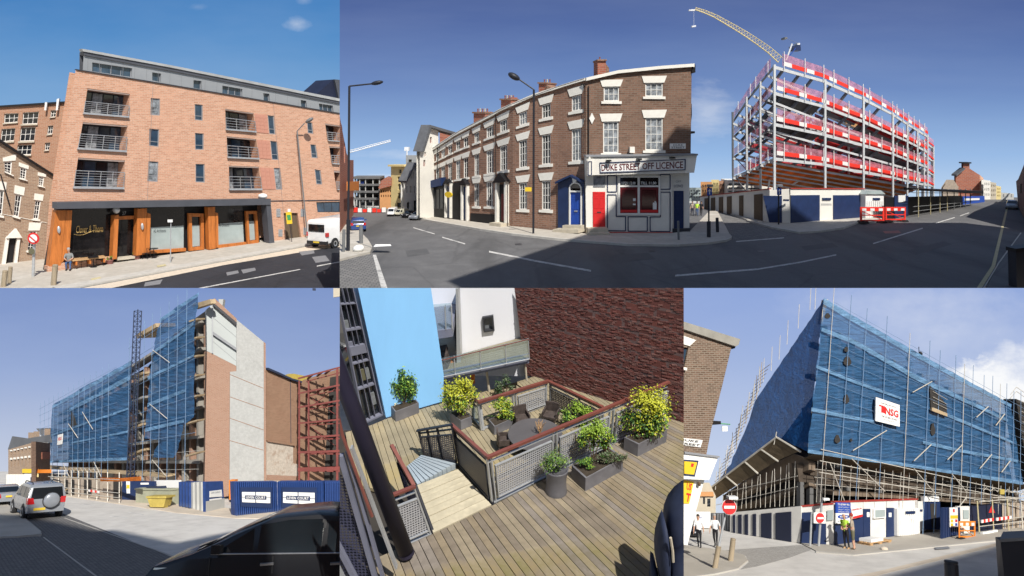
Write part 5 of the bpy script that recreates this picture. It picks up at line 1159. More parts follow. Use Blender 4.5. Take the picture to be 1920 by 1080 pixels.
block(S2,((1837,372),(1844,372)),[(1837,328),(1844,334),(1844,373),(1837,373)],'brick_orange','house_side','sunlit orange brick flank next to the dark gable end house',[rect(1838.5,340,1840,346),rect(1841,342,1842.5,347)])  # sunlight on this flank is put into a lighter, oranger brick
for (x0,x1,y0,mt,lb) in ((1844,1857,337,'cream_paint','white rendered house front in the distance of the right street'),(1857,1868,341,'stone','tan stone house front in the distance of the right street'),(1868,1877,348,'stone_yellow','small yellow house at the end of the right street'),(1877,1901,361,'concrete','low grey houses closing the far end of the right street')):
    block(S2,((x0,374),(x1,374)),[(x0,y0),(x1,y0+2),(x1,374),(x0,374)],mt,'distant_house',lb,grid(x0+1,y0+3,x1 - 1,370,3,3,.4,.5),group='distant houses')
block(S2,((1905,386),(1930,430)),[(1905,340),(1909,336),(1925,296),(1935,280),(1935,440),(1909,386)],'brick_umber','dark_brick_house','dark brick house at the right edge of the street',[rect(1913,345,1916,362)],'glass_dark')
block(S2,((1768,376),(1795,376)),[(1768,352),(1778,337),(1788,337),(1797,350),(1797,376),(1768,376)],'cloth_taupe','distant_house','low house with dark pitched roof between steel frame and brick gable',[],group='distant houses')
for (x0,x1,y0,mt,lb) in ((1293,1315,352,'glass_frost','pale green glass building low beyond the side street'),(1315,1335,341,'stone_orange','orange building beyond the side street'),(1335,1348,337,'stone_yellow','yellow building beyond the side street'),(1348,1362,339,'brick_rust','rust brick building beyond the side street')):
    block(S2,((x0,376),(x1,376)),rect(x0,y0,x1,377),mt,'distant_building',lb,grid(x0+1,y0+3,x1 - 1,372,4,3,.5,.5),'glass_curtain',group='buildings beyond the side street')
# ---- traffic and people
car(S2,(671,431),14,28,'hatch','car_blue','parked_car','dark blue hatchback parked at the left kerb seen from behind')
car(S2,(1897,391),146,19,'saloon','car_silver','parked_car','silver car driving towards the camera on the right hand street')
car(S2,(736,404),176,13,'van','car_white','van','white van driving up the far end of the left street',cat='van'); car(S2,(753,404),150,11,'van','car_beige','van','beige van parked beside the far white van',cat='van')
car(S2,(768,407),155,15,'saloon','car_black','parked_car','small black car parked behind the beige van'); car(S2,(785,411),155,18,'saloon','car_grey','parked_car','dark grey car parked nearest the terrace at the far kerb')
pp=('skin','cloth_hivis','cloth_hivis','skin','denim','denim','denim','cloth_black')
person(S2,(1297.5,404),180,26,('skin','cloth_taupe','cloth_taupe','skin','cloth_navy','cloth_navy','cloth_navy','cloth_black'),'pedestrian in taupe jacket nearest the white shop corner','walk',fingers=False)
person(S2,(1306.5,405),170,27,pp,'pedestrian in yellow hi-vis jacket in the side street','walk',fingers=False)
person(S2,(1314.5,404),160,26,('skin','cloth_black','cloth_black','skin','cloth_black','cloth_black','cloth_black','cloth_black'),'pedestrian in dark clothes right of the hi-vis jacket','walk',fingers=False)
P=S2.card(695,468); o=E('fallen_sign',P.at(700,466),'white road sign lying tipped over a frame on the left pavement','sign')
MB(S=S2).solid([S2.g(700,463,.3),S2.g(734,461,.36),S2.g(732,458,.42),S2.g(704,458,.36)],[S2.g(700,463,.34),S2.g(734,461,.40),S2.g(732,458,.46),S2.g(704,458,.40)]).build('board','sign_white',o)
for a,b in (((702,470),(700,459)),((708,468),(703,458)),((698,464),(680,458))): MB(P).pole(P,a,b,1.5).build('frame_leg','lamp_grey',o)
c=S2.g(672,466,.25); MB(S=S2).ell(c,(V((.3,0,0)),V((0,.25,0)),V((.05,0,.2)))).build('sandbag','sign_white',label='white sandbag weighting the fallen road sign',cat='sandbag',smooth=True)
for i,(x,m_) in enumerate(((664,'board_red'),(672,'sign_white'),(681,'board_red'),(690,'sign_white'),(699,'board_red'),(708,'board_red'),(717,'sign_white'))):
    P=S2.card(x,399); q=rect(x,389+(i % 3)*1.5,x+7,397.5); strip(P,q,0,.2,'water_barrier',m_,label=['red','white'][m_ == 'sign_white']+' plastic barrier block number %s from the left across the far road end' % ['one','two','three','four','five','six','seven'][i],cat='barrier',group='barriers across the road end')
P=S2.card(1915,545); o=E('litter_bin',P.at(1915,540),'black litter bin cut by the right edge of the street view','bin'); strip(P,[(1905,470),(1935,466),(1935,548),(1907,548)],-.5,0,'body','lamp_black',o); strip(P,[(1903,466),(1936,462),(1936,470),(1903,473)],-.55,.06,'lid','black_paint',o)

# unseen house row added right of the view, placed to shade the road
sh2=E('shade_house_row',V((16,14,-6.4)),'unseen tall brick house row added on the right hand side to shade the street','building')
A=[V((8.6,6.6,-6.4)),V((19.0,26.0,-6.4)),V((42,26.0,-6.4)),V((42,0,-6.4)),V((12,0,-6.4))]
MB().solid(A,[p+V((0,0,32)) for p in A]).build('wall','brick_plum',sh2)
for i in range(6):
    for j in range(8):
        p=A[0].lerp(A[1],(i+.3)/6); q=A[0].lerp(A[1],(i+.7)/6); nn_=V((-.881,.473,0))*.05; z=V((0,0,2.2+j*3.7)); h_=V((0,0,2))
        MB().solid([p+z+nn_,q+z+nn_,q+z+h_+nn_,p+z+h_+nn_],[p+z - nn_,q+z - nn_,q+z+h_ - nn_,p+z+h_ - nn_]).build('window','glass_dark',sh2)
for q in ([(1150,478),(1215,474),(1230,486),(1160,492)],[(760,470),(800,466),(806,476),(764,482)],[(1500,462),(1560,455),(1572,463),(1510,470)],[(1700,470),(1770,452),(1785,458),(1716,478)]): strip(G2,q,.001,.003,'road_patch','asphalt_patch',kind='structure')
for x,y in ((965,457),(1215,470),(1420,470)): strip(G2,[(x,y),(x+12,y - .6),(x+14,y+2.4),(x+2,y+3)],.001,.006,'drain_cover','frame_dark',kind='structure')
# ================================================================== SET 3: scaffolded block under blue sheeting, cars in the foreground
MS=1/1.8
S3=Set(755,1.926,.18,(0,540,637,1080))
sky_backdrop(S3,44,[(-60,540),(637,540),(637,930),(-60,930)],'three','',[(0,(206,212,226)),(.3,(182,194,220)),(.6,(150,170,212)),(1,(124,148,200))])
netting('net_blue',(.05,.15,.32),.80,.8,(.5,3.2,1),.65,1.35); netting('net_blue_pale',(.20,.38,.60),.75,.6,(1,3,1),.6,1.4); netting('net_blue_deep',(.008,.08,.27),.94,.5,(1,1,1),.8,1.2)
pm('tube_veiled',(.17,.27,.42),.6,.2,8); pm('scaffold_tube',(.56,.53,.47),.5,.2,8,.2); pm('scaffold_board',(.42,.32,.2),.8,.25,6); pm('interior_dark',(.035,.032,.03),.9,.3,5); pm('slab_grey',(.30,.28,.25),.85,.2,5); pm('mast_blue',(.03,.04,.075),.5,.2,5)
pm('render_patchy',(.385,.39,.38),.9,.10,34,stain=(.34,.345,.335),bmp=.3); pm('whitewash',(.47,.42,.36),.9,.2,40,stain=(.36,.28,.22),bmp=.4); pm('rust_steel',(.17,.038,.032),.6,.25,8)
pm('container_blue',(.02,.055,.20),.5,.2,14,stain=(.06,.09,.19)); pm('container_green',(.33,.34,.25),.7,.15,8); pm('skip_yellow',(.46,.36,.09),.5,.2,10); pm('cladding_pale',(.40,.43,.425),.5,.05,3)
pm('street_dusty',(.56,.54,.505),.9,.14,6,bmp=.2,stain=(.62,.60,.565)); G3=S3.ground()
strip(G3,[(-60,884),(700,884),(700,1090),(-60,1090)],-.5,0,'road','street_dusty',kind='structure')
strip(G3,[(100,922),(250,936),(440,955),(640,955),(640,975),(440,972),(330,962),(240,948),(117,930)],0,.06,'dusty_verge','dust',kind='structure')
strip(G3,[(-60,940),(10,945),(76,999),(76,1003),(30,1007),(-60,1010)],0,.15,'pavement','pavement',kind='structure')
for a,b in (((10,945),(76,999)),((76,1003),(30,1007)),((30,1007),(-60,1010))): strip(G3,[a,b,(b[0]+2,b[1]+2),(a[0]+2,a[1]+2)],0,.17,'kerb','kerb_stone',kind='structure')
strip(G3,[(20,965),(115,962),(330,1048),(330,1095),(-60,1095),(-60,1012),(78,1006)],0,.02,'cobbled_parking_bay','setts',kind='structure')
for a,b in (((120,972),(330,1046)),((80,1008),(190,1090))): strip(G3,[a,b,(b[0]+4,b[1]),(a[0]+3,a[1])],.02,.04,'channel_stones','kerb_stone',kind='structure')
for a,b in (((155,945),(176,947.5)),((205,967),(240,971)),((240,960),(270,965))): strip(G3,[a,b,(b[0],b[1]+1.2),(a[0],a[1]+1.2)],.0,.015,'road_marking','line_white',kind='structure')
# the two fronts of the block meet at the corner edge
def pl3(S,a,b,top,P): A,B=S.g(*a),S.g(*b); return Pl(A,B - A,P.at(*top) - A,S)
WB=S3.wall((385,938),(500,932)); A3=pl3(S3,(385,938),(90,900),(375,560),WB)
blk=E('scaffolded_block',WB.at(385,938),'half built block with bare concrete and brick end wall behind blue sheeted scaffolding','building')
# carcass behind the sheeting
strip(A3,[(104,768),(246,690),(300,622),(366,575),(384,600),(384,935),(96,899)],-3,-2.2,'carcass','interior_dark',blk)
def fl(y_left,y_right,t,d0=-2.15,d1=-.6,nm='floor_slab',mt='slab_grey',x0=98,x1=366): strip(A3,[(x0,y_left),(x1,y_right),(x1,y_right+t*1.7),(x0,y_left+t)],d0,d1,nm,mt,blk)
for yl,yr in ((778,600),(794,652),(811,705),(829,762),(848,818),(866,866)): fl(yl,yr,3)
for x in range(110,385,14):
    yt=interp([(104,775),(246,695),(300,628),(370,590)],x); yb=interp([(96,895),(385,930)],x)
    strip(A3,[(x,yt),(x+3.5,yt - 1),(x+3.5,yb),(x,yb)],-2.1,-1.4,'pier','brick_new' if x % 4 else 'slab_grey',blk)
strip(A3,[(262,628),(300,606),(302,613),(266,634)],-2,.6,'roof_slab','scaffold_board',blk)
strip(A3,[(366,570),(398,561),(400,569),(366,580)],-.4,.3,'roof_slab','scaffold_board',blk)
# end wall: metal cladding, brick and rendered concrete
def sv(S,P,pts,d0,d1,nm,mt,par,**k): return strip(P,pts,d0,d1,nm,mt,par,**k)
sv(S3,WB,[(387,580),(398.4,571),(443,611),(443,686),(388,658)],-2,0,'metal_cladding','cladding_pale',blk)
sv(S3,WB,[(397,571),(399.5,571),(399.5,663),(397,662)],.01,.2,'corner_post','cladding_grey',blk)
sv(S3,WB,[(399,622),(443,653),(443,658),(399,628)],.01,.4,'ledge','frame_grey',blk)
for y in (595,640): MB(WB).pole(WB,(399,y),(443,y+37),.5,.02).build('panel_joint','frame_grey',blk)
sv(S3,WB,[(398,562),(402,560),(443,598),(443,611),(398.4,571)],-2,.35,'roof_fascia','brick_new',blk); sv(S3,WB,[(398,567),(443,605),(443,611.5),(398,572.5)],.35,.45,'gutter','frame_dark',blk)
sv(S3,WB,[(388,658),(443,686),(443,696),(431,697),(430,930),(383,938)],-2,-.02,'brick_end_wall','brick_new',blk)
sv(S3,WB,[(443.3,599),(494.4,641),(495,930),(430.3,930),(431.3,697),(443.3,696)],-2,0,'rendered_wall','render_patchy',blk)
for y0,y1 in ((702,728),(744,766),(784,806),(826,844)): MB(WB).pole(WB,(431,y0),(494,y1),1.1,.01).build('construction_joint','brick_new',blk)
sv(S3,WB,[(494.6,641),(498,644),(499,930),(495.2,930)],-2,.05,'corner_brick','brick_new',blk)
WC=S3.wall((499,930),(566,921)); bw=E('brown_brick_building',WC.at(530,926),'windowless brown brick building with whitewashed lower wall next to the block','building')
wall_obj(WC,[(499,692),(520,701),(544,712),(562,717),(570,712),(640,690),(640,930),(499,930)],[],'brick_brown',bw); core(WC,[(500,694),(560,719),(566,716),(566,920),(500,925)],'brick_brown',bw)
strip(WC,[(499,689.5),(520,698.5),(544,709.5),(562,714.5),(562,718),(544,713),(520,702.5),(499,693.5)],-1,.4,'coping','mast_blue',bw)
strip(WC,[(499,827),(549,835),(549,868),(562,872),(562,930),(499,930)],.01,.06,'whitewash','whitewash',bw); strip(WC,[(499,825),(550,833),(550,836),(499,828)],.02,.3,'ledge','brick_brown',bw)
strip(WC,[(499,890),(562,893),(562,902),(499,900)],.07,.1,'brick_band','brick_new',bw)
MB(WC).pole(WC,(544,712),(545,830),1,.05).build('downpipe','mast_blue',bw); strip(WC,[(556,706),(572,700),(600,706),(612,712),(612,740),(562,722)],-3,-2,'roof_store','skip_yellow',bw)
# red steel frame on the right
WD=S3.card(600,925,10); rs=E('red_steel_frame',WD.at(600,922),'open frame of rust red steel beams against the brown brick wall','steel frame')
for x,w_ in ((561.5,3),(579,3),(632.5,4)): MB(WD).pole(WD,(x,714 if x < 600 else 690),(x,925),w_,.2,w2=.3).build('column','rust_steel',rs)
for yl,yr,w_ in ((710,689,3),(738,722,3),(764,751,3),(793.6,786.5,3),(821,816,3.4),(848,845.5,4),(880,878,7)):
    MB(WD).pole(WD,(559,yl),(637,yr),w_,.25,w2=.3).build('beam','rust_steel',rs); MB(WD).pole(WD,(568,yl+5),(637,yr+8),w_*.6,-2.5,w2=.3).build('beam','rust_steel',rs)
    for x in (586,604,619): MB(WD).bar(WD.at(x,yl+(yr - yl)*(x - 559)/78,.2),WD.at(x - 12,yl+6+(yr - yl)*(x - 559)/78,-2.5),.036,.036).build('joist','rust_steel',rs)
for a,b in (((579,745),(632,780)),((632,725),(579,764)),((579,800),(632,840))): MB(WD).pole(WD,a,b,1.4,-1.2).build('brace','rust_steel',rs)
strip(WD,[(560,716),(640,700),(640,925),(562,925)],-6,-5.6,'back_wall','interior_dark',rs)
# scaffolding and sheeting
sc3=E('scaffolding',A3.at(240,915),'tall tube scaffolding wrapped around the half built block','scaffolding')
tY=lambda x: interp([(92,762),(246,676),(264,640),(300,598),(372,548),(390,556)],x); bY=lambda x: interp([(90,898),(240,922),(390,938)],x)
x=97.
while x < 388:
    lean=(x - 240)*.03
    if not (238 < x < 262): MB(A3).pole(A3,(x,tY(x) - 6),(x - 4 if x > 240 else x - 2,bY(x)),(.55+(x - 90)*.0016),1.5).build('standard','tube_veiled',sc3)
    x += 8+(x - 97)*.035
for v in (.03,.12,.21,.30,.39,.48,.57,.66,.75,.84,.92):
    for a,b in ((94,240),(262,388)):
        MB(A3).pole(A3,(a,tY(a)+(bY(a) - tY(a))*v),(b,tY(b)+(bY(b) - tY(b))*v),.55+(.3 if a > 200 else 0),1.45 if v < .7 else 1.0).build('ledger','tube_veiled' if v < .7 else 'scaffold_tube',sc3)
for a,b in (((150,792),(168,818)),((176,770),(196,802)),((308,655),(340,678)),((303,755),(336,782)),((308,858),(334,888)),((105,868),(115,895)),((140,866),(152,890)),((198,862),(212,890))): MB(A3).pole(A3,a,b,1.3,1.5).build('brace','scaffold_tube',sc3)
for y in (600,634,668,704,742,788,848): strip(A3,[(364,y+3),(388,y - 4),(387,y - 1),(364,y+6)],.2,1.2,'platform','scaffold_board',sc3)
for y in (700,745,795,843): strip(A3,[(252,y+8),(282,y - 4),(282,y),(252,y+12)],0,1.0,'platform','scaffold_board' if y != 745 else 'slab_grey',sc3)
for y0,y1 in ((884,890),(900,908)): strip(A3,[(93,y0 - 12),(330,y1 - 2),(330,y1+1),(93,y0 - 10)],0,1.4,'platform','scaffold_board',sc3)
mb=MB(A3)
for k in range(14): a,b=153+k*4,157+k*4; mb.pole(A3,(a,874 if k % 2 else 881),(b,881 if k % 2 else 874),.9,1.5)
mb.build('lattice_girder','scaffold_tube',sc3)
for y in (873.5,881.5): MB(A3).pole(A3,(153,y),(209,y),1,1.5).build('girder_chord','scaffold_tube',sc3)
A3n=A3.off(1.25)
def net(P,pts,mt,nm,label,par=None,amp=.12,seed=1,n=26,m=12,S=None):
    """sagging sheet: the outline filled by a grid that billows a little"""
    mb=MB(P); r=random.Random(seed); xs=[p[0] for p in pts]; ys=[p[1] for p in pts]
    x0,x1,y0,y1=min(xs),max(xs),min(ys),max(ys)
    bm=bmesh.new(); vs_=[bm.verts.new((p[0],p[1],0)) for p in pts]; bm.faces.new(vs_)
    for i in range(1,n): bmesh.ops.bisect_plane(bm,geom=bm.verts[:]+bm.edges[:]+bm.faces[:],plane_co=(x0+(x1 - x0)*i/n,0,0),plane_no=(1,0,0))
    for j in range(1,m): bmesh.ops.bisect_plane(bm,geom=bm.verts[:]+bm.edges[:]+bm.faces[:],plane_co=(0,y0+(y1 - y0)*j/m,0),plane_no=(0,1,0))
    bmesh.ops.triangulate(bm,faces=[f for f in bm.faces if len(f.verts) > 4])
    bm.verts.index_update(); ph=[r.random()*6 for _ in range(4)]
    for v in bm.verts:
        d=amp*(math.sin(v.co.x*.21+ph[0])*math.cos(v.co.y*.13+ph[1])+.6*math.sin(v.co.x*.07+v.co.y*.31+ph[2]))+r.gauss(0,amp*.25); mb.v.append(P.at(v.co.x,v.co.y,d))
    mb.f=[[v.index for v in f.verts] for f in bm.faces]; mb.mi=[0]*len(mb.f); bm.free()
    return mb.build(nm,mt,par,label=label,cat='sheeting' if label else None,smooth=True,recalc=False)
n1=net(A3n,[(98,760),(170,718),(247,676),(246,760),(238,862),(160,866),(92,867)],'net_blue','blue_sheeting','long blue debris sheeting on the scaffold left of the hoist mast')
n2=net(A3n,[(301,597),(340,570),(372,548),(367,600),(364,655),(365,700),(363,782),(345,798),(333,840),(327,858),(285,858),(299,825),(272,822),(276,753),(283,690),(290,650),(297,613)],'net_blue','blue_sheeting','torn blue debris sheeting on the scaffold right of the hoist mast',seed=4)
for P_,L,par in ((A3n,[(98,760),(247,676),(247,684),(98,766)],n1),(A3n,[(130,766),(245,702),(245,712),(130,772)],n1),(A3n,[(95,815),(240,764),(240,768),(95,818)],n1),(A3n,[(133,829),(240,807),(240,811),(133,832)],n1),(A3n,[(94,864),(238,857),(238,863),(93,868)],n1),
                   (A3n,[(301,597),(372,548),(371,556),(300,605)],n2),(A3n,[(284,660),(364,604),(364,609),(284,667)],n2),(A3n,[(277,706),(364,664),(364,668),(277,712)],n2),(A3n,[(276,756),(350,728),(350,734),(276,763)],n2),(A3n,[(272,803),(345,786),(345,792),(272,810)],n2)):
    net(P_.off(.15),L,'net_blue_pale','overlap_seam',None,par,.08,3,14,2)
strip(A3n.off(.2),[(134,771),(140,782),(144,796),(134,800)],0,.05,'tear','interior_dark',n1)
sg=strip(A3n.off(.3),[(109.5,815.5),(118.5,813),(117,832.5),(108,834.5)],0,.08,'hanging_sign','sign_white',label='small white sign with red letters hung on the left blue sheeting',cat='sign')
text_mb(A3n.off(.3),'NSG',[(110.5,820),(117,818.5),(116.5,825),(110,826.5)],.1,bold=.03).build('lettering','sign_red',sg)
# hoist mast
hm=E('hoist_mast',A3.at(243,922),'slim dark lattice hoist mast rising between the two blue sheets','mast'); Pm=A3.off(1.8)
L0,L1,R0,R1=(251.5,583),(236.5,915),(265.5,583),(250.5,915)
for a,b in ((L0,L1),(R0,R1),((258.5,580),(243.5,915))): MB(Pm).pole(Pm,a,b,1.8).build('leg','mast_blue',hm)
n=34; mb=MB(Pm)
for k in range(n):
    t0,t1=k/n,(k+1)/n; mb.pole(Pm,lerp(L0,L1,t0),lerp(R0,R1,t0),1.1); mb.pole(Pm,lerp(L0,L1,t0),lerp(R0,R1,t1),.9); mb.pole(Pm,lerp(R0,R1,t0),lerp(L0,L1,t1),.9)
mb.build('lattice','mast_blue',hm,kind='stuff')
# crane jib behind the roof
PJ=S3.card(360,900); o=E('crane_jib',PJ.at(358,550,-12),'grey crane jib stub showing above the corner of the blue sheeting','crane'); strip(PJ,[(353,541),(363,541),(361,556),(356,558)],-13,-12,'jib','concrete',o)
o=E('wall_camera',S3.card(625,930).at(630,550),'pale fixture hanging at the top right corner of the scaffold view','fixture'); strip(S3.card(625,930),[(626,541),(640,541),(640,556),(626,558)],0,.3,'housing','stone',o); strip(S3.card(625,930),[(587,541),(592,541),(592,545),(587,545)],0,.3,'bracket','mast_blue',o)
# ---- site enclosure at street level
def panel3(base,q,mat,nm,label,cat,ribs=0,d=-1.,rib='container_blue'):
    P=S3.wall(*base); o=E(nm,P.at((q[0][0]+q[1][0])/2,(q[2][1]+q[3][1])/2),label,cat)
    strip(P,q,d,0,'wall',mat,o)
    for k in range(ribs): strip(P,sub(q,(k+.2)/ribs,.01,(k+.65)/ribs,.99),.002,.22,'rib',rib,o)
    return o,P
for i,(q,sg_,tx,lb) in enumerate((([(439,903.6),(518.8,902.6),(519.8,960),(441.4,968)],[(451.6,922),(504.5,922.6),(504.5,943),(452,941)],1,'blue corrugated container with white sign nearest the yellow plant'),([(521,902.6),(606,902.6),(606,962),(522,960)],[(533,922),(592,923.4),(592,945.4),(533,942)],1,'blue corrugated container with white sign behind the black car roof'),([(609.5,902.6),(645,902.6),(645,962),(609.5,962)],None,0,'blue corrugated container cut by the right edge of the scaffold view'))):
    o,P=panel3(((q[3][0],q[3][1]),(q[2][0],q[2][1])),q,'container_blue','shipping_container',lb,'container',22 if i < 2 else 8); o['group']='blue site containers'
    if sg_:
        bd=strip(P,sub(sg_,-.06,-.45,1.06,1.45),.225,.25,'sign_panel','navy_paint',o); strip(P,sg_,.25,.27,'sign_board','sign_white',bd)
        strip(P,sub(sg_,.11,.32,.87,.70),.27,.285,'name_strip','navy_paint',bd); strip(P,sub(sg_,.485,0,.515,.36),.27,.28,'divider','navy_paint',bd); strip(P,sub(sg_,.485,.66,.515,1),.27,.28,'divider','navy_paint',bd); strip(P,sub(sg_,0,.48,.12,.53),.27,.28,'divider','navy_paint',bd); strip(P,sub(sg_,.86,.48,1,.53),.27,.28,'divider','navy_paint',bd)
        text_mb(P,'LEVEN COURT',sub(sg_,.15,.39,.83,.63),.295,bold=.02,spacing=1.1).build('lettering','sign_white',bd)
o,P=panel3(((338,950),(361,955)),[(337.8,903),(360.5,904),(361,953),(338,949)],'container_blue','gate_leaf','blue painted steel gate leaf standing open left of the dirty grey panel','gate',4)
o,P=panel3(((361,954),(385,960)),[(360.8,904),(384,903),(385,960),(361.5,953)],'concrete','steel_sheet','dirty grey steel panel between the two blue gate leaves','gate',3,-.3,'concrete')
o,P=panel3(((385.5,961),(421,953)),[(384.8,903),(418,902),(421,953),(385.8,961)],'container_blue','gate_leaf','blue steel gate leaf with white notice at the corner of the enclosure','gate',0,-.3)
strip(P,[(386,940),(420.5,934),(421,953),(386,961)],.002,.03,'mud_splash','concrete',o); nt=strip(P,[(392,921),(414.5,918),(415.5,931),(392,932.5)],.04,.08,'notice','sign_white',o)
text_mb(P,'SITE OFFICE',[(395,923),(412,921),(412,924),(395,926)],.09).build('lettering','navy_paint',nt); strip(P,[(392,936),(415,933),(415,936),(392,939)],.04,.06,'notice_strip','sign_white',o)
o,P=panel3(((428,942),(440,942)),rect(429.5,900,440,937),'sign_orange','yellow_plant','orange yellow machine body behind the blue container','machine',0,-1); strip(P,rect(430,937,440,943),-.6,-.1,'tracks','rubber',o)
o,P=panel3(((254.5,943),(322,948)),[(254.5,916.7),(322,917.8),(321,947),(254.5,942)],'container_green','storage_chest','long low grey green steel storage chest behind the yellow skip','chest',0,-1); strip(P,[(253.5,915.5),(323,916.5),(323,919.5),(253.5,918.5)],-1.05,.1,'lid','container_green',o)
strip(P,[(270,913),(300,912),(302,916.5),(270,916)],-.8,-.3,'tool_bag','mast_blue',o)
P=S3.wall((290,951),(320,952)); o=E('yellow_skip',P.at(305,951),'small yellow tipping skip on the dusty verge','skip')
MB(P).solid([P.at(*p,.9) for p in ((286.7,931),(322,931),(317,949),(292,948.5))],[P.at(*p,-.4) for p in ((289,931),(320,931),(315,948),(294,948))]).build('hopper','skip_yellow',o); strip(P,[(285.5,928.5),(323.5,928.5),(323,932),(286,932)],-.5,1.0,'rim','skip_yellow',o)
for x in (296,304,312): strip(P,rect(x,948,x+4,951),.1,.6,'foot','skip_yellow',o)
o,P=panel3(((229,938),(292,940)),rect(229,902.5,290,940),'navy_paint','site_hoarding','navy site hoarding with yellow safety poster beneath the scaffolding','hoarding',0,-.3); ps=strip(P,[(237,902.5),(244,902.5),(244,925),(238,925)],.01,.05,'safety_poster','sign_white',o); strip(P,[(238,909),(243.5,909),(243.5,916),(238,916)],.05,.06,'poster_band','sign_yellow',ps); strip(P,rect(264,905,279,908.5),.01,.05,'name_board','sign_white',o)
o,P=panel3(((290,938),(337,942)),rect(290,900.5,336,938),'sign_white','white_hoarding','white hoarding panels behind the storage chest','hoarding',0,-.3)
o,P=panel3(((100,925),(228,938)),[(100,896),(228,903),(228,938),(100,925)],'cloth_taupe','brown_hoarding','brown grey hoarding with dark openings under the left scaffold','hoarding',0,-.3)
for x in (122,134,158,166,213): strip(P,[(x,899),(x+6+(8 if x > 200 else 0),900),(x+6+(8 if x > 200 else 0),936 if x > 200 else 928),(x,927 if x < 200 else 936)],.01,.05,'opening','interior_dark',o)
sf3=E('scaffold_fence',S3.card(170,935).at(170,935),'low tube fence along the kerb in front of the brown hoarding','fence'); P=S3.wall((95,925),(232,945))
for x in (101,113,125,137,151,167,185,205,227): MB(P).pole(P,(x,interp([(95,925),(232,945)],x)),(x,interp([(95,880),(232,886)],x)),.9+(x - 95)*.005,.2).build('upright','scaffold_tube',sf3)
for v0,v1 in ((893,899),(911,924),(918,933)): MB(P).pole(P,(95,v0),(229,v1),1.2,.3).build('rail','scaffold_tube',sf3)
for k in range(5): strip(P,[(173+k*4,917+k*.6),(177+k*4,917.6+k*.6),(177+k*4,921.6+k*.6),(173+k*4,921+k*.6)],.4,.45,'tape','board_red' if k % 2 else 'board_white',sf3)
strip(P,[(193,895),(232,896),(268,893),(268,901),(232,902),(193,902)],.2,.3,'orange_mesh','net_orange',sf3); MB(P).pole(P,(123,926),(136,916),2,.6).build('raking_plank','scaffold_board',sf3)
# ---- terrace on the left
WL=S3.wall((0,912),(67,918)); tr=E('corner_terrace',WL.at(40,915),'old tan brick corner terrace with shop signs at the far left','building')
wn_=[rect(x,y,x+3,y+hgt) for x in (20,26.5,33,40,47,54,61) for y,hgt in ((846 - (x - 20)*.2,8),(862 - (x - 20)*.12,13))]
wall_obj(WL,[(15.5,843),(67,828),(67,918),(15.5,913)],wn_,'brick_tan',tr,dep=1)
for q in wn_: strip(WL,q,-.8,-.5,'window','glass_curtain',tr); strip(WL,sub(q,-.12,-.28,1.12,0),.01,.08,'lintel','white_sill',tr)
for x in (19,24,29,35,41,46): strip(WL,rect(x,889,x+2.5,911),.01,.5,'porch_column','white_sill',tr)
WLs=S3.wall((67,918),(100,905)); strip(WLs,[(67.3,828),(94,831),(94,908),(67.3,918)],-.5,0,'side_wall','brick_umber',tr); strip(WLs,[(77,848),(92,847),(92,860),(77,861)],.01,.15,'hanging_baskets','brick_red',tr)
strip(WL,[(14,842),(22,818),(50,822),(92,815),(95,830),(67,829),(15,845)],-.2,-.05,'roof','roof_slate',tr)
for x,y,h_ in ((50,811,16),(60,809,16),(80,804,14)): strip(WL,rect(x,y,x+7,y+h_),-.5,-.2,'chimney_stack','brick_tan',tr)
for q,m_ in ((rect(46,879,66,886.5),'sign_yellow'),(rect(74,880,98,886.5),'sign_orange'),(rect(66,879,74,894),'stone_yellow')): strip(WL,q,.1,.3,'shop_sign',m_,tr)
strip(WL,rect(51,888,68,914),.01,.4,'shopfront','white_paint',tr); strip(WL,rect(66,894,70,914),.4,.6,'side_door','navy_paint',tr)
P=S3.card(12,905); o=E('gabled_house',P.at(24,905),'pale gabled house rising behind the corner terrace','building'); strip(P,[(15,843),(24,808),(34,815),(34,845)],-8,-6,'gable','cream_paint',o); strip(P,[(22,806),(54,812),(56,822),(36,822)],-9,-5.5,'roof','roof_slate',o)
for q in (rect(20,825,22,832),rect(25,822,27,831)): strip(P,q,-6,-5.8,'window','terracotta',o)
o=E('white_house',P.at(6,905),'distant white house at the far left picture edge','building'); strip(P,[(-10,836),(5,830),(14,850),(14,908),(-10,908)],-7,-6,'wall','cream_paint',o)
for q in grid(-2,850,13,875,4,3,.4,.5): strip(P,q,-6,-5.8,'window','glass_dark',o)
# ---- cars
car(S3,(66,966),43,62,'suv','car_silver','parked_suv','silver three door off roader with spare wheel on its tailgate',spare=True,roof_rail=True)
car(S3,(8,944),40,42,'saloon','car_silver','parked_car','silver saloon parked ahead of the silver off roader')
car(S3,(541,1142),93,204,'hatch','car_black','parked_car','black car filling the lower right of the scaffold view with its nose to the left')

MS=1.0
# ---- unseen houses added behind the viewer, tops shaped to shade the near ground
def shade_top(S,px,py,y=-1.5): p=S.g(px,py); return p+to_sun*((p.y - y)/(-to_sun.y))
def shade_house(S,pts,label,ext):
    T=[shade_top(S,*p) for p in pts]; T[0].x += ext[0]; T[-1].x += ext[1]
    A=T+[V((T[-1].x,-1.5,-16.9)),V((T[0].x,-1.5,-16.9))]; o=E('shade_brick_house',V(((T[0].x+T[-1].x)/2,-1.5,-16.9)),label,'house')
    MB(None,None).solid(A,[p+V((0,-3,0)) for p in A]).build('wall','brick_plum',o); return o
shade_house(S3,[(-60,958),(60,968),(100,978),(180,996),(215,993),(330,1018),(440,995)],'unseen brick house added behind the viewer to shade the cobbled parking bay',(-3,0))
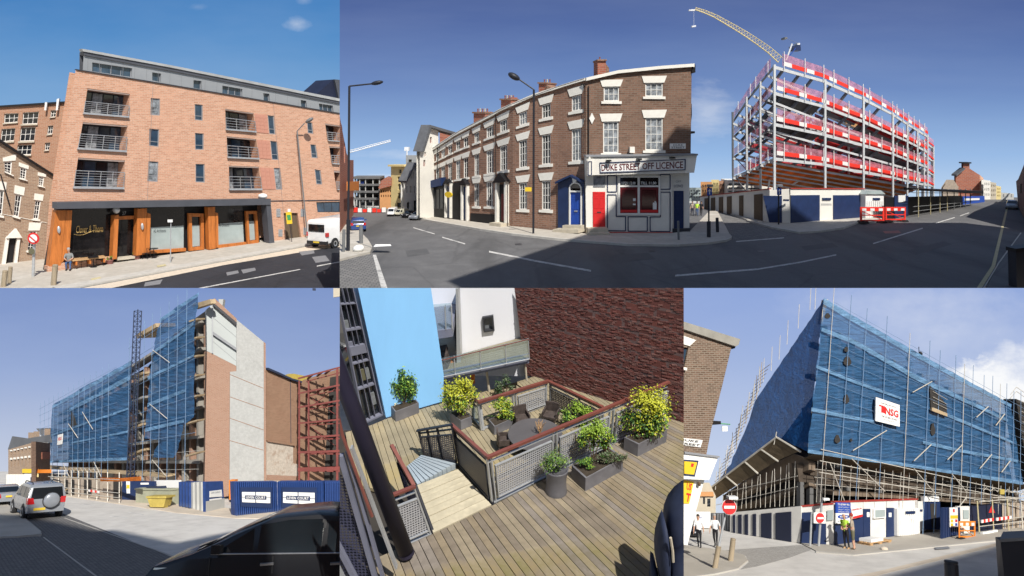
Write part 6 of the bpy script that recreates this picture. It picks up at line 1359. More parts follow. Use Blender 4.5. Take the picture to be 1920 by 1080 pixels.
# ================================================================== SET 5: the sheeted corner block seen from the street
S5=Set(755,1.54,.11,(1282,540,1920,1080))
sky_backdrop(S5,26,[(1282,540),(1930,540),(1930,985),(1282,985)],'five','',[(0,(214,224,238)),(.35,(190,204,232)),(.7,(160,180,222)),(1,(142,166,218))],
             [(.98,.52,.24,.22,.6,1.0),(.86,.60,.10,.10,.5,1.0),(.75,.8,.3,.2,1.6,.35),(.6,.95,.25,.12,1.6,.25),(.9,.35,.2,.1,.8,.8)])
brick('setts_pale',(.36,.35,.33),(.46,.45,.43),(.25,.24,.23),bw=.32,rh=.2,ms=.03,bmp=.8); pm('dusk_brown',(.075,.058,.044),.9,.3,10); pm('gutter_grey',(.27,.26,.23),.6,.15,8); pm('fan_board',(.12,.09,.055),.8,.25,12,stretch=(.3,1,1)); pm('hoard_white',(.66,.65,.62),.7,.08,6,stain=(.55,.53,.49)); pm('timber_band',(.17,.13,.095),.8,.15,10)
G5=S5.ground()
strip(G5,[(1270,955),(1330,962),(1380,975),(1990,975),(1990,1090),(1270,1090)],-.5,0,'road','street_dusty',kind='structure')
strip(G5,[(1270,1022),(1300,1026),(1362,1034),(1395,1042),(1402,1052),(1385,1066),(1340,1076),(1270,1085)],0,.1,'pavement','pavement',kind='structure')
strip(G5,[(1356,1032),(1500,1022),(1530,1028),(1480,1046),(1420,1062),(1388,1068),(1404,1054),(1398,1042)],0,.01,'cobbled_street','setts_pale',kind='structure')
strip(G5,[(1500,1019),(1563,1023),(1680,1006),(1990,975),(1990,1000),(1700,1030),(1600,1040),(1530,1034)],0,.08,'pavement','pavement',kind='structure')
for a,b in (((1530,1034.5),(1600,1040.5)),((1600,1040.5),(1700,1030.5)),((1700,1030.5),(1990,1000.5)),((1270,1085),(1340,1076)),((1340,1076),(1385,1066))): strip(G5,[a,b,(b[0],b[1]+2),(a[0],a[1]+2)],0,.1,'kerb','kerb_stone',kind='structure')
strip(G5,[(1600,1080),(1640,1073),(1875,1017),(1990,995),(1990,1000),(1876,1022),(1650,1078),(1610,1090)],.0,.02,'gutter_line','dust',kind='structure')
strip(G5,[(1752,1028),(1778,1026),(1782,1030),(1756,1032)],.081,.09,'manhole_cover','frame_grey',kind='structure')
WR5=S5.wall((1500,1012),(1920,985)); WL5=pl3(S5,(1500,1012),(1345,975),(1545,558),WR5)
b5=E('sheeted_corner_block',WR5.at(1500,1012),'corner block under construction wrapped in blue sheeting above an open dark ground floor','building')
# carcass
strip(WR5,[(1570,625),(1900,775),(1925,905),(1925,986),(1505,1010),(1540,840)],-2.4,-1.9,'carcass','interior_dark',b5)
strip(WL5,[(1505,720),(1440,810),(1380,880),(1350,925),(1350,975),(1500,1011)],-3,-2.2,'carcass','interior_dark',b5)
for yl,yr in ((640,790),(700,822),(765,855),(830,886)): strip(WR5,[(1540 - (yl - 600)*.1,yl),(1905,yr),(1905,yr+5),(1540 - (yl - 600)*.1,yl+8)],-1.85,-.8,'floor_slab','slab_grey',b5)
for x in range(1560,1900,26): strip(WR5,[(x,interp([(1540,590),(1900,770)],x)+8),(x+5,interp([(1540,590),(1900,770)],x)+10),(x+2,905),(x - 3,905)],-1.88,-1.2,'pier','slab_grey' if x % 4 else 'brick_brown',b5)
strip(WR5,[(1505,870),(1680,893),(1925,925),(1925,948),(1680,920),(1510,905)],-1.88,-1.0,'brown_band','dusk_brown',b5)
for yl,yr in ((935,950),): strip(WR5,[(1560,yl - 14),(1680,yl - 8),(1925,yr - 4),(1925,yr+1),(1680,yl - 1),(1560,yl - 7)],-1.5,.2,'edge_beam','timber_band',b5)
for x in (1512,1530,1600,1660,1730): strip(WR5,[(x,905+(x - 1512)*.07),(x+7,906+(x - 1512)*.07),(x+7,1004),(x,1004)],-1.6,-1.0,'column','concrete_dark',b5)
strip(WL5,[(1352,928),(1420,880),(1485,850),(1512,862),(1512,880),(1440,905),(1352,940)],-1.2,-.3,'first_floor_edge','timber_band',b5)
strip(WL5,[(1355,950),(1500,900),(1500,908),(1355,955)],-3,-1.2,'edge_beam','timber_band',b5)
# scaffolding
s5=E('scaffolding',WR5.at(1700,995),'tube scaffolding carrying the blue sheeting around the corner block','scaffolding')
rT=lambda x: interp([(1545,558),(1600,592),(1720,661),(1822,718),(1896,758),(1930,776)],x); rB=lambda x: interp([(1500,1014),(1920,986)],x)
for i,x in enumerate((1543,1575,1604,1641,1683,1720,1739,1768,1784,1800,1820,1836,1850,1862,1875,1888,1908)):
    xb=x - 26+(x - 1545)*.07
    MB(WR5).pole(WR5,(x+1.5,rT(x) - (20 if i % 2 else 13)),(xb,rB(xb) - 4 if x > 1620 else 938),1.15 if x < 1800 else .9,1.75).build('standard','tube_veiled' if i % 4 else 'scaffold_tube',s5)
for k in [*range(0,19,2),19,20,21]:
    v=.03+k*.032 if k < 19 else .74+(k - 19)*.055
    ya,yb_=558+(940 - 558)*v*1.0,776+(985 - 776)*v
    xa=1545 - 35*v
    MB(WR5).pole(WR5,(xa,ya),(1925,yb_),.6 if k < 19 else 1.6,1.7).build('ledger','tube_veiled' if k < 19 else 'scaffold_tube',s5)
for a,b in (((1577,843),(1640,806)),((1690,862),(1722,832)),((1752,860),(1780,832)),((1812,876),(1834,850)),((1852,883),(1868,862)),((1688,736),(1724,716)),((1806,782),(1828,762)),((1842,797),(1858,776)),((1575,858),(1636,918)),((1690,876),(1732,926)),((1760,886),(1786,918)),((1535,866),(1565,946)),((1887,926),(1900,908)),((1770,950),(1786,930))): MB(WR5).pole(WR5,a,b,1.8,1.8).build('brace','scaffold_tube',s5)
for x,y0 in ((1536,541),(1545.5,541),(1514,576),(1493,606),(1478,634),(1463,655),(1448,676)): MB(WL5).pole(WL5,(x,y0),(x - 2,y0+45),1.1,1.2).build('standard','scaffold_tube',s5)
for k in range(16):
    x=1364+k*9; MB(WL5).pole(WL5,(x+3*math.sin(k*2.1),interp([(1350,925),(1512,862)],x)),(x - 2,interp([(1350,958),(1512,950)],x)),1.0,.6).build('prop','scaffold_tube',s5)
for y in (935,915): MB(WL5).pole(WL5,(1352,y+14),(1505,y - 20),1.2,.7).build('ledger','scaffold_tube',s5)
# sloping timber fan at the corner
fan=E('timber_fan',WL5.at(1440,880),'sloping boarded protection fan jutting out over the narrow side street','platform')
fo=[(1347,926),(1383,898),(1419,871),(1450,848),(1480,826)]; fi=[(1352,938),(1393,912),(1432,889),(1470,866),(1512,848)]
for i in range(4):
    for j in range(3):
        a0,a1=lerp(fo[i],fo[i+1],j/3),lerp(fo[i],fo[i+1],(j+.93)/3); b0,b1=lerp(fi[i],fi[i+1],j/3),lerp(fi[i],fi[i+1],(j+.93)/3)
        A=[WL5.at(*a0,1.7),WL5.at(*a1,1.7),WL5.at(*b1,.8),WL5.at(*b0,.8)]; MB(WL5).solid(A,[p+S5.up*.012 for p in A]).build('board','fan_board',fan)
for i in range(5): MB(WL5).bar(WL5.at(fo[i][0],fo[i][1]+1,1.7),WL5.at(fi[i][0],fi[i][1]+2,.8),.012).build('outrigger','scaffold_tube',fan)
MB(WL5).path([WL5.at(*p,1.75) for p in fo],.012).build('edge_tube','scaffold_tube',fan); MB(WL5).pole(WL5,(1474,840),(1479,816),1.6,1.7).build('end_post','scaffold_tube',fan)
fr5=E('timber_fan',WR5.at(1600,870),'shallow boarded fan along the foot of the street side sheeting','platform')
for i in range(12):
    x0,x1=1514+i*33.5,1514+i*33.5+32.5; y0,y1=848+(x0 - 1514)*.150,848+(x1 - 1514)*.150
    A=[WR5.at(x0,y0+1,1.5),WR5.at(x1,y1+1,1.5),WR5.at(x1,y1+14,-.6),WR5.at(x0,y0+14,-.6)]; MB(WR5).solid(A,[p+S5.up*.012 for p in A]).build('board','fan_board',fr5)
# sheeting
R5,L5=WR5.off(1.5),WL5.off(1.0)
TEAR=[(1742,722),(1760,742),(1774,760),(1774,779),(1744,769)]
m1=net(R5,[(1545,560),(1600,592),(1720,661),(1822,718),(1896,758),(1906,830),(1918,909),(1800,890),(1680,871),(1600,860),(1514,847),(1530,700)],'net_blue','blue_sheeting','blue debris sheeting with white company sign on the sunny street side',None,.10,5,40,22)
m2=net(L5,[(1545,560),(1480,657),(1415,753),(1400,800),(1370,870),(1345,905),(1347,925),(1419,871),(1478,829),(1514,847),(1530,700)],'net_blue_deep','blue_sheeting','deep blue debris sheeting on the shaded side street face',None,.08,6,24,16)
for L in ([(1545,558),(1600,592),(1720,661),(1822,718),(1896,758),(1896,764),(1822,726),(1720,671),(1600,604),(1543,570)],[(1541,614),(1600,636),(1720,704),(1820,752),(1890,786),(1890,791),(1820,759),(1720,714),(1600,645),(1540,621)],[(1531,684),(1600,712),(1690,745),(1690,749),(1600,718),(1530,690)],[(1770,772),(1900,828),(1900,832),(1770,779)],[(1522,764),(1580,776),(1640,788),(1640,793),(1580,783),(1521,771)],[(1730,826),(1800,842),(1908,862),(1908,867),(1800,848),(1730,832)],[(1515,842),(1600,856),(1680,866),(1917,902),(1917,909),(1680,872),(1600,862),(1514,849)]):
    net(R5.off(.2),L,'net_blue_pale','overlap_seam',None,m1,.06,8,20,2)
for c,rx,ry in (((1551,592),5,5),((1588,677),7,9),((1586,655),4,5),((1586,748),5,9),((1569,823),5,8),((1595,825),2,3),((1785,859),2,4),((1748,805),4,12)):
    strip(R5.off(.12),[(c[0]+rx*math.cos(t)*(1+.25*math.sin(3*t)),c[1]+ry*math.sin(t)) for t in [k*.628 for k in range(10)]],0,.1,'tear','interior_dark',m1)
tr_=strip(R5.off(.1),TEAR,0,.1,'tear','interior_dark',m1)
for k in range(4): MB(R5).pole(R5,(1745,734+k*10),(1772,749+k*9),1,.3).build('exposed_ledger','scaffold_tube',m1)
strip(R5.off(.2),[(1744,764),(1773,775),(1773,781),(1744,770)],.05,.25,'exposed_board','scaffold_board',m1)
SG=[(1641,744.6),(1685.4,759.4),(1685.4,800),(1640,789)]; P=R5.off(.4)
sg=strip(P,SG,0,.12,'company_sign','sign_white',label='large white company sign with red NSG lettering hung on the sheeting',cat='sign')
text_mb(P,'NSG',sub(SG,.36,.3,.93,.62),.15,bold=.03).build('lettering','sign_red',sg); strip(P,sub(SG,.12,.28,.36,.58),.13,.15,'logo','sign_red',sg); strip(P,sub(SG,.10,.34,.2,.6),.15,.16,'logo_fade','board_white',sg)
text_mb(P,'Scaffolding erected by',sub(SG,.18,.14,.82,.21),.14).build('lettering','black_paint',sg); text_mb(P,'Tel: 01206 231457',sub(SG,.22,.69,.88,.77),.14).build('lettering','black_paint',sg); text_mb(P,'www.nsg.co.uk',sub(SG,.3,.82,.75,.89),.14).build('lettering','frame_grey',sg)
# far end of the scaffold with open lift shaft
strip(WR5,[(1888,748),(1925,762),(1925,905),(1912,900)],-.5,1.2,'lift_shaft','interior_dark',s5)
for k in range(8): MB(WR5).pole(WR5,(1890+k*2,752+k*19),(1925,764+k*19),1.2,1.6).build('ledger','scaffold_tube',s5)
for a,b in (((1878,740),(1889,726)),((1889,726),(1920,748)),((1876,748),(1889,734)),((1889,734),(1920,756))): MB(WR5).pole(WR5,a,b,1.2,1.2).build('guard_rail','scaffold_tube',s5)
# tangled scaffold left of the deep blue sheet
tg=E('old_scaffold',WL5.at(1380,870),'dense brown scaffold seen edge on behind the deep blue sheet','scaffolding')
r_=random.Random(4)
for k in range(26):
    t=k/25; x=1447 - 85*t; y=690+205*t; a=(x+r_.uniform(-4,4),y - 6); b=(x - 3+r_.uniform(-3,3),y+40*(1 - t*.3))
    MB(WL5).pole(WL5,a,b,1.2,1.1+r_.random()*.5).build('standard','scaffold_tube' if k % 3 else 'scaffold_board',tg); MB(WL5).pole(WL5,(x - 7,y+12),(x+12,y - 2),1.1,1.2).build('ledger','scaffold_board',tg)
# ---- hoarding
h5=E('site_hoarding',S5.g(1560,1022),'white and navy site hoarding with red capping around the corner block','hoarding')
HLb=S5.wall((1500,1019),(1357,996)); lt=lambda x: interp([(1357,961),(1369,961),(1502,949)],x); lb=lambda x: interp([(1357,995.5),(1500,1018.5)],x)
xs=[1369,1375,1379,1385,1391,1397,1403,1412,1418,1428,1447,1455,1484,1502]; 
for i,(a,b) in enumerate(zip(xs,xs[1:])):
    strip(HLb,[(a,lt(a)),(b,lt(b)),(b,lb(b)),(a,lb(a))],-.3,0,'panel','hoard_white',h5)
    if i in (1,3,5,7,9,11): strip(HLb,[(a,lt(a)+5+(a - 1369)*.04),(b,lt(b)+5+(a - 1369)*.04),(b,lb(b)),(a,lb(a))],.01,.12,'gate','navy_metal',h5)
HM5=S5.wall((1500,1019),(1563,1023)); HR5=S5.wall((1563,1023),(1720,1000))
strip(HM5,[(1502,950),(1563,945),(1563,1022.8),(1500,1019)],-.3,0,'panel','hoard_white',h5)
for q in ([(1502,961),(1521,960),(1518,1021),(1500,1020)],[(1522,981),(1549,982),(1549,1022),(1522,1021.5)]): strip(HM5,q,.01,.12,'panel','navy_paint',h5)
strip(HM5,[(1551,957),(1562,956),(1562,975),(1551,976)],.02,.14,'notice','glass_frost',h5)
rt=lambda x: interp([(1563,942),(1720,936.5)],x); rb=lambda x: interp([(1563,1023),(1677,1006),(1720,1000)],x)
strip(HR5,[(1563,942),(1720,936.5),(1720,1000),(1563,1023)],-.3,0,'panel','hoard_white',h5)
for x0,x1,y0 in ((1564,1593,980),(1594,1617,966),(1617.5,1630,954),(1661,1675,952)): strip(HR5,[(x0,y0),(x1,y0),(x1,rb(x1)),(x0,rb(x0))],.01,.12,'panel','navy_paint',h5)
strip(HR5,[(1563,940),(1720,934.5),(1720,937),(1563,942.5)],-.35,.1,'capping','cloth_red',h5); strip(HM5,[(1502,948),(1563,943),(1563,945.5),(1502,950.5)],-.35,.1,'capping','cloth_red',h5)
nb=strip(HR5,[(1635,954),(1657,953),(1657,970),(1635,972)],.02,.25,'notice_case','sign_white',h5); strip(HR5,[(1637,956),(1655,955),(1655,968),(1637,970)],.25,.27,'notice','glass_frost',nb)
for q in (rect(1623,960,1628,969),rect(1664,961,1669,969)): strip(HR5,q,.13,.16,'notice','sign_white',h5)
for x in (1618,1639,1662,1685): MB(HR5).pole(HR5,(x,rt(x)),(x,953),.8,.02).build('panel_joint','frame_grey',h5)
P=HR5.off(.4); o=E('estate_agent_board',P.at(1579,982),'blue and white estate agent board with oval logo on the hoarding','sign')
ub=strip(P,[(1565.5,941.5),(1592.5,942.5),(1592.5,962),(1565.5,961.5)],0,.15,'upper_board','sign_blue',o)
text_mb(P,'TO LET/MAY SELL',[(1568,943.5),(1590.5,944.3),(1590.5,947.5),(1568,947)],.17,bold=.02).build('lettering','sign_white',ub)
for y,t in ((949.5,'OFFICES TO 20,000 SQ FT'),(954,'2700 SQ FT   7900 SQ FT'),(958,'AVAILABLE NOW')): text_mb(P,t,[(1569,y),(1590,y+.6),(1590,y+2.8),(1569,y+2.3)],.17).build('lettering','sign_white',ub)
lb_=strip(P,[(1565.5,961.8),(1592.5,962.3),(1592.5,980),(1565.5,981.7)],0,.15,'lower_board','sign_white',o)
strip(P,[(1579+11*math.cos(t),968.5+4*math.sin(t)) for t in [k*.4488 for k in range(14)]],.15,.18,'oval_logo','sign_blue',lb_); text_mb(P,'KEPPIE',[(1572,966.5),(1586,966.8),(1586,970),(1572,969.7)],.2,bold=.03).build('lettering','sign_white',lb_); text_mb(P,'0151 255 0755',[(1568,975.5),(1590,975),(1590,978),(1568,978.5)],.17).build('lettering','navy_paint',lb_)
o=strip(P,[(1594,953.5),(1613.5,950),(1615.5,968.5),(1597,973)],0,.12,'red_letter_board','sign_white',label='tilted white board with red lettering on the hoarding',cat='sign'); text_mb(P,'DENNISON',[(1595,954.5),(1613,951.2),(1613.3,954.5),(1595.5,958)],.14,bold=.02).build('lettering','sign_red',o); strip(P,[(1597,968.5),(1615,964),(1615.5,968.3),(1597.2,972.6)],.12,.14,'red_strip','sign_red',o)
PKc=S5.wall((1676,1007),(1719,1001)); o=E('ribbed_cabin',PKc.at(1697,1004),'white ribbed site store with dark name board set in the hoarding','cabin'); q=[(1676,953),(1718,952),(1718,1001),(1676.5,1004)]
strip(PKc,q,-2,.4,'wall','sign_white',o)
for k in range(12): strip(PKc,sub(q,(k+.2)/12,.02,(k+.6)/12,.96),.402,.5,'rib','sign_white',o)
strip(PKc,[(1690,957.5),(1707,957),(1707,962),(1690,962.5)],.5,.56,'name_board','navy_paint',o); strip(PKc,[(1699,965),(1704,965),(1704,973),(1699,973)],.5,.55,'notice','board_white',o)
P7=S5.wall((1719,1001),(1770,996)); o=E('site_gateway',P7.at(1745,998),'white gate panel and navy gateway opening beside the ribbed store','gate')
strip(P7,[(1719,940),(1735,940),(1735,995),(1719,998)],-.3,0,'white_panel','hoard_white',o); strip(P7,[(1716.5,955),(1729,955),(1729,959),(1716.5,959)],.01,.05,'name_board','navy_paint',o); strip(P7,[(1730,940),(1762,940),(1762,993),(1733,993)],-.3,.05,'gateway','navy_paint',o); strip(P7,[(1743,944),(1755,944),(1754,990),(1746,990)],.06,.08,'opening','interior_dark',o); strip(P7,[(1729,930),(1758,930),(1758,940),(1730,940)],-.2,.2,'lintel_panel','sign_white',o)
P8=S5.wall((1766,1012),(1802,1003)); o=E('blue_gate',P8.at(1784,1008),'blue ribbed steel gate leaf with tall safety poster standing open','gate'); q=[(1766.7,951.7),(1800,951),(1801.7,1003),(1766.7,1011)]
strip(P8,q,-.2,0,'leaf','navy_paint',o)
for k in range(9): strip(P8,sub(q,(k+.15)/9,.02,(k+.55)/9,.97),.002,.08,'rib','navy_paint',o)
ps=strip(P8,[(1778,951.5),(1793,951),(1793.5,987.5),(1778.5,988)],.1,.15,'safety_poster','sign_white',o); strip(P8,[(1779,966),(1792.8,965.7),(1792.9,972),(1779,972.3)],.15,.17,'yellow_band','sign_yellow',ps)
for x,y,m_ in ((1780,974,'sign_yellow'),(1788,973.5,'sign_red'),(1780,981,'sign_yellow'),(1788,980.5,'sign_blue')): strip(P8,rect(x,y,x+4,y+5),.15,.17,'pictogram',m_,ps)
strip(P8,rect(1784,954,1787,960),.15,.17,'pictogram','sign_red',ps)
P9=S5.wall((1797,1004),(1925,990)); o=E('rear_hoarding',P9.at(1860,996),'dark hoarding with grey boards beyond the orange barrier','hoarding')
strip(P9,[(1800,950),(1823,950),(1823,1000),(1800,1002)],-.6,-.3,'pale_panel','hoard_white',o); strip(P9,rect(1810,957,1820,973),-.29,-.2,'notice','glass_frost',o); strip(P9,[(1824,949),(1884,944),(1884,993),(1824,998)],-.6,-.3,'dark_panel','navy_metal',o); strip(P9,[(1884,944),(1930,940),(1930,989),(1884,993)],-.6,-.3,'board_panel','cloth_taupe',o)
for x in (1892,1900,1909): MB(P9).pole(P9,(x,943),(x,991),1,-.25).build('panel_joint','bark',o)
strip(P9,[(1864,948),(1870,962),(1858,962)],-.28,-.25,'warning_triangle','sign_red',o)
st5=E('tape_fence',P9.at(1870,995),'scaffold pole fence with red and white boards along the pavement','fence')
for x,yt_,yb__ in ((1826,938,996),(1854,935,999),(1882,934,995),(1908,940,991)): MB(P9).pole(P9,(x - 2,yt_),(x+(2 if x < 1850 else 1),yb__),2.4,.5).build('upright','line_yellow' if x < 1900 else 'scaffold_tube',st5)
for a,b,n_ in (((1829,977),(1852,973),6),((1857,973),(1885,969),7),((1909,967),(1930,964),5)):
    for k in range(n_): p,q_=lerp(a,b,k/n_),lerp(a,b,(k+1)/n_); strip(P9,[(p[0],p[1] - 3.5),(q_[0],q_[1] - 3.5),(q_[0],q_[1]+2),(p[0],p[1]+2)],.6,.7,'striped_board','board_red' if k % 2 else 'board_white',st5)
for a,b in (((1826,986),(1925,974)),((1826,940),(1925,931)),((1885,971),(1925,966)),((1852,932),(1925,933))): MB(P9).pole(P9,a,b,1.6,.55).build('rail','scaffold_tube',st5)
strip(P9,[(1828,996),(1856,991),(1856,995),(1828,1000)],.6,.9,'kick_board','sign_white',st5)
mb=MB(WR5)
for k in range(16): a,b=1816+k*6.6,1822.6+k*6.6; mb.pole(WR5,(a,(911 if k % 2 else 917)+k*.5),(b,(917 if k % 2 else 911)+k*.5),1,1.9)
mb.build('lattice_girder','scaffold_tube',s5); strip(WR5,rect(1845,914,1853,923),1.95,2.1,'yellow_tag','skip_yellow',s5)
barrier(S5,S5.wall((1797,1012),(1830,1006)),1797,1828,977,1012,'sign_orange','orange plastic street barrier on black feet beside the blue gate',None)
PJ5=S5.card(1600,990); o=E('crane_jib',PJ5.at(1602,570,-10),'pale crane jib cut off at the top above the blue sheeting','crane'); strip(PJ5,[(1607,541),(1615,541),(1603,592),(1599,590)],-11,-10,'jib','stone',o)
o=E('distant_crane',PJ5.at(1800,690,-12),'thin distant tower crane drawn in fine lines above the sheeting','crane')
for a,b,w_ in (((1800,702),(1805,668),2.5),((1805,668),(1745,622),.8),((1745,622),(1770,690),.6),((1745,622),(1745,660),.5),((1808,668),(1808,700),.8)): MB(PJ5).pole(PJ5,a,b,w_,-12).build('lattice','lamp_grey',o)
MB(PJ5).ell(PJ5.at(1796.5,662,-12),(V((.03,0,0)),V((0,.03,0)),V((0,0,.03)))).build('hook_block','lamp_grey',o)
o=E('roof_beacon',PJ5.at(1740,660,-2),'dark beacon on a short mast at the top of the sheeting','beacon'); MB(PJ5).pole(PJ5,(1740,672),(1739,648),1.4,-2).build('mast','lamp_black',o); MB(PJ5).ell(PJ5.at(1742.5,661,-2),(V((.025,0,0)),V((0,.025,0)),V((0,0,.03)))).build('lamp','lamp_black',o)
# ---- brick corner on the left with white shop
W6=S5.wall((1262,1030),(1320,1026)); pc=E('brick_shop_corner',W6.at(1286,1020),'brown brick shop corner with white fascia and grey gutter at the left','shop')
wall_obj(W6,[(1270,612),(1374,647),(1371,653),(1355,720),(1340,780),(1334,803),(1324,855),(1270,848)],[[(1273,650),(1291,652),(1283,688),(1273,686)]],'brick_near',pc,dep=.4)
core(W6,[(1270,615),(1366,650),(1320,850),(1285,1010),(1270,1010)],'brick_near',pc,'core',-1.5,1.05)
strip(W6,[(1270,601),(1384,636.5),(1381,647),(1376,650),(1270,615)],-.5,.4,'gutter','gutter_grey',pc); strip(W6,[(1374,640),(1385,636),(1379,653),(1371,655)],-1.2,-.1,'gutter_end','black_paint',pc)
strip(W6,[(1270,626),(1304,638),(1292,649),(1270,643)],.01,.15,'lintel','white_sill',pc); strip(W6,[(1270,650),(1291,652),(1283,688),(1270,686)],-.4,-.3,'window','glass_blue',pc); strip(W6,[(1270,687),(1285,690),(1284,695),(1270,692)],.01,.4,'sill','white_sill',pc)
ss=strip(W6,[(1270,820),(1316.5,825),(1312.5,838.7),(1270,833)],.01,.12,'street_sign','sign_white',pc)
text_mb(W6,'DUKE',[(1274,822),(1309,826),(1307.5,830),(1273,826)],.15,bold=.02).build('lettering','black_paint',ss); text_mb(W6,'STREET',[(1268,828),(1312,833),(1310.5,837),(1267,832)],.15,bold=.02).build('lettering','black_paint',ss)
strip(W6,[(1270,848),(1334,856),(1317,898),(1270,896)],.01,1.2,'fascia','sign_white',pc); strip(W6,[(1270,845),(1335,853.5),(1334,857),(1270,849)],.01,1.4,'fascia_capping','frame_grey',pc)
ys=strip(W6,[(1270,860),(1297,862),(1290,891),(1270,889)],1.2,1.3,'yellow_sign','navy_paint',pc); strip(W6,[(1270,863),(1294,865),(1288,888),(1270,886)],1.3,1.33,'sign_face','sign_yellow',ys); strip(W6,[(1283,867),(1288,867.5),(1286.5,873.5),(1282,873)],1.33,1.35,'red_mark','sign_red',ys)
strip(W6,[(1270,897),(1317,898),(1300,960),(1285,1021),(1270,1018)],.01,.4,'shopfront','sign_white',pc); bn=strip(W6,[(1270,898),(1296,902.6),(1287.5,943),(1270,943)],.4,.5,'yellow_banner','sign_yellow',pc)
text_mb(W6,'US',[(1283,904),(1293,906),(1290,919),(1282,917)],.53,bold=.03).build('lettering','sign_red',bn); text_mb(W6,'T',[(1282,923),(1291,925),(1288,940),(1280,939)],.53,bold=.03).build('lettering','sign_red',bn)
for q in ([(1340,727),(1348,722),(1355,728),(1345,790),(1335,800),(1338,760)],[(1345,789),(1360,790),(1360,796),(1345,797)]): strip(W6,q,-1.4,-.8,'wall_bracket','black_paint',pc)
MB(W6).ell(W6.at(1303,906,.8),(V((.02,0,0)),V((0,.02,0)),V((0,0,.025)))).build('wall_lamp','bark',pc)
P=S5.card(1364,900); o=E('hanging_lamp_sign',P.at(1361,800),'small white hanging sign on a green arm beside the brick corner','sign'); MB(P).pole(P,(1348,794),(1372,796),2,-1).build('arm','sign_green',o); strip(P,rect(1357,799,1367,809),-1.3,-1,'board','sign_white',o)
# background of the side street
o,P=block(S5,((1285,985),(1345,985)),[(1290,985),(1300,935),(1311,905),(1330,905),(1342,930),(1342,985)],'stone','distant_building','pale tan building closing the end of the narrow side street',[rect(1318,930,1322,945),rect(1326,935,1332,950)],'glass_dark'); strip(P,[(1312,922),(1336,922),(1338,930),(1310,930)],.02,.3,'orange_band','stone_orange',o)
o=strip(S5.card(1315,992),rect(1302,960,1332,990),-.5,0,'white_van_side','sign_white',label='white vehicle side with blue lettering behind the two walking officers',cat='vehicle'); o.name='white_box_van'
text_mb(S5.card(1315,992),'Love Hertz',rect(1306,968,1317,972),.05).build('lettering','sign_blue',o)
car(S5,(1300,1004),160,24,'saloon','car_black','parked_car','dark car parked in the narrow side street behind the officers')
o=strip(S5.wall((1330,990),(1368,996)),[(1330,962),(1369,962),(1369,997),(1330,990)],-.2,0,'grey_fence','lamp_grey',label='grey slatted fence at the end of the side street hoarding',cat='fence')
for k in range(8): strip(S5.wall((1330,990),(1368,996)),[(1331+k*4.8,963),(1333+k*4.8,963),(1333+k*4.8,990+k*.7),(1331+k*4.8,990+k*.7)],.01,.1,'slat','frame_grey',o)
# ---- signs, bollards, bin
P=S5.card(1340,1067); o=E('no_entry_sign',P.at(1340,1067),'round red no entry sign on a leaning grey pole with thick base','sign')
MB(P).pole(P,(1340,1067),(1347.5,1024),9.5,n=10).build('base_sleeve','timber_grey',o); MB(P).pole(P,(1347.5,1026),(1361.5,958),4.5,n=8).build('pole','galv',o)
c=P.at(1364,949,.5); k=depth(c)/F
MB(P).lathe(c,P.n,[(14*k,0),(14*k,.006)],24,P.t).build('rim','sign_white',o); MB(P).lathe(c+P.n*.0065,P.n,[(13.2*k,0),(13.2*k,.004)],24,P.t).build('disc','sign_red',o); strip(P,rect(1354,946.6,1374,951.8),.6,.65,'bar','sign_white',o)
strip(P,rect(1360,928.5,1376.5,933.5),.2,1.2,'sign_lamp','sign_white',o); MB(P).pole(P,(1367,934),(1366,938),2,.4).build('lamp_stem','galv',o)
bollard(S5,(1369.5,1053.5),(1375,1009),10,'timber_grey','weathered timber bollard beside the no entry sign','timber_bollard')
bollard(S5,(1786,1108),(1783,1051),24,'lamp_black','dark angled top bollard at the bottom edge before the bin','street_bollard')
P=S5.card(1530,1025); o=E('no_entry_sign',P.at(1527,1024),'square white board with half red no entry disc on twin poles','sign')
for a,b,w_ in (((1519,1024),(1522,960),4),((1535,1024),(1541,936),4.5)): MB(P).pole(P,a,b,w_,n=8).build('pole','galv',o)
strip(P,[(1523,960),(1545,960),(1544,980),(1523,980)],.3,.4,'board','sign_white',o); strip(P,[(1534.5+8*math.cos(t),970+9.5*math.sin(t)) for t in [k*.4488 for k in range(14)]],.4,.45,'disc','sign_red',o); strip(P,rect(1529,968.5,1541,972),.45,.5,'bar','sign_white',o); strip(P,rect(1540,933,1551,937),.1,.6,'sign_lamp','sign_white',o)
P=S5.card(1900,1100); o=E('litter_bin',P.at(1905,1095),'large dark litter bin with sloping lid at the lower right corner','bin')
MB(P).solid([P.at(*p,0) for p in ((1876,1014),(1940,1010),(1936,1100),(1885,1100))],[P.at(*p,-1.2) for p in ((1884,1012),(1940,1008),(1936,1095),(1890,1095))]).build('body','lamp_black',o)
MB(P).solid([P.at(*p,.1) for p in ((1873,1010),(1940,1006),(1940,1012),(1875,1016))],[P.at(*p,-1.3) for p in ((1900,1002),(1940,1000),(1940,1006),(1902,1008))]).build('lid','lamp_grey',o)
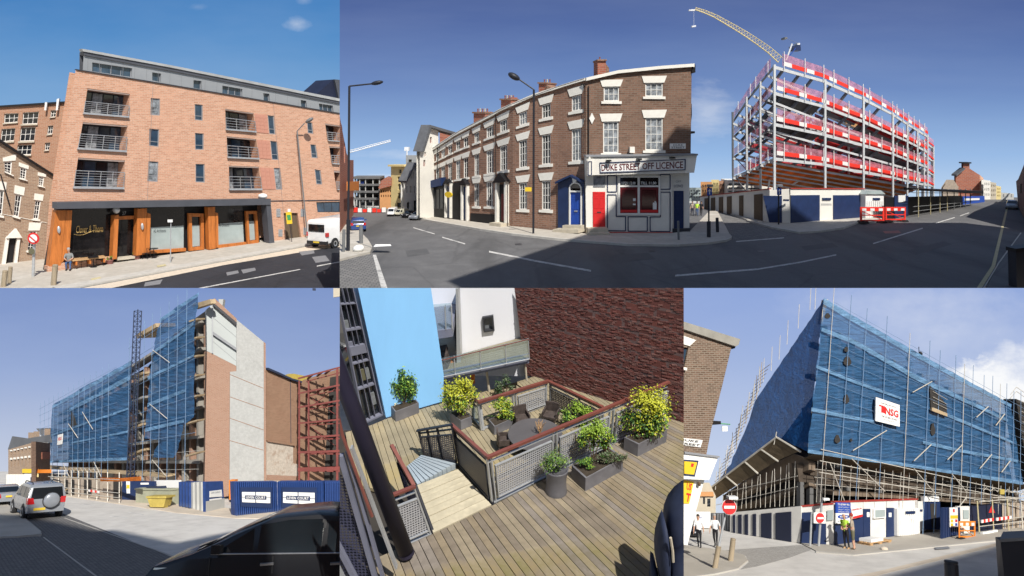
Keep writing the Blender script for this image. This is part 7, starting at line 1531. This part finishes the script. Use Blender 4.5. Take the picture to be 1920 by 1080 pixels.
# ---- people and pallet
pol=('skin','cloth_white','cloth_white','skin','cloth_black','cloth_black','cloth_black','cloth_black')
person(S5,(1312,1027),160,57,pol,'officer in white short sleeved shirt walking nearest the white shop wall','walk',arms='swing',group=None)
person(S5,(1343,1026),155,57,pol,'officer in white shirt walking just left of the no entry sign pole','walk',arms='swing',hair='hair_grey')
person(S5,(1589,1030),120,62,('skin','cloth_hivis','cloth_hivis','skin','cloth_black','cloth_black','cloth_black','timber_pale'),'bald man in yellow hi-vis vest and black trousers talking by the hoarding','stand',arms='bent',bald=True)
person(S5,(1602.5,1031.5),60,63,('skin','cloth_taupe','cloth_taupe','skin','cloth_khaki','cloth_khaki','skin','bark'),'man in taupe shirt and khaki shorts facing the hi-vis man','shorts',arms='cross',hair='cloth_red')
P=S5.wall((1608,1021),(1648,1014)); o=E('pallet',P.at(1628,1018),'timber pallet lying against the foot of the hoarding','pallet')
for k in range(3): strip(P,[(1608+k*17,1016 - k*2.6),(1613+k*17,1015.5 - k*2.6),(1613+k*17,1020 - k*2.6),(1608+k*17,1020.5 - k*2.6)],0,1.4,'block','timber_pale',o)
for k in range(3): strip(P,[(1607,1014),(1648,1008),(1648,1010),(1607,1016)],.2+k*.45,.5+k*.45,'deck_board','timber_pale',o)
strip(P,[(1609,1008),(1632,1005),(1632,1010),(1609,1013.5)],.1,1.4,'white_sacks','sign_white',label='white cement sacks stacked on the pallet',cat='sacks').name='cement_sacks'
MB(S=S5).ell(S5.g(1658,1029,.15),(V((.04,0,0)),V((0,.03,0)),V((0,0,.02)))).build('rubble','dust',label='small heap of pale rubble on the pavement',cat='rubble')

shade_house(S5,[(1640,1084),(1875,1019),(1925,1008)],'unseen brick house added behind the viewer to shade the lower right road',(0,4))

for k in range(26):
    x=1520+k*15.5; yt_=interp([(1514,862),(1918,916)],x); MB(WR5).pole(WR5,(x+3,yt_),(x,interp([(1514,940),(1720,932),(1918,945)],x)),1.0,.9).build('prop','scaffold_tube',s5)
for y0,y1 in ((878,926),(893,934),(906,941)): MB(WR5).pole(WR5,(1516,y0),(1922,y1),1.0,.95).build('ledger','scaffold_tube',s5)
# ================================================================== SET 4: the timber decked courtyard seen from above
MS=1/1.9
S4=Set(-60,4.75,.95,(637,540,1282,1080))
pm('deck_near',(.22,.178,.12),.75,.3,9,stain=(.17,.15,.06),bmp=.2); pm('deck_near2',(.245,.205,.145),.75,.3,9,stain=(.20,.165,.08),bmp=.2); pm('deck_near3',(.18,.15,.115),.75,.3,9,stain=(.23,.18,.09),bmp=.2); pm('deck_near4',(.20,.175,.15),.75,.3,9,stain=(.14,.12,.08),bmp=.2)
pm('deck_far',(.29,.245,.16),.75,.25,8,stain=(.33,.265,.13)); pm('deck_far2',(.255,.22,.15),.75,.25,8,stain=(.22,.18,.10)); pm('deck_sunlit',(.50,.45,.33),.75,.25,9,stain=(.36,.32,.22)); pm('deck_gap',(.04,.035,.03),.9,.2)
pm('wall_blue',(.26,.57,.97),.6,.05,1.5,stretch=(3,3,.4)); pm('wall_white',(.80,.82,.88),.7,.03,1); pm('handrail_red',(.18,.058,.045),.4,.2,8,spec=.5); pm('zinc_planter',(.17,.17,.19),.55,.25,6,.2,stain=(.23,.23,.25)); pm('pot_grey',(.12,.12,.135),.35,.2,6,spec=.5)
pm('post_navy',(.018,.016,.035),.5,.2,3); pm('frame_lilac',(.17,.18,.24),.5,.15,3); pm('rattan',(.07,.055,.05),.6,.4,40); pm('table_grey',(.10,.095,.10),.45,.15,5); pm('steel_tread',(.36,.42,.47),.5,.15,4,.2); pm('orange_panel',(.55,.16,.02),.6,.1)
perforated('mesh_galv',(.48,.49,.52),.026,.37); perforated('mesh_dark',(.10,.09,.09),.024,.34); perforated('mesh_navy',(.07,.075,.13),.03,.40); clearglass('balustrade_glass')
G4=S4.ground()
strip(G4,[(600,800),(690,797),(724,783),(830,753),(890,738),(1010,700),(1300,720),(1300,1100),(600,1100)],-.6,-.06,'ground','deck_gap',kind='structure')
def planks(vp,far,near,step,mats,name,d0,d1,parent,x0,x1,ny,gap=.08):
    """boards running towards a far point, cut by the far and near edges of the deck"""
    def hit(poly,x):
        sx,sy=x - vp[0],ny - vp[1]; out=[]
        for (ax,ay),(bx,by) in zip(poly,poly[1:]):
            den=sx*(by - ay) - sy*(bx - ax)
            if abs(den) < 1e-9: continue
            t=((ax - vp[0])*(by - ay) - (ay - vp[1])*(bx - ax))/den; u=((ax - vp[0])*sy - (ay - vp[1])*sx)/den
            if 0 <= u <= 1 and t > 0: out.append((vp[0]+sx*t,vp[1]+sy*t))
        return out[0] if out else None
    x=x0; i=0
    while x < x1:
        a,b=x,x+step*(1 - gap); fa,fb,na,nb=hit(far,a),hit(far,b),hit(near,a),hit(near,b)
        if fa and fb and na and nb and na[1] > fa[1] - 1 and nb[1] > fb[1]:
            strip(G4,[fa,fb,nb,na],d0,d1+rng.uniform(0,.004),name,rng.choice(mats),parent)
        x += step; i += 1
dl=strip(G4,[(690,800),(724,786),(830,756),(893,740),(1010,705),(1120,745),(1200,790),(930,940),(800,1000),(735,940)],-.059,-.04,'lower_deck','deck_gap',kind='structure')
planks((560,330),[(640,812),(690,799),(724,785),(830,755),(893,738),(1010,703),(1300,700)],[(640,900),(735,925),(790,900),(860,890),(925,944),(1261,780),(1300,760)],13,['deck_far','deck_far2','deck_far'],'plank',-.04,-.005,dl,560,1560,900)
dn=strip(G4,[(700,1110),(812,1008),(922,955),(1262,783),(1330,752),(1330,1110)],-.03,-.008,'upper_deck','deck_gap',kind='structure')
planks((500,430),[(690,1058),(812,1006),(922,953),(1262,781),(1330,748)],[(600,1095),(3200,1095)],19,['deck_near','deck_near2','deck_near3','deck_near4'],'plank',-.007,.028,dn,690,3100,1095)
planks((500,430),[(812,1006),(922,953),(1262,781),(1330,748)],[(1290,600),(1290,1095)],24,['deck_near','deck_near2','deck_near3'],'plank',-.007,.028,dn,1400,2400,1095) if False else None
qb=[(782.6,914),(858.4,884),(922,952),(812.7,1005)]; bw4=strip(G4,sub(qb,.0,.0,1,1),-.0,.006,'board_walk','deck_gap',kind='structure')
for k in range(8): strip(G4,sub(qb,0,(k+.03)/8,1,(k+.95)/8),.007,.03+.003*(k % 2),'plank','deck_sunlit',bw4)  # paler timber carries the sunlight falling on these boards
qs=[(763,878),(791,864.5),(855,880),(782.6,912.7)]; stp=E('steel_steps',G4.at(800,885),'pale ribbed steel steps leading down from the bright boards','steps')
for k in range(9): strip(G4,sub(qs,(k+.02)/9,.0,(k+.9)/9,1),.004,.03+k*.006,'tread','steel_tread',stp)
# ---- buildings round the court
WBl=S4.wall((724,783),(830,753)); o=E('blue_wall_building',WBl.at(780,768),'smooth bright sky blue wall rising behind the left planters','building')
strip(WBl,[(667,520),(808,520),(808,540),(820,620),(832,703),(831,752.5),(724,783)],-.8,0,'wall','wall_blue',o)
WGl=S4.wall((690,799),(724,784)); o=E('glazed_stairwell',WGl.at(707,792),'dark glazed stairwell with pale frames left of the blue wall','building'); qg=[(634,530),(665,530),(724,783),(688,800)]
strip(WGl,qg,-.4,-.12,'interior','glass_dark',o); mb=MB(WGl); ring(mb,WGl,qg,.05,.008,-.12,-.06); mb.build('frame','frame_lilac',o)
for u in (.36,.62): strip(WGl,sub(qg,u - .013,.012,u+.013,.988),-.11,-.07,'mullion','frame_lilac',o)
for v,h_ in ((.20,.008),(.40,.014),(.53,.06),(.64,.008),(.80,.01)): strip(WGl,sub(qg,.07,v,.93,v+h_),-.11,-.065,'transom','frame_lilac',o)
for u,v,m_ in ((.1,.34,'glass_curtain'),(.64,.70,'glass_curtain'),(.4,.70,'cloth_khaki'),(.64,.86,'glass_curtain'),(.1,.5,'frame_lilac')): strip(WGl,sub(qg,u,v,u+.22,v+.07),-.11,-.09,'blind',m_,o)
P=S4.card(668,1052); o=E('round_column',P.at(760,1036),'thick dark navy round column leaning across the left foreground','column'); a,b=P.at(761,1036),P.at(600,600); MB(P).bar(a,b,15*depth(a)/F,n=24).build('shaft','post_navy',o,smooth=True); MB(P).lathe(a,(b - a).normalized(),[(15.5*depth(a)/F,-.02),(15.5*depth(a)/F,.01)],24).build('base_collar','post_navy',o)
WBr=S4.wall((985,700),(1290,800)); o=E('brick_party_wall',WBr.at(1130,750),'tall dark red brick wall closing the right side of the court','wall')
wall_obj(WBr,[(962,520),(1300,520),(1300,810),(1130,755),(985,703)],[],'brick_dark_red',o)
core(WBr,[(966,520),(1300,520),(1300,800),(990,698)],'brick_dark_red',o,'core',-.1,1.05)
r_=random.Random(11); xq=[(962,522),(1296,522),(1296,806),(986,702)]; cb={}
for j in range(84):
    off_=.5 if j % 2 else 0
    for i in range(48):
        if r_.random() < .5: continue
        u0=(i+off_)/48; q=sub(xq,u0,j/84+.001,min(1,u0+.0195),(j+.84)/84); cb.setdefault(r_.choice(['brick_a','brick_b','brick_c']),MB(WBr)).prism(WBr,q,.0,.002+r_.random()*.005)
pm('brick_a',(.18,.068,.058),.9,.3,30); pm('brick_b',(.145,.06,.055),.9,.3,30); pm('brick_c',(.21,.105,.092),.9,.3,30)
for m_,mb in cb.items(): mb.build('weathered_bricks',m_,o,kind='stuff')
# white building with balconies
PW4=S4.card(900,690); o=E('white_building',PW4.at(900,700),'white rendered building with a dark square window beyond the court','building')
WIN=[(904.5,593),(925,589.5),(927.5,618),(907,621)]
wall_obj(PW4,[(808,520),(966,520),(967,560),(992,705),(826,705),(800,520)],[WIN],'wall_white',o,dep=.1)
window(PW4,WIN,o,1,1,'frame_dark','glass_curtain',.04,3,name='window',th=.08); core(PW4,[(800,520),(964,520),(988,700),(826,703)],'wall_white',o,'core',-.3,1.04)
strip(PW4,[(813,588),(857,583),(861,656),(826,664)],.002,.02,'recess_wall','cream_paint',o); strip(PW4,[(850,598),(858,598),(866,655),(856,657)],.02,.06,'door','frame_dark',o)
strip(PW4,[(858,520),(862,520),(867,655),(860,657)],.02,.35,'corner_fin','zinc_edge',o)
bl4=strip(PW4,[(806,576),(856,569),(857,583),(812,590)],.02,.7,'upper_balcony','frame_lilac',o); strip(PW4,[(808,530),(853,526),(855,570),(811,577)],.66,.69,'balustrade_pane','balustrade_glass',bl4)
for x in (811,842,853): strip(PW4,[(x,530),(x+1.6,530),(x+3.6,574),(x+2,574)],.64,.7,'balustrade_post','galv',bl4)
P2=S4.card(900,742); wk=E('walkway',P2.at(905,700),'raised timber walkway with glass balustrade in front of the white building','walkway')
A=[P2.at(826,702),P2.at(992,669),PW4.at(990,628,.01),PW4.at(826,674,.01)]
for k in range(9): 
    t0,t1=k/9,(k+.94)/9; q=[A[0].lerp(A[3],t0),A[1].lerp(A[2],t0),A[1].lerp(A[2],t1),A[0].lerp(A[3],t1)]; MB(S=S4).solid(q,[p - S4.up*.057 for p in q]).build('plank','deck_far2',wk)
strip(P2,[(826,703),(992,670),(992,677),(826,711)],-.1,.05,'edge_beam','frame_lilac',wk); strip(P2,[(828,711),(992,677),(992,683),(828,719)],-.3,-.05,'lower_beam','frame_grey',wk)
strip(P2,[(828,668),(992,630),(991,668),(830,700)],.05,.06,'balustrade_pane','balustrade_glass',wk)
for x,y0,y1 in ((829,668,703),(852,662,699),(900,650,688),(947,639,677),(990,630,668)): MB(P2).pole(P2,(x,y0),(x+2.5,y1),2,.07).build('balustrade_post','galv',wk)
MB(P2).pole(P2,(827,670),(992,630),2,.08).build('top_rail','handrail_red',wk); MB(P2).pole(P2,(829,701),(992,667),2.2,.08).build('bottom_rail','galv',wk)
for x0,y0,x1,y1,w_ in ((911,697,918,750,5),(984,680,988,722,4)): MB(P2).pole(P2,(x0,y0),(x1,y1),w_,-.1).build('support_post','stone',wk)
strip(P2,[(833,714),(992,682),(1010,705),(893,745),(838,752)],-1.6,-1.2,'undercroft_wall','interior_dark',wk); strip(P2,[(880,708),(888,706),(889,735),(882,737)],-.25,-.2,'orange_panel','orange_panel',wk)
P=PW4; o=E('rattan_armchair',P.at(833,662,.5),'brown rattan armchair on the white building balcony','chair'); strip(P,[(824,646),(842,643),(847,660),(847,665),(828,668)],.2,.5,'seat','rattan',o); strip(P,[(825,645),(838,642.5),(841,650),(826,653)],.05,.2,'backrest','rattan',o)
strip(P,[(848,660),(862,657),(864,661),(850,665)],.2,.4,'side_table','timber_orange',label='low orange timber table beside the rattan armchair',cat='table')
P=S4.card(957,590); 
# ---- railings
def railing(base0,base1,top0,top1,label,posts,panels,mesh='mesh_galv',post='galv',hand=6,group='mesh railings',hr='handrail_red',mid=True,hb=None):
    P=S4.wall(base0,base1); o=E('railing',P.at((base0[0]+base1[0])/2,(base0[1]+base1[1])/2),label,'railing',group)
    L=lambda u,v: lerp(lerp(top0,top1,u),lerp(base0,base1,u),v)
    MB(P).pole(P,L(-.008,0),L(1.005,0),hand*.8,0,w2=.035).build('handrail',hr,o)
    for u in posts: MB(P).pole(P,L(u,.02),L(u,1),2.8,-.02,w2=.025).build('post',post,o)
    if mid: MB(P).pole(P,L(0,.13),L(1,.13),2.2,-.02,w2=.02).build('mid_rail',post,o)
    MB(P).pole(P,L(0,.97),L(1,.97),2.4,-.02,w2=.03).build('bottom_rail',post,o)
    for u0,u1 in panels:
        q=[L(u0,.22),L(u1,.22),L(u1,.88),L(u0,.88)]; mb=MB(P); ring(mb,P,q,.014,.03,-.012,.012); p_=mb.build('panel_frame',post,o); strip(P,sub(q,.02,.05,.98,.95),-.004,.004,'mesh_panel',mesh,p_)
    return o
railing((925,948),(1262,780),(915,857),(1277,707),'long galvanised mesh railing with red handrail in front of the table',(0,.02,.34,.36,.64,.66,.985),((.03,.33),(.37,.63),(.67,.97)))
railing((1262,780),(1300,792),(1277,707),(1310,722),'short mesh railing return at the right edge',(0.02,.98),((.1,.9),),'mesh_dark','lamp_grey')
railing((860,878),(922,950),(846,796),(913,856),'dark mesh railing running from the steps to the front corner',(.02,.98),((.05,.95),),'mesh_dark','lamp_black')
railing((795,861),(862,877),(782,807.5),(846,796),'dark mesh railing with three bays beside the steel steps',(.01,.26,.55,.98),((.03,.24),(.29,.53),(.58,.95)),'mesh_dark','lamp_black',3.5,hr='lamp_black')
railing((904,808),(1028,761),(897,754),(1028,714.5),'mesh railing with red handrail behind the round table',(.0,.5,.54,.98),((.56,.96),))
railing((1028,761),(1130,812),(1028,714.5),(1130,763),'dark mesh railing along the brick wall side',(.02,.55,.98),((.04,.53),(.57,.96)),'mesh_dark','lamp_grey',4)
railing((885,786),(904,808),(885,746),(897,754),'short glass railing return beside the yellow shrub planter',(.02,.98),((.05,.95),),'balustrade_glass','galv',4)
railing((767,1025),(811,1005),(731,930),(778,912),'short mesh railing bay with red handrail beside the round column',(.03,.97),((.08,.92),),'mesh_galv','galv',6)
railing((772,962),(811,1004),(734,835),(776,911),'dark side railing with red handrail sloping beside the steel steps',(.02,.98),((.06,.94),),'mesh_navy','lamp_black',6)
# pale glazed strip left of the table
P=S4.card(690,1095); o=E('screen_railing',P.at(690,1085),'large perforated balcony screen with grey frame in the left foreground','railing')
strip(P,[(630,880),(650,905),(704,1090),(630,1090)],-.01,.0,'mesh_panel','mesh_navy',o)
for a,b,w_,m_ in (((640,850),(708,1090),9,'frame_lilac'),((652,842),(722,1090),5,'frame_lilac'),((660,835),(744,1060),4,'galv'),((630,1010),(672,1090),9,'frame_lilac'),((630,1050),(650,1090),5,'galv')): MB(P).pole(P,a,b,w_,.02,w2=.05).build('frame',m_,o)
MB(P).pole(P,(644,805),(700,959),6.5,.06,n=10).build('handrail','handrail_red',o); MB(P).pole(P,(636,768),(646,812),6.5,.06,n=10).build('handrail','handrail_red',o)
# ---- planters
def planter(q3,hgt,label,mat='zinc_planter',soil=True):
    """left, middle (near), right base pixels; height in photo pixels at the near corner"""
    a,m,b=(S4.g(*p) for p in q3); k=depth(m)/F; h=S4.up*(hgt*k); c4=a+b - m
    o=E('planter',(a+b)/2,label,'planter','grey zinc planters'); base=[a,m,b,c4]; top=[p+h for p in base]; cen=sum(base,V())/4
    t=.08; inner=[p+(cen+h - p)*t for p in top]
    MB(S=S4).solid(base,[p - h*.0+h*.96 for p in base]).build('box',mat,o)
    rim=MB(S=S4)
    for i in range(4): j=(i+1) % 4; rim.solid([top[i],top[j],inner[j],inner[i]],[top[i] - h*.04,top[j] - h*.04,inner[j] - h*.04,inner[i] - h*.04])
    rim.build('rim',mat,o); MB(S=S4).solid([p+h*.004 for p in [q - h*.04 for q in inner]],[p+h*.012 for p in [q - h*.04 for q in inner]]).build('soil','soil',o)
    return o,cen+h,k
def shrub(c,k,rx,rz,n,leaf,mats,wts,label,seed,top=None,dz=.9,stem=True,name='shrub',ry=None):
    rx *= 1.12; rz *= 1.12; cc=c+S4.up*(rz*k*dz); o=E(name,c,label,'shrub','potted shrubs')
    for m_,mb in leaves(S4,cc,(rx*k,(ry or rx)*k,rz*k),int(n*1.7),leaf*.78*k,mats,wts,seed,top=top).items(): mb.build('foliage',m_,o,recalc=False)
    if stem:
        for i in range(4): t=V((math.sin(i*2.1)*rx*.4*k,math.cos(i*1.7)*rx*.3*k,0)); MB(S=S4).bar(c+t*.15,cc+t,1.1*k).build('stem','bark',o)
    return o
_,c,k=planter([(731,776),(742,791),(786,774)],22,'low zinc planter standing against the blue wall'); shrub(c,k,24,34,1100,3.4,['leaf_mid','leaf_dark','leaf_lime'],(4,3,2),'tall green shrub in the planter against the blue wall',21,ry=14)
shrub(c+1.9*V((-.06,0,0)),k,8,5,90,2.2,['petal_cream','leaf_lime'],(3,1),'small cream flowers at the left end of the blue wall planter',22,stem=False,name='flowers')
_,c,k=planter([(844,791),(864.5,806),(885,798)],20,'square zinc planter beside the glass railing'); shrub(c,k,31,37,1700,3.4,['leaf_yellow','leaf_mid','leaf_dark','leaf_lime','petal_cream'],(6,3,2,3,.6),'large round yellow leaved shrub beside the glass railing',23,top='leaf_yellow',dz=1.05,ry=20)
_,c,k=planter([(916,803),(927,816),(969,797)],19,'zinc planter inside the railing left of the table'); shrub(c,k,20,24,600,3,['leaf_lime','leaf_mid','leaf_yellow'],(3,3,2),'loose lime green shrub left of the table',24,ry=12); shrub(c,k,24,3,160,2,['leaf_mid','cloth_khaki'],(2,1),'low ground cover in the planter left of the table',25,stem=False,name='ground_cover',ry=8,dz=.4)
_,c,k=planter([(1071,902),(1097,926),(1167,887)],35,'long zinc planter in front of the mesh railing'); c5=c
shrub(c+1.9*V((-.02,.03,0)),k,32,32,1300,3.6,['leaf_lime','leaf_mid','leaf_dark','leaf_yellow'],(4,4,2,2),'bright green bushy shrub in the long front planter',26,top='leaf_lime',dz=1.5,ry=16)
shrub(c+1.9*V((.05,-.01,0)),k,34,12,500,3,['leaf_grey','cloth_khaki','leaf_mid'],(4,3,1),'grey green straggly herb at the right of the long front planter',27,ry=12,stem=False,name='herb'); shrub(c+1.9*V((-.06,-.05,0)),k,17,9,420,2.4,['leaf_mid','leaf_lime'],(2,1),'vivid green herb at the near end of the long front planter',28,stem=False,name='herb',ry=10); shrub(c+1.9*V((.05,.07,0)),k,13,18,220,2.8,['leaf_red','leaf_grey'],(3,2),'reddish twiggy plant behind the long front planter',29,name='herb',dz=1.3)
_,c,k=planter([(1169,848),(1195,861),(1249,833)],33,'large zinc planter at the right end of the mesh railing'); shrub(c,k,46,44,2200,4.2,['leaf_yellow','leaf_dark','leaf_mid','leaf_lime','petal_cream'],(4,5,5,3,.4),'largest yellow topped shrub at the right end of the railing',30,top='leaf_yellow',dz=.95,ry=26)
shrub(c+1.9*V((-.03,-.04,0)),k,26,10,300,3,['cloth_khaki','leaf_red','leaf_mid'],(3,1,2),'brownish undergrowth at the foot of the largest yellow shrub',31,stem=False,name='ground_cover',ry=10)
b_=S4.g(1078,802); k=depth(b_)/F; shrub(b_+S4.up*10*k,k,27,21,900,3.4,['leaf_mid','leaf_dark','leaf_lime'],(4,2,3),'rounded green bush just behind the red handrail',32,top='leaf_lime',ry=16)
b_=S4.g(950,745); k=depth(b_)/F; shrub(b_,k,18,26,350,3.2,['leaf_grey','leaf_dark'],(3,2),'dark straggly shrub in the shade under the walkway',33,ry=10,dz=.8)
b_=S4.g(1042.5,926); k=depth(b_)/F; o=E('round_pot',b_,'tall round dark grey pot with flared foot in front of the railing','planter')
MB(S=S4).lathe(b_,S4.up,[(19.5*k,0),(21*k,3*k),(20*k,12*k),(18.5*k,26*k),(19.5*k,42*k),(22*k,54*k),(22.5*k,57*k),(20.5*k,57*k),(19*k,50*k)],28).build('pot','pot_grey',o,smooth=True)
shrub(b_+S4.up*54*k,k,23,17,1000,2.4,['leaf_mid','leaf_grey','leaf_lime'],(4,4,2),'feathery green herb in the round grey pot',34,stem=False,name='herb',dz=.9)
# ---- table and chairs
tc=S4.g(1003,838); k=depth(tc)/F; o=E('round_table',tc,'large round dark grey garden table inside the railings','table'); H_=S4.up*(26*k)
tt=MB(S=S4); tt.lathe(tc+H_,S4.up,[(48*k,0),(51*k,1.2*k),(51*k,2.6*k),(50*k,3.2*k)],40); tt.build('table_top','table_grey',o); MB(S=S4).bar(tc,tc+H_,5*k,n=12).build('pedestal','table_grey',o); MB(S=S4).lathe(tc,S4.up,[(16*k,0),(14*k,1.5*k)],20).build('base','table_grey',o)
def chair4(px,py,yaw,label):
    p=S4.g(px,py); k=depth(p)/F*46; fw=Matrix.Rotation(R(yaw),3,S4.up) @ S4.fw; lf=S4.up.cross(fw); T=lambda x,y,z: p+(fw*x+lf*y+S4.up*z)*k; o=E('rattan_chair',p,label,'chair','rattan chairs round the table')
    MB(S=S4).solid([T(-.25,.26,.36),T(.25,.26,.36),T(.25,-.26,.36),T(-.25,-.26,.36)],[T(-.25,.26,.44),T(.25,.26,.44),T(.25,-.26,.44),T(-.25,-.26,.44)]).build('seat','rattan',o)
    rg=[[T(-.26 - .04*(1 - abs(y)/.3),y,z) for y in (-.28,-.15,0,.15,.28)]+[T(-.20 - .04*(1 - abs(y)/.3),y,z) for y in (.28,.15,0,-.15,-.28)] for z in (.3,.6,.86)]; MB(S=S4).loft(rg).build('backrest','rattan',o)
    for y in (.28,-.28): MB(S=S4).solid([T(-.25,y - .03,.36),T(.2,y - .03,.36),T(.2,y+.03,.36),T(-.25,y+.03,.36)],[T(-.25,y - .03,.62),T(.2,y - .03,.60),T(.2,y+.03,.60),T(-.25,y+.03,.62)]).build('armrest','rattan',o)
    for x,y in ((.22,.24),(.22,-.24),(-.24,.24),(-.24,-.24)): MB(S=S4).bar(T(x,y,0),T(x,y,.38),.03*k).build('leg','rattan',o)
chair4(978,800,200,'dark rattan chair on the far left side of the round table'); chair4(1032,794,160,'dark rattan chair on the far right side of the round table'); chair4(945,842,280,'dark rattan chair at the near left side of the round table')
r_=random.Random(5); tw=E('dried_twigs',tc+H_,'spray of bare dried twigs standing on the round table','twigs')
for i in range(12): d=V((r_.uniform(-1,1),r_.uniform(-1,1),0)); b0=tc+H_*1.12+V((.05,0,0)); m0=b0+d*6*k+S4.up*14*k; MB(S=S4).path([b0,m0,m0+V((r_.uniform(-1,1),r_.uniform(-1,1),0))*6*k+S4.up*12*k],.5*k,4).build('twig','timber_pale',tw)
# ---- dark padded cover at the lower right
P=S4.card(1250,1130); o=E('garden_chair',P.at(1250,1080),'dark navy moulded garden chair cut by the lower right corner of the deck','chair')
for pts,d0,nm in (([(1284,920),(1270,931),(1258,946),(1250,966),(1247,992),(1249,1020),(1256,1050),(1262,1100),(1300,1100),(1300,915)],0,'backrest'),([(1241,955),(1234,970),(1228,990),(1226,1012),(1227,1035),(1232,1062),(1240,1100),(1262,1100),(1252,1040),(1247,1000),(1246,975)],.12,'armrest'),([(1250,1015),(1262,1002),(1284,985),(1300,980),(1300,1100),(1240,1100),(1243,1060)],.22,'seat_shell'),([(1222,1045),(1228,1050),(1240,1100),(1219,1100)],.05,'leg')):
    cx,cy=sum(p[0] for p in pts)/len(pts),sum(p[1] for p in pts)/len(pts); rings=[]
    for s_,dd in ((1,-.12),(1.0,0),(.93,.06),(.75,.11),(.4,.14),(.05,.15)): rings.append([P.at(cx+(x - cx)*s_,cy+(y - cy)*s_,d0+dd) for x,y in pts])
    MB(P).loft(rings).build(nm,'cloth_navy',o,smooth=True)
MB(P).path([P.at(*p,.28) for p in ((1244,960),(1248,985),(1249,1004))],.01).build('piping','stone',o)
